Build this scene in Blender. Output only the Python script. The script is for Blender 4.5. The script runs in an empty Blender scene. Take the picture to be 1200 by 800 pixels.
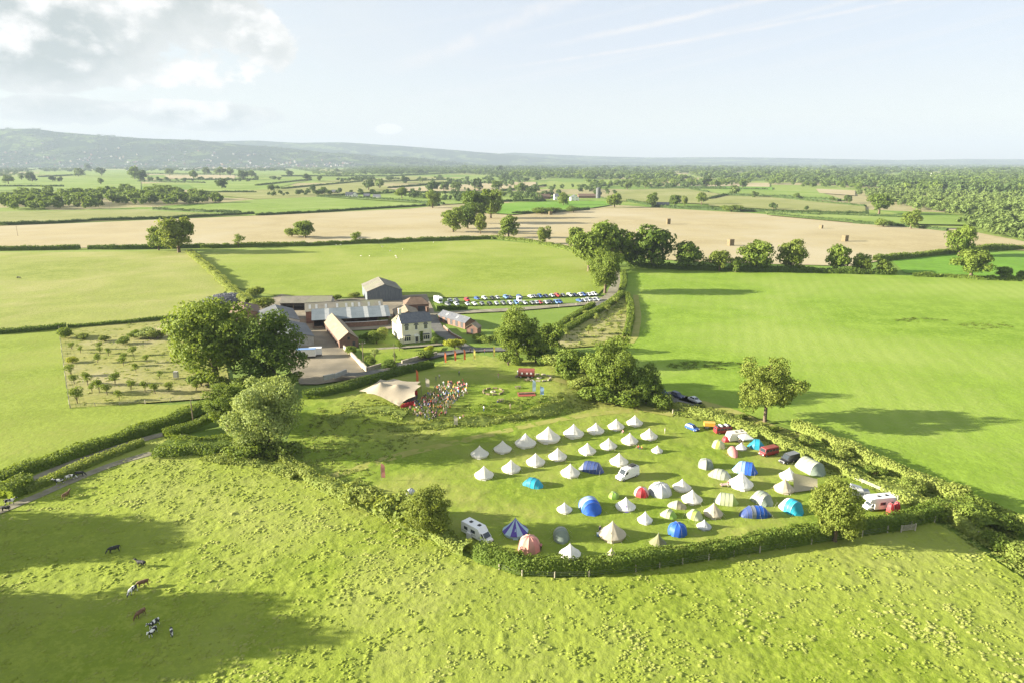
import bpy, bmesh, math, random
import numpy as np
from mathutils import Vector, Matrix

R = random.Random(11)
rng = np.random.default_rng(11)
sc = bpy.context.scene
COL = sc.collection
pi = math.pi
rad = math.radians

# ------------------------------------------------------------------ camera, world, sun, exposure
CAM_H, FPX = 70.0, 800.0
TILT = math.atan(210 / 800)
cam = bpy.data.cameras.new('camera')
cam.lens, cam.sensor_width = 24.0, 36.0
cam.clip_start, cam.clip_end = 1.0, 120000.0
cam_ob = bpy.data.objects.new('camera', cam)
COL.objects.link(cam_ob)
cam_ob.location = (0, 0, CAM_H)
cam_ob.rotation_euler = (pi / 2 - TILT, 0, 0)
sc.camera = cam_ob
sc.render.resolution_x, sc.render.resolution_y = 1024, 682

SUN_EL = rad(15.2)
SHADOW = Vector((1.0, 0.03, 0)).normalized()          # the way shadows fall
sun = bpy.data.lights.new('sun', 'SUN')
sun.energy, sun.angle, sun.color = 4.7, rad(0.55), (1.0, 0.91, 0.74)
sun_ob = bpy.data.objects.new('sun', sun)
COL.objects.link(sun_ob)
to_sun = Vector((-SHADOW.x * math.cos(SUN_EL), -SHADOW.y * math.cos(SUN_EL), math.sin(SUN_EL)))
sun_ob.rotation_euler = to_sun.to_track_quat('Z', 'Y').to_euler()
sun_ob.location = (-200, -40, 200)

sc.view_settings.view_transform = 'Standard'
sc.view_settings.look = 'None'
sc.view_settings.gamma = 1.0
sc.view_settings.exposure = 2.42
SKY_STRENGTH = 0.05
sc.cycles.max_bounces = 5
sc.cycles.diffuse_bounces = 2
sc.cycles.glossy_bounces = 2
sc.cycles.transmission_bounces = 2
sc.cycles.volume_bounces = 1
sc.cycles.transparent_max_bounces = 6
sc.cycles.caustics_reflective = sc.cycles.caustics_refractive = False
sc.cycles.use_denoising = True
sc.cycles.denoiser = 'OPENIMAGEDENOISE'
sc.cycles.denoising_input_passes = 'RGB_ALBEDO_NORMAL'
sc.cycles.denoising_prefilter = 'NONE'


class NT:
    """small helper to write node trees"""
    def __init__(s, tree):
        s.t = tree
        tree.nodes.clear()

    def n(s, typ, ins=None, **props):
        nd = s.t.nodes.new(typ)
        for k, v in props.items():
            setattr(nd, k, v)
        for k, v in (ins or {}).items():
            if isinstance(v, bpy.types.NodeSocket):
                s.t.links.new(v, nd.inputs[k])
            else:
                nd.inputs[k].default_value = v
        return nd

    def m(s, op, a, b=0.0, c=0.0, clamp=False):
        return s.n('ShaderNodeMath', {0: a, 1: b, 2: c}, operation=op, use_clamp=clamp).outputs[0]

    def step(s, v, a, b, lo=0.0, hi=1.0):
        return s.n('ShaderNodeMapRange', {0: v, 1: a, 2: b, 3: lo, 4: hi}, interpolation_type='SMOOTHSTEP').outputs[0]

    def mix(s, f, a, b, blend='MIX'):
        nd = s.n('ShaderNodeMix', data_type='RGBA', blend_type=blend)
        for i, v in ((0, f), (6, a), (7, b)):
            if isinstance(v, bpy.types.NodeSocket):
                s.t.links.new(v, nd.inputs[i])
            else:
                if i and len(v) == 3:
                    v = (*v, 1)
                nd.inputs[i].default_value = v
        return nd.outputs[2]

    def noise(s, vec, scale, detail=3.0, rough=0.55, dist=0.0):
        return s.n('ShaderNodeTexNoise', {'Vector': vec, 'Scale': scale, 'Detail': detail, 'Roughness': rough,
                                          'Distortion': dist}).outputs[0]

    def vec(s, x, y, z):
        return s.n('ShaderNodeCombineXYZ', {0: x, 1: y, 2: z}).outputs[0]


def lin(c):
    return tuple(((v / 255) / 12.92 if v <= 10 else (((v / 255) + 0.055) / 1.055) ** 2.4) for v in c)


def build_world():
    w = bpy.data.worlds.new('World')
    sc.world = w
    w.use_nodes = True
    t = NT(w.node_tree)
    out = t.n('ShaderNodeOutputWorld')
    sky = t.n('ShaderNodeTexSky', sky_type='NISHITA')
    sky.sun_disc = False
    sky.sun_elevation = SUN_EL
    sky.sun_rotation = math.atan2(to_sun.x, to_sun.y)
    sky.altitude = 100
    sky.air_density, sky.dust_density, sky.ozone_density = 1.0, 0.5, 1.0
    d = t.n('ShaderNodeTexCoord').outputs['Generated']
    s = t.n('ShaderNodeSeparateXYZ', {0: d})
    x, y, z = s.outputs
    az = t.m('MULTIPLY', t.m('ARCTAN2', x, y), 57.2958)
    el = t.m('MULTIPLY', t.m('ARCSINE', z), 57.2958)
    # a whole-sky veil of thin high cloud
    zz = t.m('ADD', t.m('MAXIMUM', z, 0.0), 0.12)
    flat = t.vec(t.m('DIVIDE', x, zz), t.m('DIVIDE', y, zz), 0.0)
    veil = t.step(t.noise(flat, 0.55, 5, 0.6, 0.6), 0.42, 0.75)
    streak = t.noise(t.vec(t.m('MULTIPLY_ADD', az, 0.10, t.m('MULTIPLY', el, -0.42)), t.m('ADD', el, t.m('MULTIPLY', az, -0.17)), 3.3), 0.55, 5, 0.62, 0.8)
    streak = t.m('MULTIPLY', t.step(streak, 0.48, 0.78), t.step(el, 3.0, 7.0))
    # cumulus: broken noise where the sky carries heaps of cloud
    p = t.vec(t.m('MULTIPLY', az, 0.13), t.m('MULTIPLY', el, 0.19), 4.2)
    n1 = t.noise(p, 1.0, 10, 0.57, 0.0)
    p2 = t.vec(t.m('MULTIPLY_ADD', az, 0.13, -0.10), t.m('MULTIPLY_ADD', el, 0.19, 0.17), 4.2)
    n2 = t.noise(p2, 1.0, 7, 0.55, 0.0)
    # bank of cumulus in the north-west, open sky to the north-east, more heaps all round
    a1 = t.m('DIVIDE', t.m('ADD', az, 38.0), 19.5)
    e1 = t.m('DIVIDE', t.m('ADD', el, -11.0), 6.8)
    a4, e4 = t.m('MULTIPLY', a1, a1), t.m('MULTIPLY', e1, e1)
    blob = t.m('SUBTRACT', 1.0, t.m('ADD', t.m('MULTIPLY', a4, a4), t.m('MULTIPLY', e4, e4)))
    blob = t.m('MAXIMUM', blob, -0.9)
    a2 = t.m('DIVIDE', t.m('ADD', az, 29.0), 16.0)
    e2 = t.m('DIVIDE', t.m('ADD', el, -3.3), 1.3)
    low = t.m('SUBTRACT', 0.75, t.m('ADD', t.m('MULTIPLY', a2, a2), t.m('MULTIPLY', e2, e2)))
    a3 = t.m('DIVIDE', t.m('ADD', az, 9.9), 1.1)
    e3 = t.m('DIVIDE', t.m('ADD', el, -2.55), 0.42)
    puff = t.m('SUBTRACT', 0.85, t.m('ADD', t.m('MULTIPLY', a3, a3), t.m('MULTIPLY', e3, e3)))
    field = t.m('MAXIMUM', t.m('MAXIMUM', blob, low), puff)
    big = t.m('MULTIPLY', t.m('SUBTRACT', t.noise(flat, 0.3, 2, 0.5), 0.62), 3.0)
    away = t.step(t.m('ABSOLUTE', t.m('ADD', az, 5.0)), 42.0, 70.0)
    field = t.m('MAXIMUM', field, t.m('MULTIPLY_ADD', away, 1.0, t.m('SUBTRACT', big, 1.0)))
    dens = t.m('ADD', t.m('MULTIPLY', field, 0.42), t.m('MULTIPLY', t.m('SUBTRACT', n1, 0.5), 1.55))
    mask = t.step(dens, 0.0, 0.07)
    lit = t.step(t.m('SUBTRACT', n1, n2), -0.05, 0.13)
    thick = t.step(dens, 0.02, 0.45)
    k = 1.0 / SKY_STRENGTH
    E = 2.0 ** -sc.view_settings.exposure * k
    g = lambda v: tuple(c * E for c in lin(tuple(q * 255 for q in v)))
    shade = t.mix(thick, g((0.915, 0.93, 0.925)), g((0.775, 0.815, 0.815)))
    ccol = t.mix(lit, shade, tuple(1.12 * q for q in g((1.0, 0.995, 0.985))))
    base = sky.outputs[0]
    tone = t.mix(t.step(el, 0.0, 9.0), g((0.94, 0.945, 0.935)), g((0.89, 0.91, 0.955)))
    tone = t.mix(t.step(el, 6.0, 24.0), tone, g((0.84, 0.895, 0.945)))
    tone = t.mix(t.step(az, 5.0, -30.0), tone, g((0.93, 0.945, 0.95)))
    base = t.mix(0.82, base, tone)
    c = t.mix(t.m('MULTIPLY', veil, 0.45), base, g((0.93, 0.945, 0.95)))
    c = t.mix(t.m('MULTIPLY', streak, 0.8), c, g((0.965, 0.97, 0.975)))
    # contrails, a line in the sky each: (azimuth, elevation) at both ends, width
    wob = t.m('MULTIPLY', t.m('SUBTRACT', t.noise(t.vec(az, el, 0.0), 0.35, 4), 0.5), 0.5)
    for (a0, v0, a1_, v1, wd, st) in ((0.0, 7.2, 37.5, 11.7, 0.20, 0.75), (4.0, 8.9, 22.5, 11.9, 0.34, 0.8),
                                      (-9.0, 7.0, 2.5, 11.2, 0.9, 0.6)):
        sl = (v1 - v0) / (a1_ - a0)
        dist = t.m('ABSOLUTE', t.m('ADD', t.m('SUBTRACT', el, t.m('MULTIPLY_ADD', t.m('SUBTRACT', az, a0), sl, v0)), t.m('MULTIPLY', wob, wd * 1.6)))
        ln = t.m('MULTIPLY', t.step(dist, wd, 0.0), t.m('MULTIPLY', t.step(az, a0 - 4, a0 + 6), t.step(az, a1_ + 14, a1_ + 2)))
        ln = t.m('MULTIPLY', ln, t.step(t.noise(t.vec(az, el, 5.0), 0.5, 3), 0.2, 0.6))
        c = t.mix(t.m('MULTIPLY', ln, st), c, g((0.985, 0.98, 0.98)))
    c = t.mix(mask, c, ccol)
    # the ground half of the world: plain farmland tone
    c = t.mix(t.step(el, -0.6, -3.0), c, g((0.6, 0.66, 0.5)))
    bg = t.n('ShaderNodeBackground', {0: c, 1: SKY_STRENGTH})
    t.t.links.new(bg.outputs[0], out.inputs[0])


build_world()

# ------------------------------------------------------------------ land shape and the way from picture to place
_fw = np.array([0, math.cos(TILT), -math.sin(TILT)])
_up = np.array([0, math.sin(TILT), math.cos(TILT)])


def P0(px, py, z=0.0):
    d = _fw + np.array([(px - 600) / FPX, 0, 0]) + _up * ((400 - py) / FPX)
    k = (CAM_H - z) / -d[2]
    return float(d[0] * k), float(d[1] * k)


_bank = [P0(*q) for q in ((300, 505), (370, 503), (450, 500), (560, 493), (640, 484), (700, 470), (740, 458))]
_bx = np.array([b[0] for b in _bank])
_by = np.array([b[1] for b in _bank])


def sstep(v, a, b):
    q = np.clip((v - a) / (b - a), 0, 1)
    return q * q * (3 - 2 * q)


def land(x, y):
    x = np.asarray(x, float)
    y = np.asarray(y, float)
    dn = y - np.interp(x, _bx, _by)
    return 3.2 * sstep(dn, -5, 6) * (1 - sstep(dn, 22, 70)) * sstep(x, -95, -70) * (1 - sstep(x, 12, 38))


def P(px, py, dz=0.0):
    z = 0.0
    for _ in range(6):
        x, y = P0(px, py, z)
        z = float(land(x, y))
    return Vector((x, y, z + dz))


def G(x, y, dz=0.0):
    return Vector((x, y, float(land(x, y)) + dz))


# ------------------------------------------------------------------ numpy noise
_perm = rng.random((256, 256))


def vnoise(x, y):
    xi, yi = np.floor(x).astype(int), np.floor(y).astype(int)
    fx, fy = x - xi, y - yi
    fx, fy = fx * fx * (3 - 2 * fx), fy * fy * (3 - 2 * fy)
    a, b = xi & 255, (xi + 1) & 255
    c, d = yi & 255, (yi + 1) & 255
    return (_perm[a, c] * (1 - fx) + _perm[b, c] * fx) * (1 - fy) + (_perm[a, d] * (1 - fx) + _perm[b, d] * fx) * fy


def fbm(x, y, o=4):
    x, y = np.asarray(x, float), np.asarray(y, float)
    s, a, n = 0, 0.5, 0
    for _ in range(o):
        s = s + a * vnoise(x, y)
        n += a
        a *= 0.5
        x, y = x * 2.03 + 17.1, y * 2.03 + 5.7
    return s / n


def inside(x, y, poly):
    x, y = np.asarray(x), np.asarray(y)
    r = np.zeros(x.shape, bool)
    n = len(poly)
    for i in range(n):
        x0, y0 = poly[i][0], poly[i][1]
        x1, y1 = poly[i - 1][0], poly[i - 1][1]
        if y0 == y1:
            continue
        c = ((y0 > y) != (y1 > y)) & (x < (x1 - x0) * (y - y0) / (y1 - y0) + x0)
        r ^= c
    return r


# ------------------------------------------------------------------ materials
KA = 2.35


def alb(r, g, b, k=None):
    """base colour of a level surface that shows as this sRGB colour in the photograph's sunlight"""
    return tuple(min(0.85, v / (k or KA)) for v in lin((r, g, b)))


MATS = {}


def mat(name, c1, c2=None, scale=1.0, rough=0.8, bump=0.0, bscale=None, spec=0.3, detail=4, lo=0.35, hi=0.65,
        metal=0.0, stretch=(1, 1, 1), trans=0.0, wave=None, c3=None, s3=0.1, bdist=0.1):
    m = bpy.data.materials.new(name)
    m.use_nodes = True
    t = NT(m.node_tree)
    out = t.n('ShaderNodeOutputMaterial')
    pos = t.n('ShaderNodeTexCoord').outputs['Object']
    pos = t.n('ShaderNodeMapping', {'Vector': pos, 'Scale': stretch}).outputs[0]
    b = t.n('ShaderNodeBsdfPrincipled', {'Roughness': rough, 'Metallic': metal, 'Specular IOR Level': spec})
    c2 = c2 or tuple(v * 0.8 for v in c1)
    f = t.step(t.noise(pos, scale, detail), lo, hi)
    c = t.mix(f, c1, c2)
    if c3:
        c = t.mix(t.step(t.noise(pos, s3, 3), 0.45, 0.7), c, c3)
    t.t.links.new(c, b.inputs['Base Color'])
    if wave:
        wv = t.n('ShaderNodeTexWave', {'Vector': pos, 'Scale': wave[1], 'Distortion': 0.0}, bands_direction=wave[0]).outputs['Fac']
        bp = t.n('ShaderNodeBump', {'Strength': wave[2], 'Distance': 0.08, 'Height': wv})
        t.t.links.new(bp.outputs[0], b.inputs['Normal'])
    elif bump:
        bp = t.n('ShaderNodeBump', {'Strength': bump, 'Distance': bdist, 'Height': t.noise(pos, bscale or scale * 4, 4)})
        t.t.links.new(bp.outputs[0], b.inputs['Normal'])
    sh = b.outputs[0]
    if trans:
        tr = t.n('ShaderNodeBsdfTranslucent', {'Color': c})
        sh = t.n('ShaderNodeMixShader', {0: trans, 1: sh, 2: tr.outputs[0]}).outputs[0]
    t.t.links.new(sh, out.inputs[0])
    MATS[name] = m
    return m


def grass(name, c1, c2, c3, bump=0.6, bd=0.35, s=(0.012, 0.11, 0.9), stripe=None, w3=1.0):
    """pasture: two greens mottled at three scales, dry straw patches, fine relief"""
    m = bpy.data.materials.new(name)
    m.use_nodes = True
    t = NT(m.node_tree)
    out = t.n('ShaderNodeOutputMaterial')
    pos = t.n('ShaderNodeNewGeometry').outputs['Position']
    big = t.noise(pos, s[0], 4, 0.55, 0.5)
    mid = t.noise(pos, s[1], 4, 0.6)
    fin = t.noise(pos, s[2], 4, 0.65)
    f = t.m('ADD', t.m('MULTIPLY', mid, 0.5), t.m('MULTIPLY', fin, 0.5))
    c = t.mix(t.step(f, 0.40, 0.60), c1, tuple(v * 0.86 for v in c2))
    spk = t.noise(pos, s[2] * 3.1, 3, 0.7)
    c = t.mix(t.step(spk, 0.54, 0.68, 0.0, 0.45), c, tuple(v * 0.6 for v in c2))
    dry = t.m('ADD', t.m('MULTIPLY', big, 0.55), t.m('ADD', t.m('MULTIPLY', mid, 0.2), t.m('MULTIPLY', fin, 0.25)))
    c = t.mix(t.m('MULTIPLY', t.step(dry, 0.44, 0.62), w3), c, c3)
    hgt = t.m('ADD', fin, t.m('MULTIPLY', mid, 0.8))
    if stripe:
        ang, sc_, st = stripe
        mp = t.n('ShaderNodeMapping', {'Vector': pos, 'Rotation': (0, 0, ang)}).outputs[0]
        wv = t.n('ShaderNodeTexWave', {'Vector': mp, 'Scale': sc_, 'Distortion': 1.5, 'Detail': 2.0, 'Detail Scale': 0.3}).outputs['Fac']
        c = t.mix(t.m('MULTIPLY', wv, st), c, tuple(v * 0.78 for v in c2))
    b = t.n('ShaderNodeBsdfPrincipled', {'Roughness': 0.95, 'Specular IOR Level': 0.1, 'Base Color': c})
    bp = t.n('ShaderNodeBump', {'Strength': bump, 'Distance': bd, 'Height': hgt})
    t.t.links.new(bp.outputs[0], b.inputs['Normal'])
    t.t.links.new(b.outputs[0], out.inputs[0])
    MATS[name] = m
    return m


def leafmat(name, c, c2, trans=0.35):
    """leaves: every leaf clump its own tint (mesh attribute), thin enough to let some light through"""
    m = bpy.data.materials.new(name)
    m.use_nodes = True
    t = NT(m.node_tree)
    out = t.n('ShaderNodeOutputMaterial')
    a = t.n('ShaderNodeAttribute', attribute_name='tint').outputs['Fac']
    oi = t.n('ShaderNodeObjectInfo').outputs['Random']
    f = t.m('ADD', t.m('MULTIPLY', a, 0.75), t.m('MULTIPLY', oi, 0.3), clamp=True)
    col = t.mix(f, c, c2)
    b = t.n('ShaderNodeBsdfPrincipled', {'Roughness': 0.7, 'Specular IOR Level': 0.2, 'Base Color': col})
    tr = t.n('ShaderNodeBsdfTranslucent', {'Color': t.mix(0.5, col, tuple(v * w for v, w in zip(c2, (1.3, 1.25, 0.6))))})
    mx = t.n('ShaderNodeMixShader', {0: trans, 1: b.outputs[0], 2: tr.outputs[0]})
    t.t.links.new(mx.outputs[0], out.inputs[0])
    MATS[name] = m
    return m


# ------------------------------------------------------------------ mesh helpers
def mesh_np(name, V, F, mats, smooth=False, mi=None, tint=None):
    """fast mesh from arrays; F is (n,3) or (n,4)"""
    V = np.ascontiguousarray(V, np.float32)
    F = np.ascontiguousarray(F, np.int32)
    k = F.shape[1]
    me = bpy.data.meshes.new(name)
    me.vertices.add(len(V))
    me.vertices.foreach_set('co', V.ravel())
    me.loops.add(F.size)
    me.loops.foreach_set('vertex_index', F.ravel())
    me.polygons.add(len(F))
    me.polygons.foreach_set('loop_start', np.arange(0, F.size, k, dtype=np.int32))
    me.polygons.foreach_set('loop_total', np.full(len(F), k, np.int32))
    if mi is not None:
        me.polygons.foreach_set('material_index', np.asarray(mi, np.int32))
    me.polygons.foreach_set('use_smooth', np.full(len(F), smooth, bool))
    for m in (mats if isinstance(mats, (list, tuple)) else [mats]):
        me.materials.append(m)
    if tint is not None:
        at = me.attributes.new('tint', 'FLOAT', 'FACE')
        at.data.foreach_set('value', np.asarray(tint, np.float32))
    me.update(calc_edges=True)
    return me


def link(name, me, parent=None, loc=None):
    o = bpy.data.objects.new(name, me)
    COL.objects.link(o)
    if parent is not None:
        o.parent = parent
    if loc is not None:
        o.location = loc
    return o


def tag(o, label=None, cat=None, group=None, kind=None):
    if label:
        o['label'] = label
    if cat:
        o['category'] = cat
    if group:
        o['group'] = group
    if kind:
        o['kind'] = kind
    return o


def thing(name, label, cat, loc=(0, 0, 0), rz=0.0, group=None, s=1.0):
    o = link(name, None, None, loc)
    o.rotation_euler = (0, 0, rz)
    o.scale = (s, s, s) if isinstance(s, (int, float)) else s
    o.empty_display_size = 0.3
    return tag(o, label, cat, group)


def dup(o, parent=None):
    c = o.copy()
    COL.objects.link(c)
    c.parent = parent
    for ch in o.children:
        dup(ch, c)
    return c


class MB:
    """collects simple shapes into one mesh"""
    def __init__(s):
        s.v, s.f, s.mi = [], [], []
        s.k = 0

    def add(s, vs, fs):
        b = len(s.v)
        s.v += [tuple(q) for q in vs]
        for f in fs:
            s.f.append([b + i for i in f])
            s.mi.append(s.k)
        return s

    def box(s, x0, y0, z0, x1, y1, z1, taper=0.0, rot=None, at=(0, 0, 0)):
        t = taper
        vs = [(x0, y0, z0), (x1, y0, z0), (x1, y1, z0), (x0, y1, z0), (x0 + t, y0 + t, z1), (x1 - t, y0 + t, z1), (x1 - t, y1 - t, z1), (x0 + t, y1 - t, z1)]
        if rot is not None:
            c, n = math.cos(rot), math.sin(rot)
            vs = [(x * c - y * n, x * n + y * c, z) for x, y, z in vs]
        vs = [(x + at[0], y + at[1], z + at[2]) for x, y, z in vs]
        return s.add(vs, [(3, 2, 1, 0), (4, 5, 6, 7), (0, 1, 5, 4), (1, 2, 6, 5), (2, 3, 7, 6), (3, 0, 4, 7)])

    def hexa(s, v8):
        return s.add(v8, [(3, 2, 1, 0), (4, 5, 6, 7), (0, 1, 5, 4), (1, 2, 6, 5), (2, 3, 7, 6), (3, 0, 4, 7)])

    def slab(s, quad, t):
        """a four-cornered sheet given thickness t downwards along its normal"""
        q = [Vector(p) for p in quad]
        n = (q[1] - q[0]).cross(q[3] - q[0]).normalized() * t
        return s.hexa([p - n for p in q] + q)

    def tube(s, p0, p1, r0, r1=None, n=6, cap=True):
        p0, p1 = Vector(p0), Vector(p1)
        r1 = r0 if r1 is None else r1
        d = (p1 - p0).normalized()
        a = d.orthogonal().normalized()
        b = d.cross(a)
        vs = []
        for p, r in ((p0, r0), (p1, r1)):
            for i in range(n):
                an = 2 * pi * i / n
                vs.append(p + a * (r * math.cos(an)) + b * (r * math.sin(an)))
        fs = [(i, (i + 1) % n, n + (i + 1) % n, n + i) for i in range(n)]
        if cap:
            fs += [tuple(range(n - 1, -1, -1)), tuple(range(n, 2 * n))]
        return s.add(vs, fs)

    def path(s, pts, r, n=5):
        for a, b in zip(pts, pts[1:]):
            s.tube(a, b, r, r, n)
        return s

    def lathe(s, prof, n=16, at=(0, 0, 0), a0=0.0, rad_fn=None, close=False):
        vs, fs = [], []
        for j, (r, z) in enumerate(prof):
            for i in range(n):
                an = a0 + 2 * pi * i / n
                q = r * (rad_fn(i, j) if rad_fn else 1.0)
                vs.append((at[0] + q * math.cos(an), at[1] + q * math.sin(an), at[2] + z))
        for j in range(len(prof) - 1):
            for i in range(n):
                k = (i + 1) % n
                fs.append((j * n + i, j * n + k, (j + 1) * n + k, (j + 1) * n + i))
        if close:
            fs.append(tuple(range((len(prof) - 1) * n, len(prof) * n)))
            fs.append(tuple(range(n - 1, -1, -1)))
        return s.add(vs, fs)

    def prism(s, poly, y0, y1, axis='y'):
        """side profile in x,z pulled along y"""
        n = len(poly)
        vs = [(x, y0, z) for x, z in poly] + [(x, y1, z) for x, z in poly]
        if axis == 'x':
            vs = [(y0, x, z) for x, z in poly] + [(y1, x, z) for x, z in poly]
        fs = [(i, (i + 1) % n, n + (i + 1) % n, n + i) for i in range(n)]
        fs += [tuple(range(n - 1, -1, -1)), tuple(range(n, 2 * n))]
        return s.add(vs, fs)

    def mesh(s, name, mats, smooth=False, bevel=0.0, seg=2, fix=True):
        me = bpy.data.meshes.new(name)
        me.from_pydata(s.v, [], s.f)
        for m in (mats if isinstance(mats, (list, tuple)) else [mats]):
            me.materials.append(m)
        me.polygons.foreach_set('material_index', s.mi)
        if bevel or fix:
            bm = bmesh.new()
            bm.from_mesh(me)
            if fix:
                bmesh.ops.recalc_face_normals(bm, faces=bm.faces)
            if bevel:
                bmesh.ops.bevel(bm, geom=[e for e in bm.edges if e.is_manifold and e.calc_face_angle(0) > 0.5], offset=bevel,
                                segments=seg, affect='EDGES', profile=0.6)
            bm.to_mesh(me)
            bm.free()
        if smooth:
            me.polygons.foreach_set('use_smooth', [True] * len(me.polygons))
        me.update()
        return me

    def obj(s, name, mats, parent=None, **k):
        return link(name, s.mesh(name, mats, **k), parent)


ORD = ['first', 'second', 'third', 'fourth', 'fifth', 'sixth', 'seventh', 'eighth', 'ninth', 'tenth', 'eleventh', 'twelfth',
       'thirteenth', 'fourteenth', 'fifteenth', 'sixteenth', 'seventeenth', 'eighteenth', 'nineteenth', 'twentieth',
       'twenty-first', 'twenty-second', 'twenty-third', 'twenty-fourth', 'twenty-fifth', 'twenty-sixth']


def ORDN(i):
    return ORD[i] if i < len(ORD) else f'number {i + 1}'

# ------------------------------------------------------------------ ground and fields
m_pasture = grass('pasture_grass', alb(192, 210, 86), alb(168, 195, 60), alb(210, 217, 120), 0.55, 0.30, (0.02, 0.16, 1.1), w3=0.75)
m_camp = grass('camp_grass', alb(180, 202, 80), alb(150, 184, 54), alb(200, 206, 108), 0.5, 0.2, (0.03, 0.2, 1.3))
m_right = grass('right_field_grass', alb(182, 216, 84), alb(160, 200, 60), alb(196, 220, 108), 0.6, 0.3, (0.012, 0.08, 0.5), stripe=(0.3, 0.05, 0.16))
m_back = grass('back_field_grass', alb(190, 210, 92), alb(174, 200, 72), alb(206, 216, 116), 0.55, 0.3, (0.012, 0.08, 0.5), stripe=(1.4, 0.11, 0.2))
m_left = grass('left_field_grass', alb(198, 208, 108), alb(178, 196, 84), alb(218, 216, 138), 0.6, 0.35, (0.012, 0.07, 0.5))
m_lowleft = grass('lower_left_field_grass', alb(186, 206, 86), alb(164, 190, 60), alb(204, 212, 110), 0.45, 0.35, (0.012, 0.09, 0.6))
m_orchard = grass('straw_grass', alb(206, 204, 120), alb(178, 190, 86), alb(222, 212, 156), 0.5, 0.3, (0.03, 0.12, 0.6))
m_stubble = grass('stubble', alb(240, 224, 176), alb(232, 214, 162), alb(244, 231, 194), 0.15, 0.2, (0.006, 0.03, 0.3), stripe=(1.45, 0.05, 0.22))
m_lane = mat('lane_surface', alb(196, 188, 164), alb(168, 162, 136), 0.25, 0.9, bump=0.3, bscale=1.5)
m_tarmac = mat('tarmac', alb(150, 148, 142), alb(128, 128, 122), 0.3, 0.9, bump=0.2, bscale=2)
m_yard = mat('yard_concrete', alb(206, 192, 166), alb(176, 164, 138), 0.09, 0.9, bump=0.25, bscale=0.7, c3=alb(150, 142, 124), s3=0.05)
m_track = mat('worn_track', alb(206, 204, 112), alb(188, 194, 88), 0.3, 0.95, bump=0.3, bscale=1.5)
FARG = [grass('far_green', alb(176, 206, 96), alb(160, 194, 80), alb(192, 212, 120), 0.1, 0.3, (0.008, 0.04, 0.2), stripe=(1.2, 0.05, 0.15)),
        grass('far_bright', alb(150, 204, 70), alb(138, 192, 62), alb(164, 208, 88), 0.1, 0.3, (0.008, 0.04, 0.2)),
        grass('far_olive', alb(196, 200, 124), alb(180, 190, 104), alb(206, 206, 140), 0.1, 0.3, (0.008, 0.04, 0.2), stripe=(1.5, 0.06, 0.2)),
        m_stubble]


def base_ground():
    rs = [0, 30, 60, 90, 130, 200, 300, 450, 700, 1100, 1700, 2600, 4000, 6500, 10000, 16000, 24000]
    n = 96
    V = [(0, 0, -0.35)]
    F = []
    for r in rs[1:]:
        for i in range(n):
            a = 2 * pi * i / n
            V.append((r * math.cos(a), r * math.sin(a), -0.35))
    tri = [(0, 1 + i, 1 + (i + 1) % n) for i in range(n)]
    for j in range(len(rs) - 2):
        for i in range(n):
            a, b = 1 + j * n + i, 1 + j * n + (i + 1) % n
            F.append((a, a + n, b + n))
            F.append((a, b + n, b))
    m = bpy.data.materials.new('open_country')
    m.use_nodes = True
    t = NT(m.node_tree)
    out = t.n('ShaderNodeOutputMaterial')
    pos = t.n('ShaderNodeNewGeometry').outputs['Position']
    wp = t.n('ShaderNodeVectorMath', {0: pos, 1: t.n('ShaderNodeVectorMath', {0: t.n('ShaderNodeTexNoise', {'Vector': pos, 'Scale': 0.002}).outputs[1], 'Scale': 160.0}, operation='SCALE').outputs[0]}, operation='ADD').outputs[0]
    vor = t.n('ShaderNodeTexVoronoi', {'Vector': wp, 'Scale': 0.0032}, distance='MANHATTAN').outputs['Color']
    sep = t.n('ShaderNodeSeparateColor', {0: vor})
    c = t.mix(t.step(sep.outputs[0], 0.2, 0.7), alb(150, 184, 78), alb(186, 206, 104))
    c = t.mix(t.step(sep.outputs[1], 0.62, 0.66), c, alb(220, 206, 156))
    c = t.mix(t.step(t.noise(pos, 0.05, 4), 0.35, 0.7, 0, 0.35), c, alb(120, 160, 56))
    b = t.n('ShaderNodeBsdfPrincipled', {'Roughness': 0.95, 'Specular IOR Level': 0.1, 'Base Color': c})
    bp = t.n('ShaderNodeBump', {'Strength': 0.4, 'Distance': 0.3, 'Height': t.noise(pos, 0.7, 4)})
    t.t.links.new(bp.outputs[0], b.inputs['Normal'])
    t.t.links.new(b.outputs[0], out.inputs[0])
    o = link('ground', mesh_np('ground', V, np.array(tri + F), m))
    tag(o, 'open green farmland running out to the horizon', kind='structure')


base_ground()


def flat_field(name, label, px, m, dz):
    pts = [P0(*q) for q in px]
    mb = MB()
    vs = [(x, y, dz) for x, y in pts]
    from mathutils.geometry import tessellate_polygon
    tris = tessellate_polygon([[Vector(v) for v in vs]])
    mb.add(vs, tris)
    me = mb.mesh(name, m, fix=False)
    bm = bmesh.new()
    bm.from_mesh(me)
    for f in bm.faces:
        f.normal_update()
        if f.normal.z < 0:
            f.normal_flip()
    bm.to_mesh(me)
    bm.free()
    return tag(link(name, me), label, kind='structure')


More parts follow.
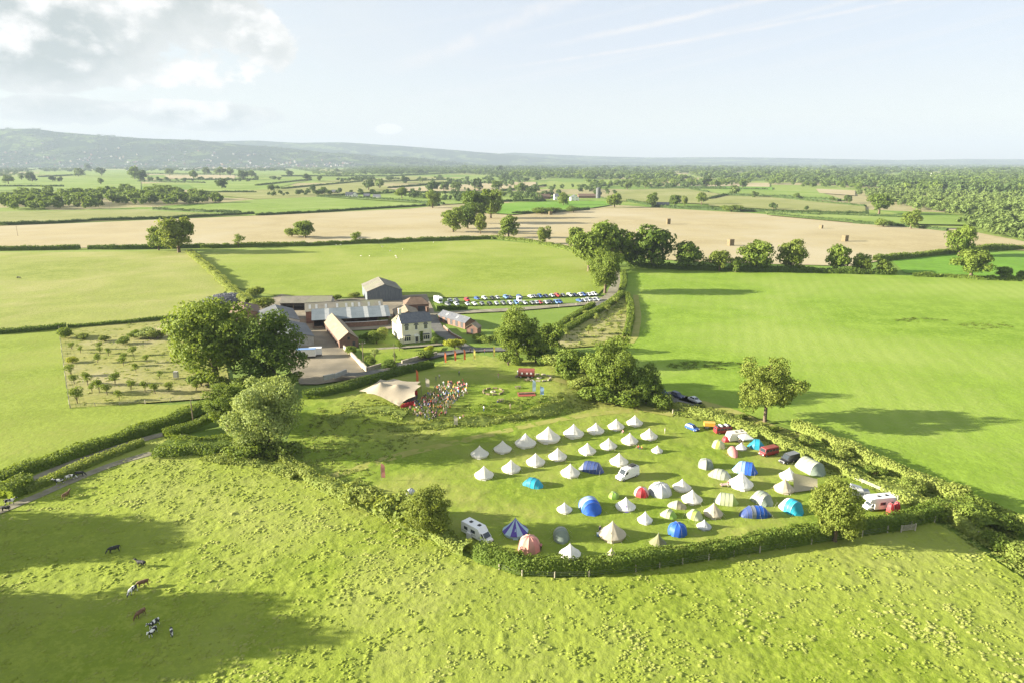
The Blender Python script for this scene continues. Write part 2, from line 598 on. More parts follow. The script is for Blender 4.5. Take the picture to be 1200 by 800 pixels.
def relief_field(name, label, poly, m, res, fn, xr=None, yr=None):
    """a fine sheet over the land, cut to a polygon given in metres"""
    a = np.array(poly)
    x0, x1 = xr or (a[:, 0].min(), a[:, 0].max())
    y0, y1 = yr or (a[:, 1].min(), a[:, 1].max())
    nx, ny = int((x1 - x0) / res), int((y1 - y0) / res)
    X, Y = np.meshgrid(np.linspace(x0, x1, nx + 1), np.linspace(y0, y1, ny + 1))
    Z = land(X, Y) + fn(X, Y)
    V = np.stack([X.ravel(), Y.ravel(), Z.ravel()], 1)
    cx, cy = (X[:-1, :-1] + X[1:, 1:]) / 2, (Y[:-1, :-1] + Y[1:, 1:]) / 2
    ok = inside(cx, cy, poly).ravel()
    i = np.arange((nx + 1) * (ny + 1)).reshape(ny + 1, nx + 1)
    F = np.stack([i[:-1, :-1].ravel(), i[:-1, 1:].ravel(), i[1:, 1:].ravel(), i[1:, :-1].ravel()], 1)[ok]
    used = np.unique(F)
    re = np.full(len(V), -1)
    re[used] = np.arange(len(used))
    o = link(name, mesh_np(name, V[used], re[F], m, smooth=True))
    return tag(o, label, kind='structure')


def tuss(X, Y):
    a = np.clip(fbm(X * 0.75 + 3, Y * 0.75, 3) - 0.50, 0, 1) * (0.5 + 1.6 * np.clip(fbm(X * 0.09, Y * 0.09, 3) - 0.3, 0, 1))
    b = np.clip(fbm(X * 0.30 + 40, Y * 0.30 + 9, 3) - 0.48, 0, 1)
    c = np.clip(fbm(X * 1.5 + 9, Y * 1.5, 2) - 0.45, 0, 1)
    return a * 0.36 + b * 0.12 + c * 0.28 + (fbm(X * 0.05, Y * 0.05, 2) - 0.5) * 0.4


def low_relief(X, Y):
    return np.clip(fbm(X * 0.8 + 3, Y * 0.8, 3) - 0.48, 0, 1) * 0.55 + 0.05


# the hedges' courses in the picture, also the bounds of the fields
HEDGE_CAMP_W = [(333, 540), (362, 562), (400, 582), (440, 598), (480, 616), (520, 634), (548, 648)]
HEDGE_CAMP_S = [(560, 652), (585, 662), (612, 670), (650, 672), (690, 671), (745, 665), (800, 656), (860, 646), (920, 637), (980, 628), (1040, 618), (1095, 606)]
HEDGE_CAMP_E = [(768, 476), (800, 480), (840, 490), (880, 506), (920, 524), (960, 542), (1000, 558), (1050, 578), (1100, 600), (1150, 628), (1215, 664)]
HEDGE_RIGHT = [(930, 500), (968, 517), (1010, 536), (1055, 556), (1100, 575), (1150, 597), (1215, 628)]
pasture_px = [(-60, 572), (0, 574), (40, 556), (100, 535), (160, 514), (200, 505), (250, 515), (333, 530)] + [(x, y + 5) for x, y in HEDGE_CAMP_W + HEDGE_CAMP_S] + [(1120, 625), (1160, 652), (1215, 688), (1300, 740), (1300, 900), (-60, 900)]


def course_dist(X, Y, px):
    q = [P0(*p) for p in px]
    d = np.full(np.shape(X), 1e9)
    for (x0, y0), (x1, y1) in zip(q, q[1:]):
        l2 = (x1 - x0) ** 2 + (y1 - y0) ** 2
        k = np.clip(((X - x0) * (x1 - x0) + (Y - y0) * (y1 - y0)) / l2, 0, 1)
        d = np.minimum(d, np.hypot(X - x0 - k * (x1 - x0), Y - y0 - k * (y1 - y0)))
    return d


MUD = [(-30, 612), (10, 594), (40, 584), (75, 567), (130, 544), (195, 526)]
LANE = [(215, 500), (150, 520), (110, 533), (65, 549), (39, 562), (-20, 586)]


def pasture_relief(X, Y):
    f = sstep(np.minimum(course_dist(X, Y, MUD), course_dist(X, Y, LANE)), 2.0, 8.0)
    return np.maximum(tuss(X, Y) * f, 0.05 - 0.2 * f)


relief_field('pasture', 'tussocky bright green cow pasture filling the bottom of the picture', [P0(*q) for q in pasture_px], m_pasture, 0.4, pasture_relief, (-160, 130), (66, 195))
camp_px = [(340, 545), (335, 520), (352, 480), (380, 464), (430, 446), (475, 434), (520, 424), (560, 416), (640, 428), (690, 440), (770, 470), (850, 488), (940, 528), (1060, 575), (1110, 604), (1000, 627), (800, 657), (690, 672), (610, 670), (545, 645), (470, 612), (400, 582)]
relief_field('camp_field', 'mown green camping field with a grassy bank along its top', [P0(*q) for q in camp_px], m_camp, 0.7, low_relief)

flat_field('hay_field', 'pale yellow green field left of the farmyard', [(-80, 297), (228, 294), (246, 314), (265, 340), (245, 362), (205, 373), (78, 384), (-90, 392)], m_left, 0.05)
flat_field('lower_meadow', 'bright green meadow beside the fenced orchard plot', [(-90, 391), (76, 385), (84, 470), (200, 474), (258, 470), (240, 484), (180, 505), (110, 530), (40, 558), (0, 576), (-90, 600)], m_lowleft, 0.03)
flat_field('orchard_ground', 'straw coloured rough grass of the young orchard', [(70, 385), (205, 374), (240, 372), (262, 400), (270, 460), (250, 466), (82, 478)], m_orchard, 0.09)
flat_field('pasture_behind_farm', 'bright green field behind the farm buildings', [(232, 296), (420, 288), (570, 281), (640, 287), (700, 302), (727, 318), (700, 346), (505, 349), (330, 348), (270, 336), (250, 314)], m_back, 0.06)
flat_field('stubble_field', 'pale harvested stubble field between hedges', [(-80, 268), (10, 265), (300, 253), (430, 245), (520, 242), (560, 250), (600, 253), (690, 245), (770, 244), (880, 250), (1000, 259), (1120, 268), (1215, 286), (1215, 295), (1150, 290), (1060, 300), (1000, 312), (840, 308), (700, 300), (640, 285), (575, 279), (520, 281), (300, 287), (-80, 294)], m_stubble, 0.10)
flat_field('big_right_field', 'large smooth bright green field right of the lane', [(738, 314), (870, 317), (1010, 321), (1240, 329), (1330, 470), (1330, 690), (1215, 632), (1110, 580), (1000, 533), (930, 500), (850, 478), (772, 463), (722, 402), (732, 340)], m_right, 0.04)
flat_field('small_far_field', 'small vivid green field behind the right hand oaks', [(1045, 306), (1110, 298), (1240, 294), (1240, 327), (1060, 320)], FARG[1], 0.14)
flat_field('rough_paddock', 'rough straw coloured paddock beside the hedged lane', [(735, 344), (740, 370), (738, 398), (700, 405), (655, 408), (640, 400), (700, 368)], m_orchard, 0.08)

far_px = [
    (2, [(-40, 249), (215, 245), (330, 247), (300, 252), (10, 264), (-40, 266)]), (0, [(170, 247), (300, 234), (372, 231), (515, 241), (480, 245), (300, 253)]),
    (3, [(88, 193), (292, 192), (335, 198), (90, 198)]), (0, [(48, 200), (165, 199), (162, 208), (45, 205)]),
    (0, [(-20, 207), (165, 209), (165, 224), (-20, 224)]), (0, [(168, 199), (345, 198), (392, 206), (170, 204)]),
    (3, [(192, 206), (275, 205), (275, 210), (200, 210)]), (0, [(212, 212), (365, 211), (300, 226), (236, 225)]),
    (2, [(232, 227), (340, 221), (425, 212), (470, 222), (372, 231), (300, 234)]), (0, [(325, 208), (470, 201), (540, 204), (455, 207)]),
    (2, [(370, 213), (480, 207), (545, 209), (520, 216), (425, 214)]), (0, [(505, 211), (560, 207), (600, 207), (585, 216)]),
    (3, [(455, 221), (575, 215), (640, 219), (590, 224), (470, 225)]), (0, [(372, 231), (470, 227), (700, 229), (715, 237), (600, 236), (525, 240)]),
    (1, [(562, 240), (640, 237), (712, 236), (715, 241), (690, 245), (600, 252), (566, 250)]), (0, [(536, 193), (572, 193), (572, 198), (540, 197)]),
    (2, [(718, 224), (800, 221), (842, 228), (832, 240), (725, 236)]), (3, [(778, 214), (902, 215), (902, 222), (780, 219)]),
    (0, [(800, 221), (955, 224), (992, 236), (905, 231), (850, 229)]), (2, [(832, 235), (855, 230), (905, 232), (1014, 243), (1014, 251), (900, 246), (830, 242)]),
    (0, [(895, 248), (1014, 252), (1140, 256), (1140, 265), (1010, 263), (900, 253)]), (3, [(956, 222), (1002, 224), (1002, 230), (960, 227)]),
    (3, [(600, 214), (628, 214), (628, 221), (600, 221)]), (2, [(600, 193), (636, 191), (636, 196), (600, 197)]),
    (2, [(960, 214), (1000, 213), (1000, 217), (960, 217)]), (1, [(845, 219), (905, 220), (905, 224), (845, 223)]),
]
tone = {0: 'green', 1: 'vivid green', 2: 'olive green', 3: 'pale stubble'}
for i, (k, px) in enumerate(far_px):
    flat_field('far_field', f'distant {tone[k]} field, one strip of the far patchwork', px, FARG[k], 0.2 + 0.05 * i)


def ribbon(name, label, px, w, m, dz, smooth_pts=True):
    pts = [P(*q) for q in px]
    out = []
    for a, b in zip(pts, pts[1:]):
        n = max(1, int((b - a).length / 2.0))
        out += [a.lerp(b, i / n) for i in range(n)]
    out.append(pts[-1])
    q = np.array([(p.x, p.y) for p in out])
    for _ in range(6):
        q[1:-1] = (q[:-2] + q[1:-1] * 2 + q[2:]) / 4
    d = np.gradient(q, axis=0)
    d /= np.linalg.norm(d, axis=1)[:, None] + 1e-9
    nrm = np.stack([-d[:, 1], d[:, 0]], 1)
    ws = np.linspace(w[0], w[1], len(q)) if isinstance(w, tuple) else np.full(len(q), w)
    ws = ws * (0.85 + 0.3 * fbm(q[:, 0] * 0.15, q[:, 1] * 0.15, 2))
    V, F = [], []
    cols = 4
    for i in range(len(q)):
        for c in range(cols + 1):
            e = q[i] + nrm[i] * ws[i] * (0.5 - c / cols)
            V.append((e[0], e[1], float(land(e[0], e[1])) + dz))
    for i in range(len(q) - 1):
        for c in range(cols):
            a = i * (cols + 1) + c
            F.append((a, a + 1, a + cols + 2, a + cols + 1))
    o = link(name, mesh_np(name, V, F, m, smooth=True))
    return tag(o, label, kind='structure')


ribbon('lane', 'pale farm lane between hedges at the left of the pasture', [(255, 478), (245, 487), (215, 503), (180, 511), (150, 520), (110, 533), (65, 549), (39, 562), (-20, 586)], 2.9, m_lane, 0.16)
ribbon('car_park_lane', 'pale lane running past the parked cars up to the far oaks', [(498, 368), (540, 366), (600, 363), (650, 359), (700, 355), (716, 347), (722, 335), (726, 318)], 6.0, m_lane, 0.14)
ribbon('hedged_lane', 'grey lane between two clipped hedges', [(712, 352), (690, 364), (668, 376), (645, 390), (620, 404), (598, 410), (575, 409), (545, 410), (515, 415), (470, 427), (440, 436), (415, 440), (395, 437)], 5.0, m_tarmac, 0.18)
ribbon('house_drive', 'grey drive round the corner of the farmhouse', [(505, 370), (512, 385), (528, 398), (545, 408), (560, 411)], 5.5, m_tarmac, 0.20)
ribbon('garden_path', 'pale gravel path in front of the farmhouse', [(440, 409), (470, 407), (500, 405), (520, 403)], 2.5, m_lane, 0.16)
ribbon('field_track', 'worn pale track across the top of the camping field', [(640, 440), (653, 447), (680, 452), (700, 458), (725, 466), (750, 479), (790, 486)], 4.0, m_track, 0.26)
ribbon('verge_track', 'strip of pale dry grass beside the right field hedge', [(745, 346), (748, 372), (744, 396), (738, 402)], 3.0, m_track, 0.10)
ribbon('dry_verge', 'dry straw verge under the right hand hedge', [(800, 466), (850, 480), (900, 500), (935, 512)], 5.0, m_track, 0.12)
ribbon('camp_path', 'faint mown path along the top row of bell tents', [(360, 566), (400, 555), (460, 535), (560, 512), (640, 494), (700, 484), (760, 480)], 3.0, m_track, 0.11)
flat_field('farmyard', 'worn concrete farmyard between the barns', [(330, 345), (372, 352), (500, 345), (512, 372), (470, 385), (390, 388), (402, 405), (428, 432), (440, 440), (372, 450), (352, 450), (330, 420), (300, 380), (290, 360)], m_yard, 0.11)
flat_field('gateway', 'bare grey gateway where the cars stand under the trees', [(762, 462), (785, 458), (812, 466), (826, 474), (800, 478), (768, 474)], m_tarmac, 0.12)
flat_field('front_garden', 'green front garden lawn before the farmhouse', [(420, 405), (450, 402), (475, 410), (520, 406), (512, 418), (470, 424), (432, 430)], m_camp, 0.13)


# ------------------------------------------------------------------ hills on the horizon
hz = {}


def hills():
    def strip(name, label, prof, D, depth, m, amp):
        xs = np.linspace(-330, 1560, 230)
        hy = np.interp(xs, [p[0] for p in prof], [p[1] for p in prof])
        rows = 16
        V = []
        for j in range(rows):
            u = j / (rows - 1)
            d = D + (u - 0.62) * depth
            for i, x in enumerate(xs):
                X = (x - 600) / FPX * (D * math.cos(TILT))
                e = math.atan((400 - hy[i]) / FPX * math.cos(math.atan((x - 600) / FPX * 0))) - TILT
                top = CAM_H + D * math.tan(e)
                sh = sstep(u, 0, 0.62) * (1 - 0.6 * sstep(u, 0.62, 1.0))
                n = float(fbm(X / 900 + 50, d / 700, 3)) - 0.5
                z = max(-5, (top + 5) * sh - 5 + n * amp * (0.3 + sh * (1 - abs(u - 0.62))) * (1 if u < 0.6 else 0.25))
                V.append((X * (d / D), d, z))
        hz['last'] = (np.array(V).reshape(rows, len(xs), 3), D, depth)
        n = len(xs)
        F = [(j * n + i, j * n + i + 1, (j + 1) * n + i + 1, (j + 1) * n + i) for j in range(rows - 1) for i in range(n - 1)]
        tag(link(name, mesh_np(name, V, np.array(F), m, smooth=True)), label, kind='structure')

    m = bpy.data.materials.new('hill_country')
    m.use_nodes = True
    t = NT(m.node_tree)
    out = t.n('ShaderNodeOutputMaterial')
    pos = t.n('ShaderNodeNewGeometry').outputs['Position']
    vor = t.n('ShaderNodeTexVoronoi', {'Vector': pos, 'Scale': 0.0035}).outputs['Color']
    sep = t.n('ShaderNodeSeparateColor', {0: vor})
    c = t.mix(t.step(sep.outputs[0], 0.35, 0.75), alb(70, 100, 46), alb(150, 176, 88))
    c = t.mix(t.step(t.noise(pos, 0.0022, 5, 0.65), 0.44, 0.56), c, alb(62, 92, 44))
    c = t.mix(t.step(t.noise(pos, 0.02, 4, 0.7), 0.4, 0.6, 0, 0.6), c, alb(52, 80, 38))
    b = t.n('ShaderNodeBsdfPrincipled', {'Roughness': 1.0, 'Specular IOR Level': 0.0, 'Base Color': c})
    bp = t.n('ShaderNodeBump', {'Strength': 0.8, 'Distance': 14.0, 'Height': t.noise(pos, 0.02, 4)})
    t.t.links.new(bp.outputs[0], b.inputs['Normal'])
    t.t.links.new(b.outputs[0], out.inputs[0])
    strip('hills', 'long wooded ridge rising behind the town at the left', [(-400, 150), (0, 152), (45, 151), (75, 155), (140, 161), (230, 164), (290, 170), (380, 178), (480, 186), (560, 193), (1600, 205)], 11000, 3600, m, 80)
    hz['near'] = hz.pop('last')
    strip('hills', 'paler second ridge farther off behind the first', [(-400, 190), (150, 180), (235, 166), (300, 165), (350, 168), (400, 167), (470, 171), (540, 177), (620, 184), (700, 190), (1600, 197)], 15500, 4200, m, 60)
    strip('hills', 'low wooded rim of land along the right hand horizon', [(-400, 200), (480, 190), (560, 183), (600, 179), (640, 181), (700, 183.5), (760, 185), (860, 184.5), (950, 186), (1050, 188), (1130, 186.5), (1200, 187), (1600, 185)], 19000, 5000, m, 30)


hills()


def on_hill(px, u):
    """a point on the near ridge: picture column px, u = 0 at its foot .. 0.62 at its top"""
    V, D, depth = hz['near']
    i = (px + 330) / 1890 * (V.shape[1] - 1)
    j = u * (V.shape[0] - 1)
    i0, j0 = int(i), int(j)
    fi, fj = i - i0, j - j0
    return (V[j0, i0] * (1 - fi) + V[j0, i0 + 1] * fi) * (1 - fj) + (V[j0 + 1, i0] * (1 - fi) + V[j0 + 1, i0 + 1] * fi) * fj


ribbon('muddy_track', 'bare cattle track along the pasture side of the lower lane hedge', MUD, 2.6, m_lane, 0.14)

# ------------------------------------------------------------------ leaves, trees, hedges
KL = 1.66
L_OAK = leafmat('oak_leaves', alb(112, 140, 50, KL), alb(162, 180, 80, KL))
L_DARK = leafmat('dark_leaves', alb(92, 122, 48, KL), alb(142, 164, 72, KL))
L_PALE = leafmat('willow_leaves', alb(158, 178, 96, KL), alb(192, 206, 128, KL))
L_OLIVE = leafmat('olive_leaves', alb(122, 144, 54, KL), alb(168, 180, 84, KL))
L_HEDGE = leafmat('hedge_leaves', alb(112, 140, 52, KL), alb(158, 176, 78, KL))
L_SCRUB = leafmat('scrub_leaves', alb(140, 164, 70, KL), alb(190, 200, 106, KL))
L_YELLOW = leafmat('golden_leaves', alb(176, 190, 50, KL), alb(210, 214, 80, KL))
L_FAR = leafmat('far_leaves', alb(70, 98, 50, KL), alb(122, 146, 78, KL), 0.25)
L_FARB = leafmat('far_leaves_light', alb(108, 134, 68, KL), alb(150, 170, 94, KL), 0.3)
m_bark = mat('bark', (0.16, 0.12, 0.08), (0.09, 0.07, 0.05), 3, 0.95, bump=0.6, stretch=(1, 1, 0.2))
m_straw_tuft = leafmat('tuft_blades', alb(176, 200, 84, 2.2), alb(210, 218, 130, 2.2), 0.15)


def quads(pts, nrm, size, seed=0, aspect=0.75):
    """small leaf-clump faces at the points, facing nrm"""
    r = np.random.default_rng(seed)
    n = len(pts)
    a = r.normal(size=(n, 3))
    t = np.cross(nrm, a)
    t /= np.linalg.norm(t, axis=1)[:, None] + 1e-9
    b = np.cross(nrm, t)
    s = (np.asarray(size) * r.uniform(0.6, 1.35, n))[:, None]
    t, b = t * s * 0.5, b * s * 0.5 * aspect
    bend = nrm * s * 0.16
    V = np.stack([pts - t * 1.1, pts - b + bend, pts + t * 1.1, pts + b + bend], 1).reshape(-1, 3)
    F = np.arange(4 * n).reshape(n, 4)
    return V, F


def unit(v):
    return v / (np.linalg.norm(v, axis=-1, keepdims=True) + 1e-9)


def crown_points(seed, rx, ry, rz, cz, nl, lr, n, gap=0.0, top=0.15, low=-0.75):
    r = np.random.default_rng(seed)
    c = []
    while len(c) < nl:
        u = unit(r.normal(size=3))
        if u[2] < low:
            continue
        k = r.uniform(0.4, 0.9) if r.random() > 0.15 else r.uniform(0.0, 0.4)
        c.append(u * np.array([rx, ry, rz]) * k)
    c = np.array(c)
    rr = lr * r.uniform(0.6, 1.35, nl)
    p = rr ** 2 / np.sum(rr ** 2)
    k = r.choice(nl, int(n * 1.9), p=p)
    d = unit(r.normal(size=(len(k), 3)) + np.array([0, 0, top]))
    pts = c[k] + d * (rr[k] * r.uniform(0.55, 1.15, len(k)))[:, None] * np.array([1.08, 1.08, 0.82])
    dist = np.linalg.norm(pts[:, None, :] - c[None], axis=2) / rr[None]
    dist[np.arange(len(k)), k] = 9
    keep = dist.min(1) > 0.55
    pts, d, k = pts[keep][:n], d[keep][:n], k[keep][:n]
    out = unit(pts / np.array([rx, ry, rz]))
    nrm = unit(d * 0.9 + out * 0.4 + r.normal(size=d.shape) * 0.55)
    tl = r.random(nl)
    tint = np.clip(0.55 * tl[k] + 0.45 * r.random(len(k)), 0, 1)
    pts = pts + np.array([0, 0, cz])
    return pts, nrm, tint, c + np.array([0, 0, cz]), rr


def trunk_mesh(name, h, r, lobes, seed, n=7, limbs=9, fork=0.4):
    q = random.Random(seed)
    mb = MB()
    f = Vector((q.uniform(-.3, .3), q.uniform(-.3, .3), h * fork))
    mb.tube((0, 0, -0.6), (0, 0, 0.5), r * 1.5, r * 1.05, n, False)
    mb.tube((0, 0, 0.5), f, r * 1.05, r * 0.75, n, False)
    idx = list(range(len(lobes)))
    q.shuffle(idx)
    for i in idx[:limbs]:
        e = Vector(lobes[i])
        if e.z < f.z * 0.8:
            e.z = f.z * 0.9
        mid = f.lerp(e, 0.5) + Vector((q.uniform(-.4, .4), q.uniform(-.4, .4), -0.25))
        mb.tube(f - Vector((0, 0, q.uniform(0, 1.2))), mid, r * 0.5, r * 0.33, 5, False)
        mb.tube(mid, e, r * 0.33, r * 0.12, 5, False)
    return mb.mesh(name, m_bark, smooth=True, fix=False)


PROTO = {}


def proto(kind, seed, H, rx, rz, cz, nl, lr, n, ls, tr=0.4, m=L_OAK, ry=None, top=0.15, low=-0.9, fork=0.35, limbs=9):
    pts, nrm, tint, lobes, rr = crown_points(seed, rx, ry or rx, rz, cz, nl, lr, n, top=top, low=low)
    V, F = quads(pts, nrm, ls, seed)
    cm = mesh_np('crown', V, F, m, tint=tint)
    tm = trunk_mesh('trunk', H, tr, lobes, seed, fork=fork, limbs=limbs)
    PROTO.setdefault(kind, []).append((cm, tm, H, float(V[:, 2].max())))


for s in range(3):
    proto('oak', 20 + s, 16, 6.8, 6.9, 8.0, 85, 1.7, 12500, 0.5, 0.55)
    proto('dense', 40 + s, 16, 6.8, 7.4, 7.8, 95, 1.7, 13500, 0.5, 0.5, m=L_DARK)
    proto('mid', 60 + s, 14, 5.8, 6.0, 7.0, 46, 1.6, 3000, 0.9, 0.5, m=L_OAK)
    proto('midround', 80 + s, 12, 4.7, 5.6, 5.6, 36, 1.5, 2300, 0.85, 0.4, m=L_DARK)
    proto('shrub', 100 + s, 4, 2.3, 1.7, 1.7, 14, 1.0, 1500, 0.42, 0.12, m=L_HEDGE, low=-0.5)
    proto('small', 120 + s, 4.5, 1.15, 1.6, 2.7, 9, 0.65, 420, 0.34, 0.08, m=L_OAK)
    proto('fartree', 140 + s, 13, 5.4, 5.4, 6.0, 20, 2.0, 460, 1.8, 0.5, m=L_FAR)
proto('open', 161, 17, 8.6, 6.8, 9.0, 100, 1.4, 12000, 0.48, 0.42, m=L_OLIVE, fork=0.42, limbs=18)
proto('willow', 171, 15, 6.9, 6.6, 7.6, 60, 1.8, 16000, 0.42, 0.6, m=L_PALE, top=0.4, low=-0.8)


NT_COUNT = {}


def tree(kind, name, label, px, py, height, group=None, m=None, rot=None, cat='tree', wide=1.0, at=None):
    i = NT_COUNT.get(kind, 0)
    NT_COUNT[kind] = i + 1
    cm, tm, H, top = PROTO[kind][i % len(PROTO[kind])]
    loc = at or P(px, py)
    s = height / top
    o = thing(name, label, cat, loc, R.uniform(0, 6.28) if rot is None else rot, group, (s * wide, s * wide, s))
    c = link('crown', cm, o)
    if m is not None:
        c.material_slots[0].link = 'OBJECT'
        c.material_slots[0].material = m
    link('trunk', tm, o)
    return o


def hscale(py):
    """metres per picture pixel at the ground that shows at this height in the picture"""
    a = TILT + math.atan((py - 400) / FPX)
    D = CAM_H / math.tan(a)
    return (D * math.cos(TILT) + CAM_H * math.sin(TILT)) / FPX


def tpx(kind, name, label, px, base, top, **k):
    """a tree standing at (px, base) whose crown reaches the picture height top"""
    a = TILT + math.atan((base - 400) / FPX)
    return tree(kind, name, label, px, base, (base - top) * hscale(base) / math.cos(a) * 0.97, **k)


# near trees
tpx('oak', 'oak_tree', 'big dark oak left of the grey farmyard, the taller of the two joined crowns', 255, 452, 346, m=L_OAK, wide=1.0)
tpx('dense', 'oak_tree', 'dark shaded oak standing against the yard, just right of the bigger oak', 322, 448, 364, wide=1.0, m=L_DARK)
tpx('willow', 'willow_tree', 'large pale green willow with rounded crown below the farmyard', 316, 528, 443, wide=0.98)
tpx('dense', 'ash_tree', 'mid green tree squeezed between the dark oak and the pale willow', 267, 499, 446, m=L_HEDGE, wide=0.95)
tpx('oak', 'oak_tree', 'tall oak beside the hedged lane right of the farmhouse', 606, 425, 357, m=L_OAK, wide=0.85)
tpx('midround', 'thorn_tree', 'small tree at the lane hedge end, just right of the tall lane oak', 645, 412, 376, m=L_OAK)
tpx('midround', 'thorn_tree', 'bushy low tree leaning on the tall lane oak', 628, 424, 388, m=L_HEDGE)
tpx('dense', 'oak_tree', 'broad dense oak above the gateway where the cars stand', 714, 466, 393, m=L_OAK, wide=0.9)
tpx('dense', 'thorn_tree', 'dark tree at the right edge of the gateway oak', 757, 472, 424, m=L_DARK, wide=0.95)
tpx('midround', 'thorn_tree', 'lower bushy tree left of the gateway oak', 668, 446, 410, m=L_HEDGE, wide=1.1)
tpx('shrub', 'thorn_bush', 'round green bush at the foot of the gateway trees', 774, 478, 459, m=L_HEDGE, cat='bush')
tpx('open', 'oak_tree', 'lone oak with open olive crown and pale bare trunk in the right field edge', 896, 494, 417, rot=0.6, wide=1.0)
tpx('oak', 'field_maple', 'bushy brownish olive tree in the front camp hedge hiding a tent', 978, 634, 566, m=L_OLIVE, wide=0.86)
tpx('dense', 'hawthorn_tree', 'dark hawthorn clump at the corner behind the parked motorhome', 505, 628, 571, m=L_OLIVE, wide=0.9)
tpx('shrub', 'hawthorn_bush', 'scrubby hawthorn left of the dark corner clump', 468, 614, 581, m=L_SCRUB, wide=1.2, cat='bush')
tpx('shrub', 'hawthorn_bush', 'low hawthorn in the ragged west hedge near the pink flag', 428, 590, 567, m=L_SCRUB, wide=1.3, cat='bush')
tpx('oak', 'oak_tree', 'oak at the foot of the lane, right of the parked cars', 709, 343, 291, m=L_OAK, wide=0.85)
for px, b, t, kd, mm, w, lb in (
    (690, 318, 268, 'mid', L_OAK, 1.0, 'left tree of the dark oak row above the lane'), (714, 312, 258, 'mid', L_OAK, 1.15, 'tall oak directly above the lane foot oak'),
    (740, 312, 284, 'midround', L_DARK, 1.1, 'low dark tree filling the gap between two tall oaks'), (764, 314, 261, 'mid', L_DARK, 1.15, 'tallest dark oak of the row along the stubble'),
    (806, 316, 281, 'midround', L_DARK, 1.3, 'dark rounded oak right of the tallest oak'), (843, 318, 292, 'mid', L_OLIVE, 1.2, 'sparse olive tree between two rounder oaks'),
    (885, 318, 281, 'mid', L_OAK, 1.1, 'light green oak left of the open headed one'), (926, 318, 279, 'mid', L_OLIVE, 1.0, 'open headed oak with sky gaps in the row'),
    (980, 319, 285, 'midround', L_OAK, 1.0, 'tidy round oak alone in the right hand hedge'), (1008, 320, 295, 'midround', L_OAK, 1.0, 'small oak touching the tidy round one'),
    (1035, 321, 303, 'midround', L_HEDGE, 1.3, 'low bushy growth at the row end'), (1137, 327, 291, 'mid', L_OAK, 1.3, 'broad spreading oak at the small vivid green field'),
    (1124, 300, 263, 'mid', L_OAK, 0.9, 'upright oak behind the broad spreading oak'), (1177, 328, 312, 'midround', L_DARK, 1.3, 'dark low tree near the right end of the hedge'),
    (1198, 329, 316, 'midround', L_DARK, 1.2, 'dark bush-like tree at the last stretch of the right hedge'), (862, 319, 300, 'midround', L_HEDGE, 1.0, 'short tree half hidden by the light green oak'),
    (673, 290, 265, 'midround', L_OAK, 0.9, 'small tree left of the dark oak row'), (638, 286, 264, 'midround', L_OLIVE, 0.9, 'loose small tree on the stubble edge'),
    (596, 279, 251, 'midround', L_OAK, 1.0, 'round tree between the stubble halves'), (563, 274, 249, 'midround', L_OLIVE, 0.7, 'slim pale tree beside the round dark clump'),
    (531, 272, 242, 'mid', L_OAK, 1.1, 'round tree group at the corner of the left stubble'), (548, 268, 240, 'midround', L_DARK, 1.0, 'dark tree behind the round corner tree'),
    (556, 262, 222, 'mid', L_DARK, 1.0, 'tall dark tree above the corner group'), (575, 256, 221, 'mid', L_OAK, 0.9, 'taller tree right of the dark corner tree'),
    (507, 244, 222, 'mid', L_OAK, 1.0, 'lone oak on the bright field above the stubble'), (471, 233, 219, 'mid', L_OAK, 1.3, 'spreading oak beside the white cottage'),
    (210, 296, 253, 'mid', L_OLIVE, 1.05, 'big loose oak at the top corner of the hay field'), (186, 293, 264, 'midround', L_OAK, 0.9, 'smaller left half of the hay field oak pair'),
    (280, 290, 274, 'small', L_OAK, 1.3, 'small lone bush tree on the stubble hedge'), (417, 285, 271, 'small', L_OAK, 1.3, 'little scrawny tree in the hedge below the stubble'),
    (358, 279, 258, 'midround', L_HEDGE, 1.5, 'rounded bush clump standing out in the stubble'), (342, 278, 267, 'shrub', L_SCRUB, 1.2, 'small shrub beside the stubble bush clump'),
    (1067, 268, 245, 'mid', L_OAK, 1.15, 'spreading oak behind the right end of the stubble'), (1030, 251, 226, 'mid', L_DARK, 1.3, 'large dark oak at the edge of the far wood'),
    (1035, 266, 256, 'shrub', L_HEDGE, 1.6, 'low shrub left of the spreading stubble oak'), (993, 238, 228, 'midround', L_DARK, 1.1, 'small tree at the right end of the far green strip'),
    (660, 241, 225, 'midround', L_OAK, 1.0, 'tree beside the far white farm'), (720, 243, 226, 'mid', L_OAK, 1.2, 'tree right of the far silo'),
    (764, 243, 225, 'mid', L_DARK, 0.9, 'pointed tree left of the far black barn'), (790, 242, 228, 'midround', L_DARK, 1.2, 'round tree right of the far black barn'),
    (802, 241, 229, 'midround', L_OLIVE, 0.7, 'slim tree next to the far black barn'), (822, 240, 225, 'mid', L_OAK, 1.0, 'tree at the hedge corner above the stubble'),
    (857, 248, 240, 'shrub', L_HEDGE, 2.0, 'low bush in the hedge above the stubble'), (635, 251, 243, 'shrub', L_HEDGE, 2.2, 'bush at the left corner of the right stubble'),
    (672, 249, 241, 'shrub', L_DARK, 1.8, 'bush on the hedge below the far white farm'), (648, 250, 243, 'shrub', L_OAK, 1.8, 'middle bush of three below the far white farm'),
):
    tpx(kd, 'oak_tree' if kd == 'mid' else ('shrub' if kd in ('shrub', 'small') else 'field_tree'), lb, px, b, t, m=mm, wide=w, group='trees of the hedgerows and fields', cat='bush' if kd == 'shrub' else 'tree')

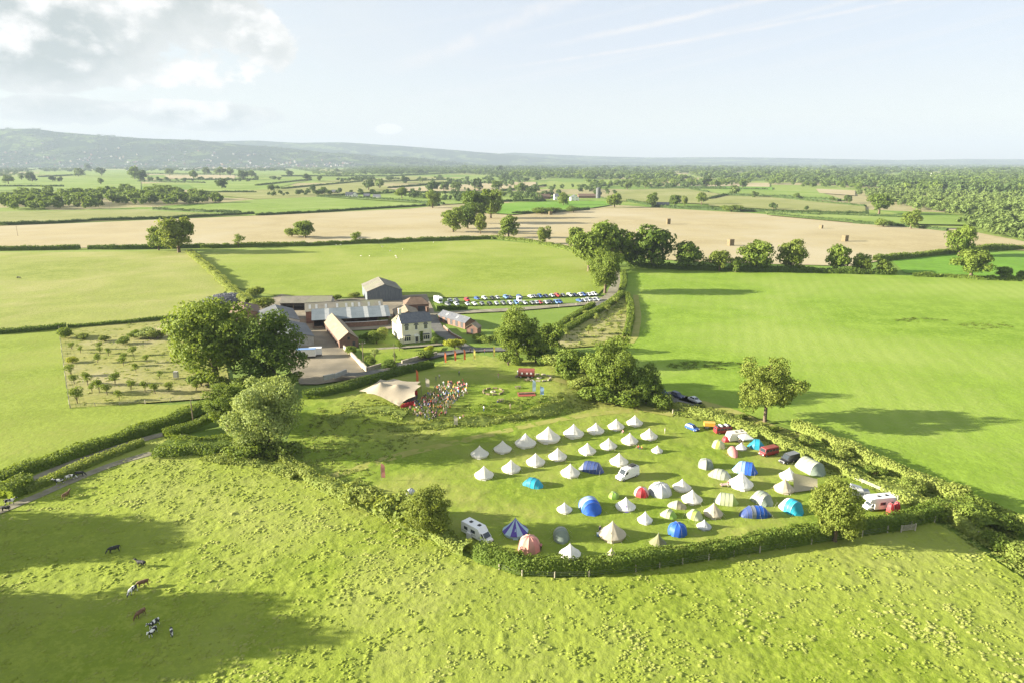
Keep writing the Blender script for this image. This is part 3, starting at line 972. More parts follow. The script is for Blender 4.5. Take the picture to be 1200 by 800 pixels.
# single trees scattered over the far patchwork
spots = [(92, 207, 198), (119, 206, 197), (158, 210, 195), (165, 213, 200), (199, 206, 198), (227, 210, 200), (243, 205, 197), (258, 206, 196), (270, 206, 197), (260, 221, 210),
         (285, 211, 200), (295, 208, 200), (38, 213, 203), (10, 216, 206), (118, 216, 209), (340, 207, 200), (360, 212, 204), (375, 212, 206), (318, 224, 217), (325, 223, 218),
         (367, 225, 217), (378, 228, 220), (432, 223, 211), (445, 221, 210), (475, 215, 207), (495, 214, 209), (507, 226, 212), (520, 223, 214), (534, 224, 213), (545, 200, 194),
         (560, 222, 210), (582, 224, 212), (540, 234, 229), (590, 231, 226), (756, 220, 212), (797, 218, 208), (826, 219, 207), (838, 220, 211), (870, 221, 211), (884, 232, 225),
         (933, 233, 227), (975, 236, 231), (40, 226, 221), (62, 213, 207), (25, 211, 205), (70, 213, 208), (612, 228, 214), (622, 232, 220), (585, 203, 195), (395, 203, 198),
         (700, 231, 222), (735, 222, 213), (906, 246, 238), (945, 247, 242), (860, 228, 218), (30, 240, 229), (103, 200, 192)]
for i, (px, b, t) in enumerate(spots):
    side = 'the town end' if px < 300 else ('the middle strips' if px < 600 else 'the big wood')
    tpx('fartree', 'field_tree', f'small far hedgerow tree toward {side}, {ORDN(sorted(q for q in spots if (q[0] < 300) == (px < 300) and (q[0] < 600) == (px < 600)).index((px, b, t)))} from the left there', px, b, t - 1, m=R.choice([L_FAR, L_FARB, L_DARK]), wide=1.15, group=f'far trees toward {side}')

# orchard saplings
orch = [(338, 440, 1), (378, 455, .9), (468, 436, .9), (470, 458, .8), (510, 468, 1.2), (458, 500, 1.4), (580, 515, 1.5), (638, 545, 1.4), (625, 465, 1.6), (335, 560, 2), (412, 605, 2.4), (540, 600, 2),
        (363, 690, 3), (467, 640, 2.4), (503, 650, 1.7), (615, 632, 1.5), (680, 635, 1.6), (728, 645, 1.6), (793, 635, 1.3), (560, 676, 1.4), (920, 630, 1.7), (690, 500, 1.1), (750, 575, .9), (350, 600, 1.5), (585, 492, 1.1), (432, 640, 1.2)]
rows = {}
for x, y, s in orch:
    px, py = x / 4, 300 + y / 4
    row = 'far' if py < 416 else ('far middle' if py < 432 else ('near middle' if py < 452 else 'near'))
    k = rows[row] = rows.get(row, 0) + 1
    tree('small', 'sapling', f'young orchard tree in the {row} row of the straw plot, {ORD[k - 1]} from its left', px, py, 2.0 + 1.15 * s, group='young trees of the orchard plot', wide=1.1, cat='sapling')
for i, (x, y, s, mm, lb) in enumerate(((690, 385, 4.6, L_PALE, 'pale round bush at the top of the orchard plot'), (630, 385, 3.6, L_HEDGE, 'green bush left of the pale round orchard bush'), (740, 390, 3.8, L_OLIVE, 'brownish bush right of the pale round orchard bush'),
                                       (580, 412, 3, L_HEDGE, 'low bush under the orchard top hedge'), (490, 400, 2.6, L_OLIVE, 'small brown bush at the orchard top'), (295, 385, 4.2, L_HEDGE, 'dense bush at the orchard corner post'),
                                       (390, 390, 2.6, L_SCRUB, 'pale low scrub at the orchard top left'), (800, 360, 3, L_OLIVE, 'reddish bush beside the big oak at the orchard'), (850, 480, 3.6, L_SCRUB, 'straw coloured bush under the big oak'), (340, 500, 2.4, L_YELLOW, 'yellow flowering bush by the orchard fence'))):
    tree('shrub', 'bush', lb, x / 4, 300 + y / 4, s, cat='bush', m=mm, wide=1.2)

# trees standing outside the picture at the left, whose long shadows cross the pasture
for i, (x, y, h) in enumerate(((-98, 88, 20.5), (-106, 92, 18.5), (-101, 82, 16), (-113, 86, 18), (-123, 113, 17), (-132, 117, 18.5), (-139, 110, 15), (-120, 96, 12), (-99, 75, 13), (-124, 78, 18))):
    tree('dense', 'oak_tree', 'roadside oak beyond the left edge of the pasture', 0, 0, h, group='oaks beyond the left edge', at=G(x, y), wide=1.1)


def hedge(label, px, w, h, ls, m=L_HEDGE, name='hedge', bump=0.35, dens=1.5, dz=0.0, seed=None, group=None, close=None):
    """a hedge along a course: leaf clumps over an uneven solid body, one mesh"""
    pts = [P(*q) for q in px]
    seed = seed if seed is not None else int(px[0][0] * 7 + px[0][1]) % 9999
    r = np.random.default_rng(seed)
    q = []
    for a, b in zip(pts, pts[1:]):
        n = max(1, int((b - a).length / max(0.8, ls * 1.5)))
        q += [a.lerp(b, i / n) for i in range(n)]
    q.append(pts[-1])
    q = np.array([(p.x, p.y) for p in q])
    for _ in range(3):
        if len(q) > 4:
            q[1:-1] = (q[:-2] + q[1:-1] * 2 + q[2:]) / 4
    seg = np.linalg.norm(np.diff(q, axis=0), axis=1)
    cum = np.concatenate([[0], np.cumsum(seg)])
    L = cum[-1]
    d = np.gradient(q, axis=0)
    d = d / (np.linalg.norm(d, axis=1)[:, None] + 1e-9)
    nr = np.stack([-d[:, 1], d[:, 0]], 1)
    hh = lambda x, y: h * (1 - bump / 2 + bump * 1.5 * (fbm(np.asarray(x) * 0.16 + seed, np.asarray(y) * 0.16, 3) - 0.25))
    ww = lambda x, y: w * (1 - bump / 2 + bump * 1.5 * (fbm(np.asarray(x) * 0.2 + 70, np.asarray(y) * 0.2 + seed, 3) - 0.25))
    # body
    K = 7
    ang = np.linspace(0, pi, K)
    H, W = hh(q[:, 0], q[:, 1]) * 0.86, ww(q[:, 0], q[:, 1]) * 0.42
    prof = np.stack([np.sign(np.cos(ang)) * np.abs(np.cos(ang)) ** 0.5, np.sin(ang) ** 0.5], 1)
    C = q[:, None, :] + nr[:, None, :] * (prof[None, :, 0:1] * W[:, None, None])
    Z = land(C[..., 0], C[..., 1]) + prof[None, :, 1] * H[:, None] - 0.1 + dz
    V0 = np.concatenate([C, Z[..., None]], 2).reshape(-1, 3)
    i = np.arange(len(q) * K).reshape(len(q), K)
    F0 = np.stack([i[:-1, :-1].ravel(), i[1:, :-1].ravel(), i[1:, 1:].ravel(), i[:-1, 1:].ravel()], 1)
    ends = []
    # leaves
    n = int(L * (2 * h + w) / (ls * ls * 0.75) * dens)
    s = r.uniform(0, L, n)
    a = r.uniform(0.0, pi, n)
    cx, cy = np.interp(s, cum, q[:, 0]), np.interp(s, cum, q[:, 1])
    nx, ny = np.interp(s, cum, nr[:, 0]), np.interp(s, cum, nr[:, 1])
    px_, pz_ = np.sign(np.cos(a)) * np.abs(np.cos(a)) ** 0.55, np.sin(a) ** 0.55
    Hs, Ws = hh(cx, cy), ww(cx, cy) * 0.5
    k = r.uniform(0.86, 1.12, n)
    X, Y = cx + nx * px_ * Ws * k, cy + ny * px_ * Ws * k
    Z = land(X, Y) + pz_ * Hs * k + dz
    nm = np.stack([nx * np.cos(a), ny * np.cos(a), np.sin(a)], 1)
    nm = unit(nm + r.normal(size=nm.shape) * 0.45)
    V1, F1 = quads(np.stack([X, Y, Z], 1), nm, ls, seed)
    tn = np.clip(0.6 * (fbm(X * 0.5, Y * 0.5, 2) * 1.6 - 0.3) + 0.4 * r.random(n), 0, 1)
    V = np.concatenate([V0, V1])
    F = np.concatenate([F0, F1 + len(V0)])
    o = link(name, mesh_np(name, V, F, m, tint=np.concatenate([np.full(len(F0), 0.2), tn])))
    return tag(o, label, 'hedge' if name == 'hedge' else name.replace('_', ' '), group)


hedge('ragged west hedge of the camping field running down from the willow', HEDGE_CAMP_W, 4.0, 2.3, 0.5, bump=0.9, m=L_SCRUB, dens=1.2)
hedge('clipped front hedge along the near side of the camping field', HEDGE_CAMP_S, 3.5, 3.0, 0.40, bump=0.55)
hedge('rough inner hedge bank down the right side of the campsite', HEDGE_CAMP_E, 4.2, 2.0, 0.46, m=L_SCRUB, bump=0.9, dens=1.2)
hedge('tall green outer hedge between right field and camp bank', HEDGE_RIGHT, 3.4, 2.5, 0.46, m=L_SCRUB, bump=0.8)
hedge('thick hedge joining the two right hand hedges at the camp corner', [(1090, 606), (1110, 600), (1140, 610), (1162, 626)], 6.0, 3.6, 0.46, bump=0.6)
hedge('upper lane hedge beside the bright lower meadow', [(-20, 575), (20, 558), (65, 543), (105, 530), (150, 513), (200, 497), (243, 479)], 4.2, 2.8, 0.5, m=L_HEDGE, bump=0.4)
hedge('lower clipped lane hedge on the cow pasture side', [(30, 578), (58, 566), (86, 553), (114, 541), (140, 531), (168, 521)], 2.6, 1.9, 0.45, bump=0.3, m=L_SCRUB)
hedge('bushy clump of lane hedge at the picture edge near the cows', [(2, 586), (18, 579), (36, 571)], 5.5, 3.4, 0.5, bump=0.5)
hedge('clipped bright topped hedge from lane to willow', [(192, 512), (215, 506), (245, 494), (262, 486)], 2.6, 2.2, 0.45, bump=0.25, m=L_HEDGE)
hedge('broad bramble thicket under the willow at the pasture top', [(190, 526), (225, 527), (262, 524), (300, 526), (330, 535)], 9.0, 2.4, 0.6, m=L_HEDGE, bump=0.9)
hedge('low fringe of scrub in front of the bramble thicket', [(240, 536), (280, 541), (320, 547), (350, 560)], 4.5, 1.5, 0.5, m=L_SCRUB, bump=0.9)
hedge('dark curved hedge between yard and stage lawn', [(355, 466), (380, 463), (410, 456), (440, 447), (470, 438), (506, 430)], 3.2, 2.4, 0.5, m=L_DARK, bump=0.3)
hedge('hedge across the hay field bottom above the orchard', [(-60, 393), (0, 391), (40, 388), (78, 384)], 3.4, 2.2, 0.6, m=L_DARK, bump=0.4)
hedge('narrow hedge along the orchard top toward the big oak', [(80, 384), (120, 381), (165, 377), (205, 373)], 2.6, 1.5, 0.6, m=L_DARK, bump=0.4)
hedge('long hedge slanting from hay field oak to the silage heap', [(222, 297), (238, 310), (252, 322), (264, 334), (276, 346), (292, 356)], 5.5, 3.2, 0.6, m=L_SCRUB, bump=0.6)
hedge('outer hedge of the curving lane beside the rough paddock', [(730, 320), (731, 333), (727, 348), (712, 359), (690, 372), (668, 385), (648, 396)], 3.6, 2.4, 0.55, m=L_HEDGE, bump=0.25)
hedge('inner clipped hedge of the curving lane by the car park', [(695, 359), (680, 368), (664, 378), (648, 388)], 3.2, 2.2, 0.55, m=L_HEDGE, bump=0.25)
hedge('hedge between rough paddock and the big right field', [(734, 346), (739, 358), (739, 375), (734, 395)], 3.4, 2.2, 0.55, m=L_HEDGE, bump=0.4)
hedge('short hedge beside the big camper in the car park', [(512, 363), (530, 362.5), (548, 362)], 2.6, 1.7, 0.6, m=L_DARK, bump=0.3)
hedge('overgrown hedge below the oak in the paddock corner', [(640, 412), (660, 415), (680, 424)], 6, 3, 0.6, m=L_HEDGE, bump=0.7)
hedge('dark hedge between the lane oak and the red trailer', [(615, 412), (640, 420), (660, 432)], 5, 2.4, 0.55, m=L_DARK, bump=0.6)
hedge('long hedge below the left stubble field', [(-40, 294), (40, 293), (94, 292)], 4, 3.4, 1.0, m=L_DARK, bump=0.3)
hedge('hedge below the stubble from the field gap to the oak', [(104, 292), (150, 292), (200, 291), (240, 290)], 4, 3.4, 1.0, m=L_DARK, bump=0.3)
hedge('hedge between stubble and the bright field behind the farm', [(235, 291), (300, 289), (360, 288), (420, 285), (480, 283), (540, 281), (575, 280)], 4, 3.2, 1.0, m=L_HEDGE, bump=0.6)
hedge('hedge under the right stubble left of the dark oaks', [(575, 279), (620, 284), (660, 292), (690, 299)], 5, 3, 1.0, m=L_HEDGE, bump=0.5)
hedge('dark undergrowth joining the row of oaks', [(735, 313), (800, 316), (860, 318), (930, 319), (1000, 321), (1050, 322)], 5, 3.6, 0.9, m=L_DARK, bump=0.5)
hedge('hedge behind the small vivid green field', [(1025, 306), (1060, 303), (1110, 298), (1160, 293), (1215, 292)], 5, 4, 1.0, m=L_HEDGE, bump=0.5)
hedge('thin hedge at the top of the big right field by the broad oak', [(1070, 324), (1110, 325), (1150, 328), (1215, 330)], 3.5, 2.6, 0.9, m=L_HEDGE, bump=0.6)
hedge('ragged growth on the crest above the bell tents', [(455, 492), (480, 491), (520, 487), (560, 484), (600, 480), (640, 474), (665, 468)], 4.5, 0.9, 0.5, m=L_SCRUB, bump=1.2, dens=0.7)
hedge('rough growth on the mound beside the stage tent', [(385, 490), (420, 480), (450, 478), (475, 484)], 6.0, 0.7, 0.5, m=L_SCRUB, bump=1.2, dens=0.6)

fh_n = {}
far_hedges = [
    [(0, 264), (60, 262), (110, 259), (200, 256), (298, 251)], [(300, 253), (380, 249), (460, 244), (515, 241)], [(180, 246), (240, 249), (282, 250)], [(372, 231), (440, 234), (520, 240)],
    [(0, 228), (18, 228)], [(236, 226), (300, 226)], [(212, 211), (300, 211)], [(168, 204), (300, 206)], [(88, 198), (220, 198)], [(45, 208), (100, 205)], [(162, 213), (240, 215)],
    [(300, 218), (365, 211)], [(330, 222), (425, 213)], [(330, 207), (455, 207), (540, 203)], [(300, 199), (350, 197)], [(440, 214), (530, 211)], [(455, 221), (510, 216), (590, 214)],
    [(590, 224), (640, 218)], [(372, 231), (470, 226), (600, 227)], [(600, 251), (640, 250), (690, 246)], [(735, 236), (770, 243), (830, 246), (900, 249), (960, 253)], [(830, 234), (850, 229)],
    [(850, 229), (910, 231), (985, 236)], [(905, 232), (1014, 243)], [(905, 249), (1014, 251)], [(960, 252), (1010, 254), (1060, 256)], [(900, 252), (960, 258), (1010, 262)], [(760, 221), (900, 223)],
    [(1000, 262), (1060, 266), (1110, 271)], [(800, 221), (830, 226)], [(560, 238), (600, 236), (640, 236)], [(640, 233), (690, 232)], [(780, 219), (850, 221)], [(0, 219), (40, 219), (75, 219)],
    [(500, 217), (540, 213)], [(345, 198), (395, 206)],
]
for i, px in enumerate(far_hedges):
    d = hscale(px[0][1])
    mid = px[len(px) // 2]
    side = 'below the town ridge' if mid[0] < 300 else ('in the middle of the patchwork' if mid[0] < 620 else 'before the big wood')
    hedge(f'thin dark far hedge line {side}, {ORDN(fh_n.setdefault(side, []).__len__())} one traced there', px, 3.6 + d, 2.6 + d * 0.8, max(1.0, d * 1.0), m=L_FAR, bump=0.6, dens=1.0, group=f'far hedges {side}')
    fh_n[side].append(i)


# ------------------------------------------------------------------ woods too far to part tree from tree
def wood(name, label, poly, n, hr, m, seed, ls=0.22, clump=None, tmpl=70, hill=False):
    r = np.random.default_rng(seed)
    xs = [p[0] for p in poly]
    ys = [p[1] for p in poly]
    q = []
    while len(q) < n:
        c = np.stack([r.uniform(min(xs), max(xs), n), r.uniform(min(ys), max(ys), n)], 1)
        ok = inside(c[:, 0], c[:, 1], poly)
        if clump:
            ok &= fbm(c[:, 0] * 0.045 + seed * 13, c[:, 1] * 0.16, 3) > clump - r.random(n) * 0.12
        q += list(c[ok])
    q = np.array(q[:n])
    if hill:
        ok = fbm(q[:, 0] * 0.05, q[:, 1] * 22, 4) + (0.35 - q[:, 1]) * 0.35 > 0.47
        q = q[ok]
        n = len(q)
    base = np.array([on_hill(*p) for p in q] if hill else [P0(*p) for p in q])
    T = []
    for k in range(4):
        pts, nrm, tint, _, _ = crown_points(seed * 5 + k, 0.36, 0.36, 0.44, 0.42, 8, 0.2, tmpl, top=0.3, low=-0.6)
        V, F = quads(pts, nrm, ls, seed + k)
        T.append((V, tint))
    VV, TT = [], []
    for k in range(4):
        idx = np.arange(n)[np.arange(n) % 4 == k]
        V, tint = T[k]
        D = base[idx, 1]
        s = r.uniform(hr[0], hr[1], len(idx)) * (1 + np.clip(D - 2500, 0, 9000) / 9000)
        w = s * r.uniform(0.85, 1.25, len(idx)) * (1 + np.clip(D - 1500, 0, 8000) / 3500)
        an = r.uniform(0, 6.28, len(idx))
        c, sn = np.cos(an), np.sin(an)
        x = (V[None, :, 0] * c[:, None] - V[None, :, 1] * sn[:, None]) * w[:, None] + base[idx, 0][:, None]
        y = (V[None, :, 0] * sn[:, None] + V[None, :, 1] * c[:, None]) * w[:, None] + base[idx, 1][:, None]
        z = V[None, :, 2] * s[:, None] + (base[idx, 2][:, None] - 2 if hill else 0)
        VV.append(np.stack([x, y, z], 2).reshape(-1, 3))
        tt = np.clip(tint[None, :] * 0.5 + r.uniform(0, 0.6, len(idx))[:, None], 0, 1)
        TT.append(tt.ravel())
    V = np.concatenate(VV)
    F = np.arange(len(V)).reshape(-1, 4)
    tag(link(name, mesh_np(name, V, F, m, tint=np.concatenate(TT))), label, kind='stuff')


wood('woods', 'dark belt of mixed trees left of the stubble field', [(5, 246), (5, 232), (40, 229), (90, 226), (150, 224), (200, 226), (262, 232), (264, 238), (150, 243), (60, 247)], 230, (13, 24), L_DARK, 3, tmpl=160)
wood('woods', 'small wood at the left edge of the far fields', [(-20, 208), (38, 207), (36, 201), (-20, 200)], 60, (11, 17), L_FAR, 4)
BIG = [(585, 212), (640, 209), (700, 211), (770, 213), (840, 211), (905, 213), (1000, 219), (1060, 226), (1215, 232), (1215, 200), (1000, 199), (850, 198), (700, 199), (600, 203)]
wood('woods', 'big wood covering the middle distance on the right', BIG, 2000, (15, 28), L_FAR, 5, clump=0.47)
wood('woods', 'paler crowns mixed through the big wood on the right', BIG, 600, (13, 24), L_FARB, 15, clump=0.5)
wood('woods', 'tallest dark crowns of the big wood on the right', BIG, 700, (18, 32), L_DARK, 16, clump=0.55)
wood('woods', 'wooded slopes and hedges of the town ridge', [(-120, 0.03), (560, 0.03), (560, 0.6), (-120, 0.6)], 3000, (8, 15), L_FAR, 17, tmpl=30, hill=True)
wood('woods', 'lighter wooded common behind the right end of the stubble', [(1000, 228), (1040, 238), (1075, 246), (1120, 254), (1215, 250), (1215, 222), (1100, 222), (1020, 222)], 620, (9, 16), L_FARB, 6, tmpl=110)
wood('woods', 'pale scrubby wood at the right edge beyond the stubble', [(1120, 262), (1160, 276), (1215, 284), (1215, 254), (1150, 256)], 170, (7, 13), L_FARB, 7, tmpl=160)
wood('woods', 'long wooded skyline of the plain', [(440, 206), (400, 196), (330, 196), (250, 193), (160, 196), (-20, 197), (-20, 192.5), (200, 191.5), (480, 193), (1215, 192), (1215, 202), (800, 201), (620, 206), (545, 201)], 5200, (10, 18), L_FAR, 8, tmpl=36)
wood('woods', 'light green plantation left of the middle distance', [(338, 197), (365, 204), (398, 208), (430, 206), (430, 197), (380, 193)], 150, (10, 15), L_FARB, 9)
wood('woods', 'dark edge of the plantation behind the far strips', [(395, 206), (470, 203), (525, 202), (525, 197), (420, 197)], 160, (10, 15), L_FAR, 10)
wood('woods', 'trees round the far white farm', [(600, 238), (640, 236), (650, 230), (700, 230), (720, 228), (700, 220), (620, 220), (596, 226)], 60, (9, 15), L_FAR, 12, tmpl=120)
wood('woods', 'thin line of trees behind the far cottage', [(410, 229), (500, 231), (560, 234), (600, 231), (640, 226), (600, 220), (560, 220), (470, 223)], 55, (8, 14), L_FAR, 13, tmpl=100)


wood('woods', 'dark wooded belt between the middle strips and the skyline', [(425, 205), (520, 204), (610, 207), (640, 209), (640, 197), (425, 196)], 800, (14, 24), L_FAR, 71)
wood('woods', 'broken tree belts before the town ridge', [(-20, 199), (340, 199), (340, 201), (-20, 202)], 190, (10, 18), L_FAR, 72, clump=0.5)
wood('woods', 'dense dark trees in front of the big wood on the right', [(690, 216), (900, 212), (1010, 219), (1010, 224), (900, 217), (690, 220)], 170, (11, 19), L_DARK, 73, clump=0.47, tmpl=100)
for lb, poly, n_, k_ in (('scattered hedgerow trees by the left picture edge', [(-20, 197), (95, 195), (95, 199), (-20, 202)], 36, L_FAR), ('far hedgerow trees left of the plantation', [(120, 196), (335, 195), (335, 197.5), (120, 198.5)], 80, L_FAR),
                         ('trees along the brook behind the lone oak', [(480, 231), (560, 235), (560, 238), (480, 233)], 16, L_FAR), ('loose trees between middle strips and big wood', [(520, 214), (600, 205), (650, 208), (600, 219), (540, 219)], 60, L_FAR),
                         ('hedgerow trees above the olive strip', [(690, 219), (860, 216), (860, 219), (690, 223)], 34, L_FAR), ('hedgerow trees under the plantation', [(395, 211), (520, 208), (520, 211), (395, 214)], 22, L_FAR),
                         ('trees on the far hedge over the stubble', [(300, 228), (480, 226), (480, 229), (300, 231)], 14, L_FAR), ('far trees between the bright strips at left', [(160, 211), (330, 210), (330, 213), (160, 214)], 24, L_FAR)):
    wood('woods', lb, poly, int(n_ * 1.9), (8, 17), k_, 30 + n_, tmpl=110)

# tussocks of long grass
def tufts(name, label, poly, n, thr, size, m, seed, xr, yr):
    r = np.random.default_rng(seed)
    x, y = r.uniform(*xr, n), r.uniform(*yr, n)
    f = 0.78 * fbm(x * 0.42 + 40, y * 0.42 + 9, 3) + 0.22 * fbm(x * 0.05 + 9, y * 0.05, 2)
    ok = (f > thr) & inside(x, y, poly)
    x, y = x[ok], y[ok]
    k = len(x)
    V, N, S = [], [], []
    b = 6
    X = np.repeat(x, b) + r.normal(0, 0.34, k * b)
    Y = np.repeat(y, b) + r.normal(0, 0.3, k * b)
    s = np.repeat(r.uniform(0.5, 1.3, k), b) * size
    Z = land(X, Y) + (pasture_relief(X, Y) if 'pasture' in label else tuss(X, Y) * 0.2) + s * 0.22
    nm = unit(np.stack([r.normal(size=k * b) * 0.55, r.normal(size=k * b) * 0.55, np.abs(r.normal(size=k * b)) * 0.6 + 1.9], 1))
    V, F = quads(np.stack([X, Y, Z], 1), nm, s, seed, 0.6)
    tn = np.clip(0.5 * np.repeat(r.random(k), b) + 0.5 * r.random(k * b), 0, 1)
    tag(link(name, mesh_np(name, V, F, m, tint=tn)), label, kind='stuff')


m_tussock = grass('tussock_grass', alb(194, 210, 92), alb(172, 194, 68), alb(210, 216, 122), 0.7, 0.15, (0.05, 0.4, 3.0))


def mounds(name, label, poly, n, thr, m, seed, xr, yr):
    """tussocks: small uneven heaps of long grass, leaning with the wind"""
    r = np.random.default_rng(seed)
    x, y = r.uniform(*xr, n), r.uniform(*yr, n)
    f = 0.78 * fbm(x * 0.55 + 40, y * 0.55 + 9, 3) + 0.22 * fbm(x * 0.045 + 9, y * 0.045, 2) + r.normal(0, 0.05, n)
    ok = (f > thr) & inside(x, y, poly)
    x, y = x[ok], y[ok]
    k = len(x)
    rr = r.uniform(0.13, 0.34, k) * (0.7 + 0.7 * r.random(k) ** 2)
    h = rr * r.uniform(0.2, 0.5, k)
    z = pasture_relief(x, y)
    K = 7
    an = np.linspace(0, 2 * pi, K, endpoint=False)[None] + r.uniform(0, 6, k)[:, None]
    st = 1 + r.uniform(-0.3, 0.5, (k, 1)) * np.abs(np.cos(an))
    rings = []
    for q, hz_ in ((1.05, -0.12), (0.75, 0.55), (0.34, 0.95)):
        w = rr[:, None] * q * st * r.uniform(0.72, 1.25, (k, K))
        rings.append(np.stack([x[:, None] + w * np.cos(an) + hz_ * 0.1, y[:, None] + w * np.sin(an), np.broadcast_to((z + land(x, y) + h * hz_)[:, None], (k, K)) + r.normal(0, 0.02, (k, K))], 2))
    V = np.concatenate(rings, 1)
    top = np.stack([x + 0.08, y, z + land(x, y) + h], 1)[:, None]
    V = np.concatenate([V, top], 1)
    F = []
    for a in range(2):
        for i in range(K):
            i2 = (i + 1) % K
            F += [(a * K + i, a * K + i2, (a + 1) * K + i2), (a * K + i, (a + 1) * K + i2, (a + 1) * K + i)]
    F += [(2 * K + i, 2 * K + (i + 1) % K, 3 * K) for i in range(K)]
    F = (np.array(F)[None] + (np.arange(k) * (3 * K + 1))[:, None, None]).reshape(-1, 3)
    tag(link(name, mesh_np(name, V.reshape(-1, 3), F, m, smooth=True)), label, kind='stuff')


mounds('grass', 'tussocks of long grass scattered over the cow pasture', [P0(*q) for q in pasture_px], 90000, 0.56, m_tussock, 21, (-130, 110), (70, 172))
bank_px = [(352, 555), (345, 520), (372, 492), (430, 478), (520, 488), (640, 474), (700, 462), (700, 478), (620, 494), (520, 505), (470, 530), (430, 560), (440, 592), (400, 580)]
tufts('grass', 'rough long grass on the bank above the tents', [P0(*q) for q in bank_px], 9000, 0.36, 0.6, L_SCRUB, 22, (-90, 40), (125, 235))
verge_px = [(768, 468), (830, 476), (935, 508), (1050, 555), (1215, 640), (1215, 690), (1100, 612), (1000, 566), (920, 532), (840, 498), (770, 482)]
tufts('grass', 'rank verge growth between the two right hand hedges', [P0(*q) for q in verge_px], 16000, 0.30, 0.75, L_SCRUB, 23, (20, 140), (95, 225))
padd_px = [(735, 344), (740, 370), (738, 398), (700, 405), (655, 408), (640, 400), (700, 368)]
tufts('grass', 'tall seeding weeds in the rough paddock', [P0(*q) for q in padd_px], 3000, 0.4, 0.9, L_SCRUB, 24, (10, 70), (250, 420))
orch_px = [(70, 385), (205, 374), (240, 372), (262, 400), (270, 460), (250, 466), (82, 478)]
tufts('grass', 'long straw grass in the orchard plot', [P0(*q) for q in orch_px], 3500, 0.46, 0.6, L_SCRUB, 25, (-210, -80), (180, 310))

for lb, cx_, cy_, ww, hh_ in (('dark nettle patch in the big right field', 1080, 375, 32, 3), ('second dark nettle patch farther right in the field', 1155, 382, 34, 5), ('weedy scatter under the shadow of the gateway trees', 830, 428, 50, 5)):
    pl = [P0(cx_ + ww * math.cos(a_), cy_ + hh_ * math.sin(a_)) for a_ in np.linspace(0, 6.28, 14)]
    ax_, ay_ = [p_[0] for p_ in pl], [p_[1] for p_ in pl]
    tufts('weeds', lb, pl, 900, 0.53, 0.45, L_HEDGE, int(cx_), (min(ax_), max(ax_)), (min(ay_), max(ay_)))
for px, b, t, w, lb in ((236, 452, 436, 1.3, 'bush at the left foot of the big dark oak'), (258, 460, 443, 1.4, 'bush under the middle of the big dark oak'), (290, 456, 438, 1.4, 'bush between the trunks of the two dark oaks'), (318, 455, 438, 1.4, 'bush at the foot of the shaded oak'), (344, 452, 437, 1.3, 'bush at the yard side of the shaded oak'),
                        (292, 535, 512, 1.4, 'bush under the left side of the willow'), (335, 535, 514, 1.3, 'bush under the right side of the willow'), (596, 428, 414, 1.4, 'bush at the left foot of the tall lane oak'), (700, 470, 450, 1.5, 'bush at the foot of the gateway oak'), (733, 474, 452, 1.5, 'bush between gateway oak and dark tree')):
    tpx('shrub', 'bush', lb, px, b, t, m=L_HEDGE, wide=w, cat='bush')

# ------------------------------------------------------------------ buildings
KB = 1.9
m_cream = mat('cream_render', (0.80, 0.75, 0.58), (0.72, 0.67, 0.50), 0.5, 0.85)
m_brick = mat('red_brick', (0.23, 0.135, 0.10), (0.17, 0.105, 0.08), 1.2, 0.9, bump=0.3, bscale=6)
m_stone = mat('wall_stone', (0.40, 0.35, 0.27), (0.28, 0.25, 0.19), 1.5, 0.9, bump=0.4)
m_slate = mat('slate', (0.10, 0.11, 0.13), (0.14, 0.145, 0.16), 1.2, 0.6, bump=0.3, bscale=5)
m_oldtile = mat('weathered_tile', (0.27, 0.22, 0.155), (0.20, 0.165, 0.12), 0.5, 0.85, bump=0.3, bscale=5, c3=(0.22, 0.2, 0.14), s3=0.2)
m_browntile = mat('brown_tile', (0.17, 0.115, 0.08), (0.13, 0.09, 0.065), 0.6, 0.85, bump=0.3, bscale=5)
m_cement = mat('fibre_cement', (0.20, 0.185, 0.15), (0.15, 0.14, 0.115), 0.25, 0.85, wave=('X', 1.1, 0.6), c3=(0.19, 0.19, 0.13), s3=0.12)
m_bluegrey = mat('blue_grey_sheet', (0.15, 0.175, 0.19), (0.115, 0.14, 0.155), 0.2, 0.55, wave=('X', 1.1, 0.5))
m_rooflight = mat('rooflight_sheet', (0.36, 0.37, 0.36), (0.3, 0.31, 0.3), 0.4, 0.4)
m_darkroof = mat('dark_sheet', (0.085, 0.095, 0.105), (0.12, 0.125, 0.13), 0.2, 0.6, wave=('X', 1.1, 0.5))
m_greyboard = mat('grey_boarding', (0.10, 0.12, 0.14), (0.15, 0.165, 0.18), 1.5, 0.8, stretch=(4, 4, 0.3))
m_wood = mat('old_timber', (0.22, 0.17, 0.12), (0.15, 0.12, 0.09), 2, 0.9, stretch=(1, 1, 0.3))
m_white = mat('white_paint', (0.80, 0.79, 0.76), (0.74, 0.73, 0.70), 1, 0.5)
m_glass = mat('window_glass', (0.03, 0.04, 0.05), (0.045, 0.055, 0.065), 2, 0.12, spec=0.6)
m_darkwood = mat('dark_paint', (0.05, 0.05, 0.055), (0.07, 0.07, 0.07), 1, 0.6)
m_earth = mat('shed_floor', (0.16, 0.13, 0.10), (0.11, 0.09, 0.07), 0.8, 0.95)
m_concrete = mat('grey_concrete', (0.42, 0.41, 0.38), (0.33, 0.32, 0.30), 0.8, 0.9)
m_tin = mat('silver_tin', (0.5, 0.52, 0.54), (0.42, 0.44, 0.46), 0.8, 0.45, metal=0.4)


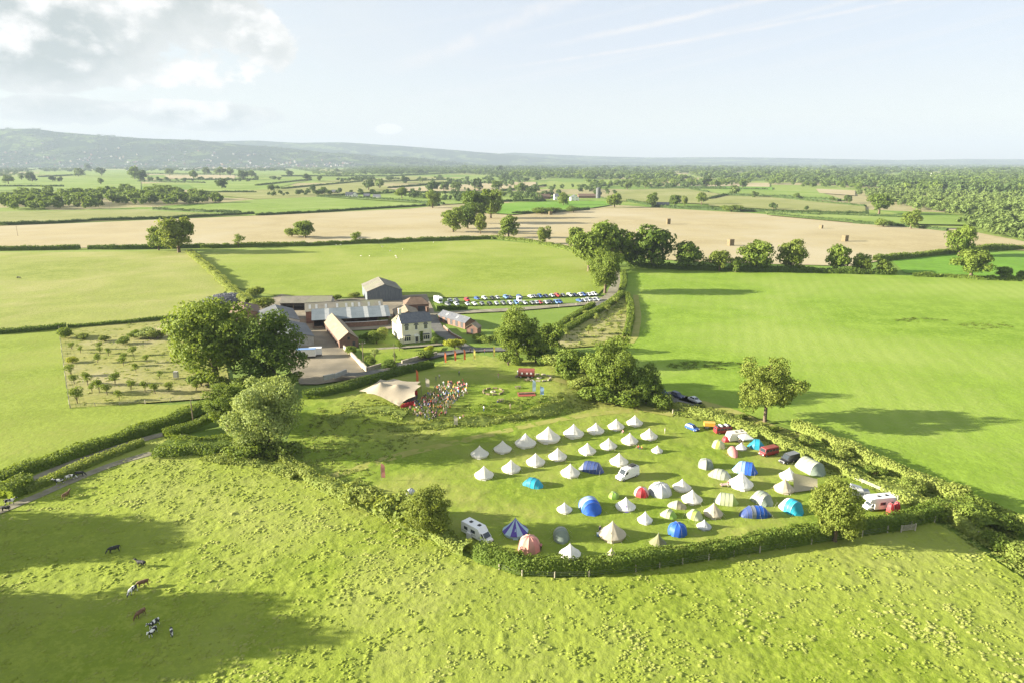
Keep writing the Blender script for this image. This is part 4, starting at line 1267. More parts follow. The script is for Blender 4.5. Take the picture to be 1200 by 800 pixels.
def window(par, at, w, h, side='front', lights=2, m=None, label=None):
    """frame with bars, and one glass pane set behind it"""
    mb, g = MB(), MB()
    t = 0.09
    x0, z0 = -w / 2, 0

    def bx(q, a, b, c, d, e, f):
        if side == 'front':
            q.box(a, b, c, d, e, f)
        else:
            q.box(b, -d, c, e, -a, f)
    bx(mb, x0, -0.06, 0, x0 + t, 0.05, h)
    bx(mb, -x0 - t, -0.06, 0, -x0, 0.05, h)
    bx(mb, x0 + t, -0.06, 0, -x0 - t, 0.05, t)
    bx(mb, x0 + t, -0.06, h - t, -x0 - t, 0.05, h)
    for i in range(1, lights):
        xx = x0 + w * i / lights
        bx(mb, xx - 0.03, -0.05, t, xx + 0.03, 0.04, h - t)
    bx(mb, x0 - 0.1, -0.16, -0.12, -x0 + 0.1, 0.03, 0)
    bx(g, x0 + t, -0.02, t, -x0 - t, 0.03, h - t)
    f = mb.obj('window', m or m_white, par)
    f.location = at
    g.obj('pane', m_glass, f)
    return f


def gabled(name, label, at, ang, L, D, eave, ridge, wall, roof, axis='x', cat='building', over=0.35, group=None, hip=0.0, rt=0.14, lights=0, openfront=False, panels=0):
    """walls and a pitched roof; local x along the front, y going back from it"""
    t = thing(name, label, cat, (at[0], at[1], float(land(at[0], at[1]))), rad(ang), group)
    w = MB()
    if openfront:
        th = 0.25
        w.box(0, D - th, -0.3, L, D, eave)
        w.box(0, 0, -0.3, th, D - th, eave)
        w.box(L - th, 0, -0.3, L, D - th, eave)
        for x in (0.002, L - th):
            w.prism([(0, eave), (D, eave), (D / 2, ridge)], x, x + th - 0.004, 'x')
    elif axis == 'x':
        w.box(0, 0, -0.3, L, D, eave)
        if not hip:
            w.prism([(0.003, eave), (D - 0.003, eave), (D / 2, ridge - 0.02)], 0.003, L - 0.003, 'x')
    else:
        w.box(0, 0, -0.3, L, D, eave)
        if not hip:
            w.prism([(0.003, eave), (L - 0.003, eave), (L / 2, ridge - 0.02)], 0.003, D - 0.003, 'y')
    w.obj('wall', wall, t)
    if openfront:
        MB().box(0.25, 0, -0.2, L - 0.25, D - 0.25, 0.13).obj('floor', m_earth, t)
        n = max(2, int(L / 5))
        for i in range(n + 1):
            x = 0.3 + (L - 0.6) * i / n
            MB().box(x - 0.13, 0.06, 0, x + 0.13, 0.32, eave - 0.02).obj('post', m_wood, t)
    o = over
    r = MB()
    W = D if axis == 'x' else L
    dz = (ridge - eave) * o / (W / 2)

    def pt(u, v, z):            # u along the ridge, v across
        return (u, v, z) if axis == 'x' else (v, u, z)
    U = L if axis == 'x' else D
    h = hip
    c = 0.05
    A = [pt(-o, -o, eave - dz + c), pt(U + o, -o, eave - dz + c), pt(U - h + (o if not h else 0), W / 2, ridge + c), pt(h - (o if not h else 0), W / 2, ridge + c)]
    B = [pt(U + o, W + o, eave - dz + c), pt(-o, W + o, eave - dz + c), pt(h - (o if not h else 0), W / 2, ridge + c), pt(U - h + (o if not h else 0), W / 2, ridge + c)]
    for q in (A, B):
        if axis == 'y':
            q = [q[1], q[0], q[3], q[2]]
        r.slab(q, rt)
    if h:
        for q in ((A[0], A[3], B[1]), (A[1], B[0], A[2])):
            r.add(q, [(0, 1, 2)])
    ro = r.obj('roof', roof, t)
    rid = MB()
    rid.tube(pt(h - (o if not h else 0), W / 2, ridge + 0.06), pt(U - h + (o if not h else 0), W / 2, ridge + 0.06), 0.13, n=6)
    rid.obj('ridge', roof, ro)
    for i in range(lights):
        u = U * (i + 0.5 + 0.25 * math.sin(i * 5)) / lights
        k0, k1 = 0.25, 0.75
        z = lambda k: eave + (ridge - eave) * k + c + 0.03
        q = [pt(u - 0.5, W / 2 * k0, z(k0)), pt(u + 0.5, W / 2 * k0, z(k0)), pt(u + 0.5, W / 2 * k1, z(k1)), pt(u - 0.5, W / 2 * k1, z(k1))]
        if axis == 'y':
            q = [q[1], q[0], q[3], q[2]]
        MB().slab(q, 0.05).obj('rooflight', m_rooflight, ro)
    return t


def door(par, x, w, h, m=m_darkwood, y=0.0, side='front', name='door'):
    mb = MB()
    if side == 'front':
        mb.box(x - w / 2, y - 0.07, 0.02, x + w / 2, y + 0.03, h)
    else:
        mb.box(y - 0.07, x - w / 2, 0.02, y + 0.03, x + w / 2, h)
    return mb.obj(name, m, par)


# farmhouse
fh = gabled('farmhouse', 'cream rendered two storey farmhouse with dark slate roof and chimneys', (-43.8, 263.6), 23, 12.2, 7.6, 8.2, 11.3, m_cream, m_slate, cat='house')
fh_roof = [c for c in fh.children if c.name.startswith('roof')][0]
for x, y, hh, s in ((0.35, 3.8, 13.2, .5), (11.8, 3.8, 12.9, .5)):
    ch = MB().box(x - s, y - 0.45, 8.0, x + s, y + 0.45, hh).box(x - s - .08, y - .53, hh, x + s + .08, y + .53, hh + .2).obj('chimney', m_cream if x < 5 else m_brick, fh_roof)
    for k in (-.25, .25):
        pass
for x in (2.0, 5.9, 9.8):
    window(fh, (x, 0, 5.0), 1.5 if x != 5.9 else 1.1, 1.9, lights=3 if x != 5.9 else 2)
    hd = MB()
    hd.prism([(x - 1.0, 6.95), (x + 1.0, 6.95), (x + 0.6, 7.7), (x - 0.6, 7.7)], -0.35, 0.0)
    hd.obj('window_hood', m_slate, fh)
for x in (2.0, 9.8):
    b = MB()
    b.prism([(x - 1.35, 0), (x + 1.35, 0), (x + 1.35, 0.9), (x - 1.35, 0.9)], -0.8, -0.002)
    b.prism([(x - 1.35, 2.5), (x + 1.35, 2.5), (x + 1.35, 2.8), (x - 1.35, 2.8)], -0.8, -0.002)
    for k in (-1.35, -0.5, 0.38, 1.23):
        b.box(x + k, -0.8, 0.9, x + k + 0.12, -0.68, 2.5)
    bay = b.obj('bay_window', m_cream, fh)
    MB().box(x - 1.25, -0.72, 0.9, x + 1.25, -0.05, 2.5).obj('pane', m_glass, bay)
    MB().prism([(x - 1.5, 2.81), (x + 1.5, 2.81), (x + 1.2, 3.15), (x - 1.2, 3.15)], -0.95, -0.003).obj('bay_roof', m_slate, bay)
door(fh, 5.9, 1.1, 2.3)
po = MB()
for x in (4.95, 6.7):
    po.box(x, -1.1, 0, x + 0.18, -0.92, 2.5)
po.box(4.8, -1.2, 2.5, 7.0, -0.004, 2.68)
po.prism([(4.8, 2.683), (7.0, 2.683), (5.9, 3.5)], -1.2, -0.004)
po.obj('porch', m_white, fh)
iv = np.random.default_rng(5)
pts = np.stack([iv.normal(7.9, .35, 420), iv.uniform(-.4, -.1, 420), iv.uniform(0.1, 4.2, 420)], 1)
V, F = quads(pts, unit(np.array([[0, -1, .3]]) + iv.normal(size=(420, 3)) * .4), 0.35, 5)
link('ivy', mesh_np('ivy', V, F, L_HEDGE, tint=iv.random(420)), fh)
for y, z, h in ((1.6, 5.1, 1.7), (5.6, 5.1, 1.7), (1.6, 1.4, 1.8), (5.6, 1.4, 1.8), (3.8, 8.6, 1.0)):
    window(fh, (0, y, z), 1.1, h, side='side')
rw = MB().box(0.2, 7.603, -0.3, 6.2, 17.5, 5.6).prism([(0.203, 5.6), (6.197, 5.6), (3.2, 7.9)], 7.606, 17.497)
rw.obj('rear_wing', m_cream, fh)
rr = MB()
rr.slab([(-0.1, 17.8, 5.5), (-0.1, 7.61, 5.5), (3.2, 7.61, 8.0), (3.2, 17.8, 8.0)][::-1], 0.14)
rr.slab([(6.5, 7.61, 5.5), (6.5, 17.8, 5.5), (3.2, 17.8, 8.0), (3.2, 7.61, 8.0)][::-1], 0.14)
rwr = rr.obj('rear_roof', m_oldtile, fh)
MB().box(2.7, 16.2, 6.5, 3.7, 17.0, 10.2).box(2.62, 16.12, 10.2, 3.78, 17.08, 10.4).obj('chimney', m_brick, rwr)
for y in (9.5, 12.2, 15.0):
    window(fh, (0.2, y, 3.4), 1.0, 1.3, side='side')
    window(fh, (0.2, y, 0.9), 1.0, 1.3, side='side')

# long brick outbuilding
b2 = gabled('brick_outbuilding', 'long narrow red brick outbuilding with pale tiled roof beside the yard', (-67.1, 256.4), 24, 7.4, 37, 3.2, 6.0, m_brick, m_oldtile, 'y')
for y in (3, 8.5, 14, 19.5, 25, 30.5):
    door(b2, y, 1.3, 2.2, m_darkwood, 0, 'side')
    window(b2, (0, y + 2.6, 1.2), 1.0, 1.0, side='side', m=m_darkwood)
window(b2, (3.7, 0, 3.1), 1.0, 1.0, m=m_darkwood)
door(b2, 5.6, 1.1, 2.1)
# open fronted cattle barn under striped roof, and the older barn joined behind it
t = thing('cattle_barn', 'open fronted barn with blue grey roof striped by pale rooflights', 'barn', (-86.2, 287.5, 0), rad(15))
w = MB().box(0, 10.7, -0.3, 33, 11.0, 6.2).box(0, 0, -0.3, 0.25, 10.7, 4.0).box(32.75, 0, -0.3, 33, 10.7, 4.0)
for x in (0.002, 32.752):
    w.prism([(0, 4.0), (10.7, 4.0), (10.7, 6.3)], x, x + 0.245, 'x')
w.obj('wall', m_brick, t)
MB().box(0.25, 0.0, -0.2, 32.75, 10.7, 0.14).obj('floor', m_earth, t)
for i in range(8):
    x = 0.4 + i * 4.6
    MB().box(x - 0.13, 0.1, 0.14, x + 0.13, 0.36, 3.95).obj('post', m_wood, t)
for i in range(7):
    MB().box(0.6 + i * 4.6, 0.15, 0.14, 4.7 + i * 4.6, 0.22, 1.1).obj('feed_barrier', m_concrete if i % 2 else m_wood, t)
n = 18
for i in range(n):
    x0, x1 = -0.4 + 33.8 * i / n, -0.4 + 33.8 * (i + 1) / n - 0.012
    q = [(x0, -0.6, 3.98), (x1, -0.6, 3.98), (x1, 11.1, 6.55), (x0, 11.1, 6.55)]
    MB().slab(q, 0.09).obj('rooflight' if i in (3, 8, 12, 16) else 'roof_panel', m_rooflight if i in (3, 8, 12, 16) else m_bluegrey, t)
ang = rad(15)
bx, by = -86.2 - 11.3 * math.sin(ang) - 3 * math.cos(ang), 287.5 + 11.3 * math.cos(ang) - 3 * math.sin(ang)
gabled('old_barn', 'older barn with long lichen grey roof joined behind the striped barn', (bx, by), 15, 34, 11, 5.6, 8.3, m_brick, m_cement, 'x', lights=9, cat='barn')
gabled('cart_shed', 'low open fronted shed with long mottled grey roof at the farm back', (-112.5, 325), 3, 24, 10, 3.9, 6.2, m_concrete, m_cement, 'x', openfront=True, lights=0, cat='shed')
tb = gabled('grain_barn', 'tall dark grey boarded barn with gable toward the farm', (-74.5, 345.5), 18, 18, 24, 5.6, 9.0, m_greyboard, m_cement, 'y', cat='barn')
tb_roof = [c for c in tb.children if c.name.startswith('roof')][0]
# board joints of the gable as separate planks
for i in range(14):
    x = 0.2 + i * 1.27
    top = 5.5 + (3.3 * (1 - abs(x + 0.6 - 9) / 9))
    MB().box(x, -0.08, 0.1, x + 1.2, -0.004, top).obj('plank', m_greyboard, tb)
hb = gabled('brick_barn', 'brick barn with brown hipped roof behind the farmhouse', (-50.5, 318), 15, 11, 10, 4.4, 7.0, m_brick, m_browntile, 'x', hip=3.0, cat='barn')
door(hb, 7.5, 3.4, 3.4, m_darkwood, name='barn_door')
gabled('tiled_shed', 'low building with pale tiled roof between farmhouse and brown roofed barn', (-51.5, 297), 15, 10.5, 16, 3.4, 5.6, m_brick, m_oldtile, 'y', cat='shed')
st = gabled('stable_block', 'low brick stable row with slate roof beside the drive', (-33.6, 304), -50, 20.5, 5.6, 2.7, 4.4, m_brick, m_slate, 'x', cat='stable', lights=2)
for x in (2.2, 6.2, 10.2, 14.2, 18.2):
    door(st, x, 1.9, 2.3, m_darkwood)
sh = gabled('garden_shed', 'small brick hut with pale tiled roof at the end of the stables', (-19.3, 280.5), -20, 5.0, 4.2, 2.6, 4.2, m_brick, m_oldtile, 'y', cat='shed')
door(sh, 2.5, 1.0, 2.0)
gabled('cattle_shed', 'wide grey roofed shed behind the dark oak beside the yard', (-92, 255), 24, 15, 24, 3.6, 5.8, m_concrete, m_darkroof, 'y', cat='shed')
gabled('implement_shed', 'dark roofed shed behind the grey one at the left of the yard', (-106, 283), 24, 15, 26, 3.8, 6.2, m_concrete, m_darkroof, 'y', cat='shed')
gabled('dutch_barn', 'brown roofed shed at the far left of the farm beside the silage heap', (-127, 300), 24, 13, 18, 3.6, 5.6, m_brick, m_browntile, 'y', cat='shed')


# walls of garden and yard
def wall(label, px, h, w, m, cope=None, name='garden_wall'):
    pts = [P(*q) for q in px]
    t = thing(name, label, 'wall', pts[0])
    b, c = MB(), MB()
    for a, e in zip(pts, pts[1:]):
        d = e - a
        n = max(1, int(d.length / 6))
        for i in range(n):
            p, q = a.lerp(e, i / n), a.lerp(e, (i + 1) / n)
            an = math.atan2(d.y, d.x)
            ll = (q - p).length
            at = p - pts[0]
            b.box(0, -w / 2, -0.3, ll - 0.01, w / 2, h, rot=an, at=at)
            c.box(0, -w / 2 - 0.05, h, ll - 0.01, w / 2 + 0.05, h + 0.12, rot=an, at=at)
    b.obj('wall_body', m, t)
    c.obj('coping', cope or m, t)
    return t


wall('white topped brick wall between striped barn and farmhouse', [(398, 384), (425, 383), (455, 381)], 2.2, 0.4, m_brick, m_white)
wall('pale brick wall between yard and farmhouse garden', [(403, 409), (416, 421), (430, 434)], 1.5, 0.4, m_stone, m_stone)
wall('low stone wall along the bottom of the farmhouse garden', [(430.5, 433.5), (447, 430)], 1.0, 0.4, m_stone, m_stone)
wall('dry stone wall below the farmhouse lawn', [(471, 426), (492, 421), (512, 416)], 1.1, 0.5, m_stone, m_stone)
wall('broken concrete wall at the near end of the yard', [(379, 444), (392, 442), (406, 438)], 1.1, 0.5, m_concrete, m_concrete, 'yard_wall')
wall('low dark brick wall beside the stable drive', [(520, 384), (530, 393), (541, 399)], 1.0, 0.4, m_brick, m_stone)

# silage heap under tyres
def silage():
    c = P(263, 352)
    t = thing('silage_clamp', 'dark silage heap covered with old tyres beside the farm hedge', 'silage heap', c, rad(-28))
    n, k = 22, 9
    V = []
    for j in range(k):
        u = j / (k - 1)
        for i in range(n):
            a = 2 * pi * i / n
            rx, ry = 10.5, 14
            V.append((rx * u * math.cos(a), ry * u * math.sin(a), 3.2 * (1 - u ** 2.6) - 0.2))
    F = [(j * n + i, j * n + (i + 1) % n, (j + 1) * n + (i + 1) % n, (j + 1) * n + i) for j in range(k - 1) for i in range(n)]
    link('sheet', mesh_np('sheet', V, F, mat('black_sheet', (0.05, 0.05, 0.06), (0.09, 0.09, 0.1), 1, 0.6), smooth=True), t)
    ty = mat('tyre_rubber', (0.09, 0.095, 0.11), (0.22, 0.23, 0.25), 0.7, 0.8)
    mb = MB()
    for _ in range(230):
        mb_t = MB().lathe([(0.24, -0.08), (0.42, -0.12), (0.48, 0.0), (0.42, 0.12), (0.24, 0.08)], 8)
        break
    me = mb_t.mesh('tyre', ty)
    r = random.Random(3)
    for _ in range(190):
        u, a = math.sqrt(r.random()) * 0.97, r.uniform(0, 6.28)
        o = link('tyre', me, t)
        o.location = (10.5 * u * math.cos(a), 14 * u * math.sin(a), 3.2 * (1 - u ** 2.6) - 0.06)
        o.rotation_euler = (r.uniform(-.3, .3), r.uniform(-.3, .3), 0)


silage()

# bale stacks on the stubble
m_bale = mat('straw_bale', (0.22, 0.175, 0.10), (0.16, 0.13, 0.075), 1.5, 0.95, bump=0.5)
bale_me = MB().box(-1.2, -0.6, 0, 1.2, 0.6, 0.9).mesh('bale', m_bale, bevel=0.06, seg=1)


def bales(label, px, py, rows, cols, lay, rz):
    t = thing('bale_stack', label, 'bale stack', P(px, py), rz, 'bale stacks on the stubble field')
    for k in range(lay):
        for i in range(cols):
            for j in range(rows):
                o = link('bale', bale_me, t)
                o.location = ((i - (cols - 1) / 2) * 2.43 + R.uniform(-.06, .06), (j - (rows - 1) / 2) * 1.23 + R.uniform(-.05, .05), k * 0.905 + 0.08)


bales('tall narrow straw bale stack in the middle of the right stubble', 783, 263, 2, 2, 7, 0.5)
bales('square straw bale stack nearest the dark oaks', 856, 288, 3, 2, 6, 0.4)
bales('low broken straw bale stack at the top of the stubble', 962, 268, 3, 1, 4, 0.4)
bales('wide straw bale stack furthest down the right stubble', 990, 283, 3, 2, 6, 0.5)
bales('little straw bale stack at the stubble edge by three bushes', 645, 252, 2, 2, 5, 0.5)


# far houses and farms
def far_house(label, px, py, L, D, eave, ridge, wall_m, roof_m, ang=10, win=3, name='far_house', cat='house', axis='x', group=None):
    p = P0(px, py)
    t = gabled(name, label, p, ang, L, D, eave, ridge, wall_m, roof_m, axis, cat, group=group)
    for i in range(win):
        for z in ((1.0, eave - 1.7) if eave > 4.5 else (1.0,)):
            window(t, (L * (i + 0.5) / win, 0, z), 1.6, 1.4, m=m_darkwood)
    return t


far_house('white cottage with dark roof beyond the left stubble', 405, 232, 17, 9, 6, 11, m_white, m_slate, 6, 4)
far_house('smaller white gabled cottage right of the dark roofed one', 413, 232, 10, 9, 6, 11, m_white, m_slate, 6, 2, axis='y')
far_house('low grey house by the hedge left of the white cottages', 388, 227, 18, 9, 4, 8, m_stone, m_slate, 0, 3)
far_house('dark barn right of the white cottages', 426, 232, 12, 9, 4, 8, m_darkwood, m_slate, 0, 0, cat='barn', name='far_barn')
far_house('small pale house furthest right of the cottage group', 437, 233, 14, 8, 4, 8, m_white, m_slate, -8, 2)
far_house('big white farmhouse of the distant farm with a silo', 650, 235, 18, 12, 8, 12, m_white, m_slate, 8, 4)
far_house('brown barn left of the distant white farmhouse', 632, 234, 22, 12, 5, 10, m_brick, m_browntile, 8, 0, cat='barn', name='far_barn')
far_house('pale gabled barn right of the distant white farmhouse', 669, 236, 15, 12, 7, 11, m_white, m_slate, 8, 2, axis='y', cat='barn', name='far_barn')
far_house('long low barn with brown roof beside the silo', 678, 233, 34, 14, 5, 9, m_brick, m_browntile, 4, 0, cat='barn', name='far_barn')
far_house('black barn among trees on the far stubble edge', 769, 243, 20, 12, 4, 7.5, m_darkwood, m_darkroof, -14, 0, cat='barn', name='far_barn')
si = thing('silo', 'tall dark silo beside the distant brown roofed barn', 'silo', (*P0(701, 233), 0))
MB().lathe([(4.5, -0.3), (4.5, 19)], 20).obj('silo_wall', m_darkroof, si, smooth=True)
MB().lathe([(4.6, 19), (3.6, 20.6), (1.2, 21.6), (0.05, 21.8)], 20).obj('silo_cap', m_darkroof, si, smooth=True)
far_house('white country house standing in the big wood', 1136, 210, 40, 18, 10, 15, m_white, m_slate, 5, 4)
far_house('pale house in trees at the right of the wood', 1092, 206, 50, 18, 8, 14, m_white, m_cement, 0, 3)
far_house('white factory block before the hills at left', 210, 200, 110, 40, 22, 23, m_white, m_bluegrey, 0, 0, name='factory', cat='factory')
far_house('long low white warehouse left of the factory block', 148, 200.3, 160, 40, 10, 11, m_white, m_rooflight, 0, 0, name='warehouse', cat='warehouse')
far_house('pale long warehouse at the left picture edge', 6, 200.6, 130, 40, 9, 10, m_white, m_rooflight, 0, 0, name='warehouse', cat='warehouse')

# town houses at the foot of the hills
th1 = MB()
th1.box(-8, -6, -6, 8, 6, 7)
th1.k = 1
th1.prism([(-6.8, 7), (6.8, 7), (0, 12)], -8.6, 8.6, 'x')
town = [th1.mesh('town_house', [wm, rm]) for wm, rm in ((m_stone, m_slate), (m_brick, m_browntile), (m_concrete, m_slate))]
tr = random.Random(8)
for i in range(230):
    px = tr.uniform(-5, 420)
    u = tr.uniform(0.02, 0.2) if tr.random() < .7 else tr.uniform(0.15, 0.34)
    hp = on_hill(px, u)
    o = link('town_house', tr.choice(town), None, (hp[0], hp[1], hp[2] + 5))
    o.rotation_euler = (0, 0, tr.uniform(-1, 1))
    s = tr.uniform(0.8, 1.5)
    o.scale = (s * 1.3, s, s)
    tag(o, 'little pale or brick house of the far town under the ridge', 'house', 'houses of the far town')

# poles and posts
def pole(label, px, py, h, arm=True, m=m_wood, r=0.16):
    t = thing('power_pole', label, 'pole', P(px, py), R.uniform(-.4, .4))
    MB().tube((0, 0, -0.4), (0, 0, h), r, r * 0.7, 8).obj('post', m, t)
    if arm:
        MB().box(-1.0, -0.07, h - 0.6, 1.0, 0.07, h - 0.45).obj('crossarm', m, t)
        for x in (-0.9, 0.9):
            MB().lathe([(0.07, h - 0.45), (0.09, h - 0.3), (0.03, h - 0.2)], 6, at=(x, 0, 0)).obj('insulator', m_white, t)


pole('bare wooden pole beside the left lane', 226.5, 494, 6.5, False)
pole('wooden pole in the farmhouse garden by the yard wall', 426, 428, 8.5)
pole('thinner wooden pole in the farmhouse garden', 462.5, 427, 7.5, False, r=0.12)
pole('electricity pole on the left stubble field', 21, 277, 10)
pole('electricity pole before the dark tree belt', 129, 247, 12)
pole('pale electricity pole at the right end of the dark tree belt', 223, 240, 13)
pole('pole standing by small trees on the right stubble edge', 640, 285, 8, False)

# post and wire fences
m_post = mat('fence_timber', (0.48, 0.43, 0.34), (0.36, 0.32, 0.25), 3, 0.9)
m_wire = mat('wire', (0.45, 0.45, 0.45), (0.4, 0.4, 0.4), 3, 0.5, metal=0.6)
post_me = MB().box(-0.07, -0.07, -0.3, 0.07, 0.07, 1.25).mesh('post', m_post)


def fence(label, px, step, hs=1.0, rails=True, name='post_fence', mp=None, tape=None):
    pts = [P(*q) for q in px]
    t = thing(name, label, 'fence', pts[0])
    out = []
    for a, b in zip(pts, pts[1:]):
        n = max(1, int((b - a).length / step))
        out += [a.lerp(b, i / n) for i in range(n)]
    out.append(pts[-1])
    out = [G(p.x, p.y) for p in out]
    for p in out:
        o = link('post', post_me, t, p - pts[0])
        o.scale = (hs * R.uniform(.9, 1.2), hs, hs * R.uniform(.9, 1.1))
        o.rotation_euler = (R.uniform(-.06, .06), R.uniform(-.06, .06), R.uniform(0, 1))
    for z in (0.5, 0.8, 1.08):
        MB().path([p - pts[0] + Vector((0, 0, z * hs)) for p in out], 0.012 if not tape else 0.03, 4).obj('wire', tape or m_wire, t)


fence('post and wire fence along the near foot of the front hedge', [(x, y + 5.5) for x, y in HEDGE_CAMP_S[1:]] + [(1120, 611), (1145, 630)], 4.4, 1.15)
fence('post and wire fence at the left side of the orchard plot', [(69, 384), (75, 430), (82, 478)], 4.0, 1.2)
fence('post and wire fence at the bottom of the orchard plot', [(83, 478), (140, 474), (200, 470), (250, 466)], 5.0, 1.0)
fence('electric fence with white tape inside the right hand bank', [(962, 545), (985, 554), (1010, 566), (1035, 577), (1052, 586)], 2.6, 0.9, tape=m_white, name='electric_fence')
fence('fence by the gateway at the top corner of the campsite', [(788, 485), (800, 482), (815, 481), (828, 484)], 3.0, 1.1)
fence('rail fence between car park and lane', [(655, 360), (675, 358), (695, 355)], 3.5, 1.1)
ga = thing('field_gate', 'small grey field gate in the front hedge corner', 'gate', P(1064, 622), rad(12))
for x in (-1.6, 1.6):
    MB().box(x - .1, -.1, -.3, x + .1, .1, 1.5).obj('gate_post', m_post, ga)
for z in (0.3, 0.55, 0.8, 1.05, 1.3):
    MB().box(-1.49, -.03, z, 1.49, .03, z + .09).obj('bar', m_post, ga)

# garden trees and shrubs round the house
gt = [('shrub', 'golden_bush', 'round golden bush beside the drive below the farmhouse', 533, 409, 397, L_YELLOW, 1.3), ('shrub', 'bush', 'green shrub at the left garden corner of the farmhouse', 441, 402, 387, L_HEDGE, 1.0),
      ('shrub', 'bush', 'dark shrub in the walled garden left of the farmhouse', 430, 399, 388, L_DARK, 1.2), ('shrub', 'bush', 'pale shrub beside the white topped wall', 446, 395, 384, L_SCRUB, 1.1),
      ('shrub', 'bush', 'big green shrub on the stone wall below the house', 499, 420, 409, L_HEDGE, 1.4), ('shrub', 'bush', 'low dark shrub right of the farmhouse door', 512, 402, 393, L_DARK, 1.3),
      ('shrub', 'bush', 'green shrub by the yard wall corner', 432, 428, 417, L_HEDGE, 1.1), ('shrub', 'bush', 'leafy shrub half way along the yard wall', 411, 415, 405, L_HEDGE, 1.0),
      ('shrub', 'bush', 'dark bush where garden wall meets curved hedge', 455, 431, 421, L_DARK, 1.5), ('small', 'garden_tree', 'slim garden tree before the farmhouse left corner', 468, 411, 399, L_OAK, 1.0),
      ('small', 'garden_tree', 'slim pale garden tree on the front lawn', 439, 422, 407, L_PALE, 1.0), ('shrub', 'bush', 'shrub on the verge between drive and tall lane oak', 574, 402, 392, L_HEDGE, 1.3),
      ('shrub', 'bush', 'low hedge-like shrub under the stables', 561, 399, 391, L_HEDGE, 1.6), ('shrub', 'bush', 'bush left of the old grey shed at the farm back', 308, 362, 347, L_OLIVE, 1.3),
      ('shrub', 'bush', 'scrub bush behind the striped barn', 393, 352, 345, L_HEDGE, 1.3), ('shrub', 'bush', 'pale scrub on the field edge behind the old barn', 415, 349, 342, L_SCRUB, 1.6),
      ('shrub', 'bush', 'rounded bush at the farm back hedge end', 300, 347, 335, L_OLIVE, 1.2), ('shrub', 'bush', 'bush in front of the striped barn post', 451, 380, 371, L_SCRUB, 1.1),
      ('small', 'garden_tree', 'spindly conifer shaped tree by the garden pole', 463, 424, 412, L_DARK, 0.7), ('shrub', 'bush', 'small golden shrub by the farmhouse wall end', 503, 412, 404, L_YELLOW, 1.0)]
for kd, nm, lb, px, b, tp, mm, w in gt:
    tpx(kd, nm, lb, px, b, tp, m=mm, wide=w, cat='tree' if kd == 'small' else 'bush')
for i, (px, py, h) in enumerate(((672, 380, 3), (686, 371, 3), (699, 377, 4), (712, 366, 4), (722, 357, 4), (690, 392, 4), (706, 392, 3), (728, 372, 3.5), (664, 396, 4), (716, 384, 2.6))):
    tree('small', 'sapling', f'young self sown tree among weeds of the rough paddock, {ORDN(i)} of them', px, py, h, group='saplings of the rough paddock', cat='sapling', wide=1.2, m=L_SCRUB)
for i, (px, py, h, w) in enumerate(((640, 425, 5, 1.6), (655, 434, 5, 1.5), (680, 455, 4, 1.4), (735, 470, 4.5, 1.4), (700, 462, 3.5, 1.5), (622, 414, 4, 1.5), (690, 440, 4.5, 1.5), (640, 398, 4, 1.3))):
    tree('shrub', 'bush', f'rounded undergrowth bush among trees between paddock and stage lawn, {ORDN(i)} of them', px, py, h, group='bushes under the middle trees', cat='bush', wide=w, m=R.choice([L_HEDGE, L_SCRUB, L_DARK]))
for i, (px, py, h, w) in enumerate(((945, 520, 3.0, 1.3), (985, 534, 3.4, 1.4), (1025, 556, 2.6, 1.4), (1068, 575, 3.6, 1.4), (1120, 588, 5.0, 1.3), (1148, 603, 4.6, 1.3), (1180, 622, 4.2, 1.3), (905, 505, 2.2, 1.4), (870, 492, 2.2, 1.5), (1195, 655, 3.6, 1.5), (1165, 640, 3.4, 1.4))):
    tree('shrub', 'bush', f'leafy bush growing out of the right hand hedge banks, {ORDN(i)} one down', px, py, h * .8, group='bushes of the right hand hedge banks', cat='bush', wide=w, m=R.choice([L_HEDGE, L_SCRUB, L_SCRUB]))

# ------------------------------------------------------------------ tents
def cloth(name, c, trans=0.35, rough=0.75):
    return mat(name, c, tuple(v * 0.93 for v in c), 2.5, rough, bump=0.12, bscale=3, trans=trans, spec=0.25, bdist=0.05)


C_CREAM = cloth('cream_canvas', (0.80, 0.775, 0.70))
C_WHITE = cloth('white_canvas', (0.83, 0.82, 0.80))
C_SAND = cloth('sand_canvas', (0.58, 0.52, 0.40))
C_BEIGE = cloth('beige_canvas', (0.46, 0.41, 0.28))
C_BLUE = cloth('blue_nylon', (0.03, 0.12, 0.52), 0.15, 0.5)
C_NAVY = cloth('navy_nylon', (0.05, 0.08, 0.22), 0.1, 0.5)
C_LBLUE = cloth('light_blue_nylon', (0.28, 0.42, 0.66), 0.2, 0.5)
C_SKYB = cloth('pale_blue_canvas', (0.50, 0.66, 0.78))
C_PURPLE = cloth('violet_canvas', (0.14, 0.10, 0.42))
C_TEAL = cloth('teal_nylon', (0.03, 0.22, 0.30), 0.15, 0.5)
C_CYAN = cloth('cyan_nylon', (0.03, 0.36, 0.50), 0.2, 0.5)
C_LIME = cloth('lime_nylon', (0.40, 0.52, 0.12), 0.25, 0.5)
C_GREEN = cloth('green_nylon', (0.28, 0.46, 0.08), 0.25, 0.5)
C_PALEG = cloth('pale_green_nylon', (0.50, 0.54, 0.34), 0.25, 0.5)
C_SAGE = cloth('sage_nylon', (0.22, 0.27, 0.22), 0.15, 0.5)
C_LSAGE = cloth('light_sage_nylon', (0.40, 0.43, 0.34), 0.2, 0.5)
C_OLIVE = cloth('olive_nylon', (0.22, 0.22, 0.12), 0.15, 0.6)
C_GREY = cloth('grey_nylon', (0.26, 0.29, 0.32), 0.15, 0.5)
C_LGREY = cloth('light_grey_nylon', (0.52, 0.54, 0.55), 0.2, 0.5)
C_RED = cloth('red_nylon', (0.52, 0.05, 0.06), 0.2, 0.5)
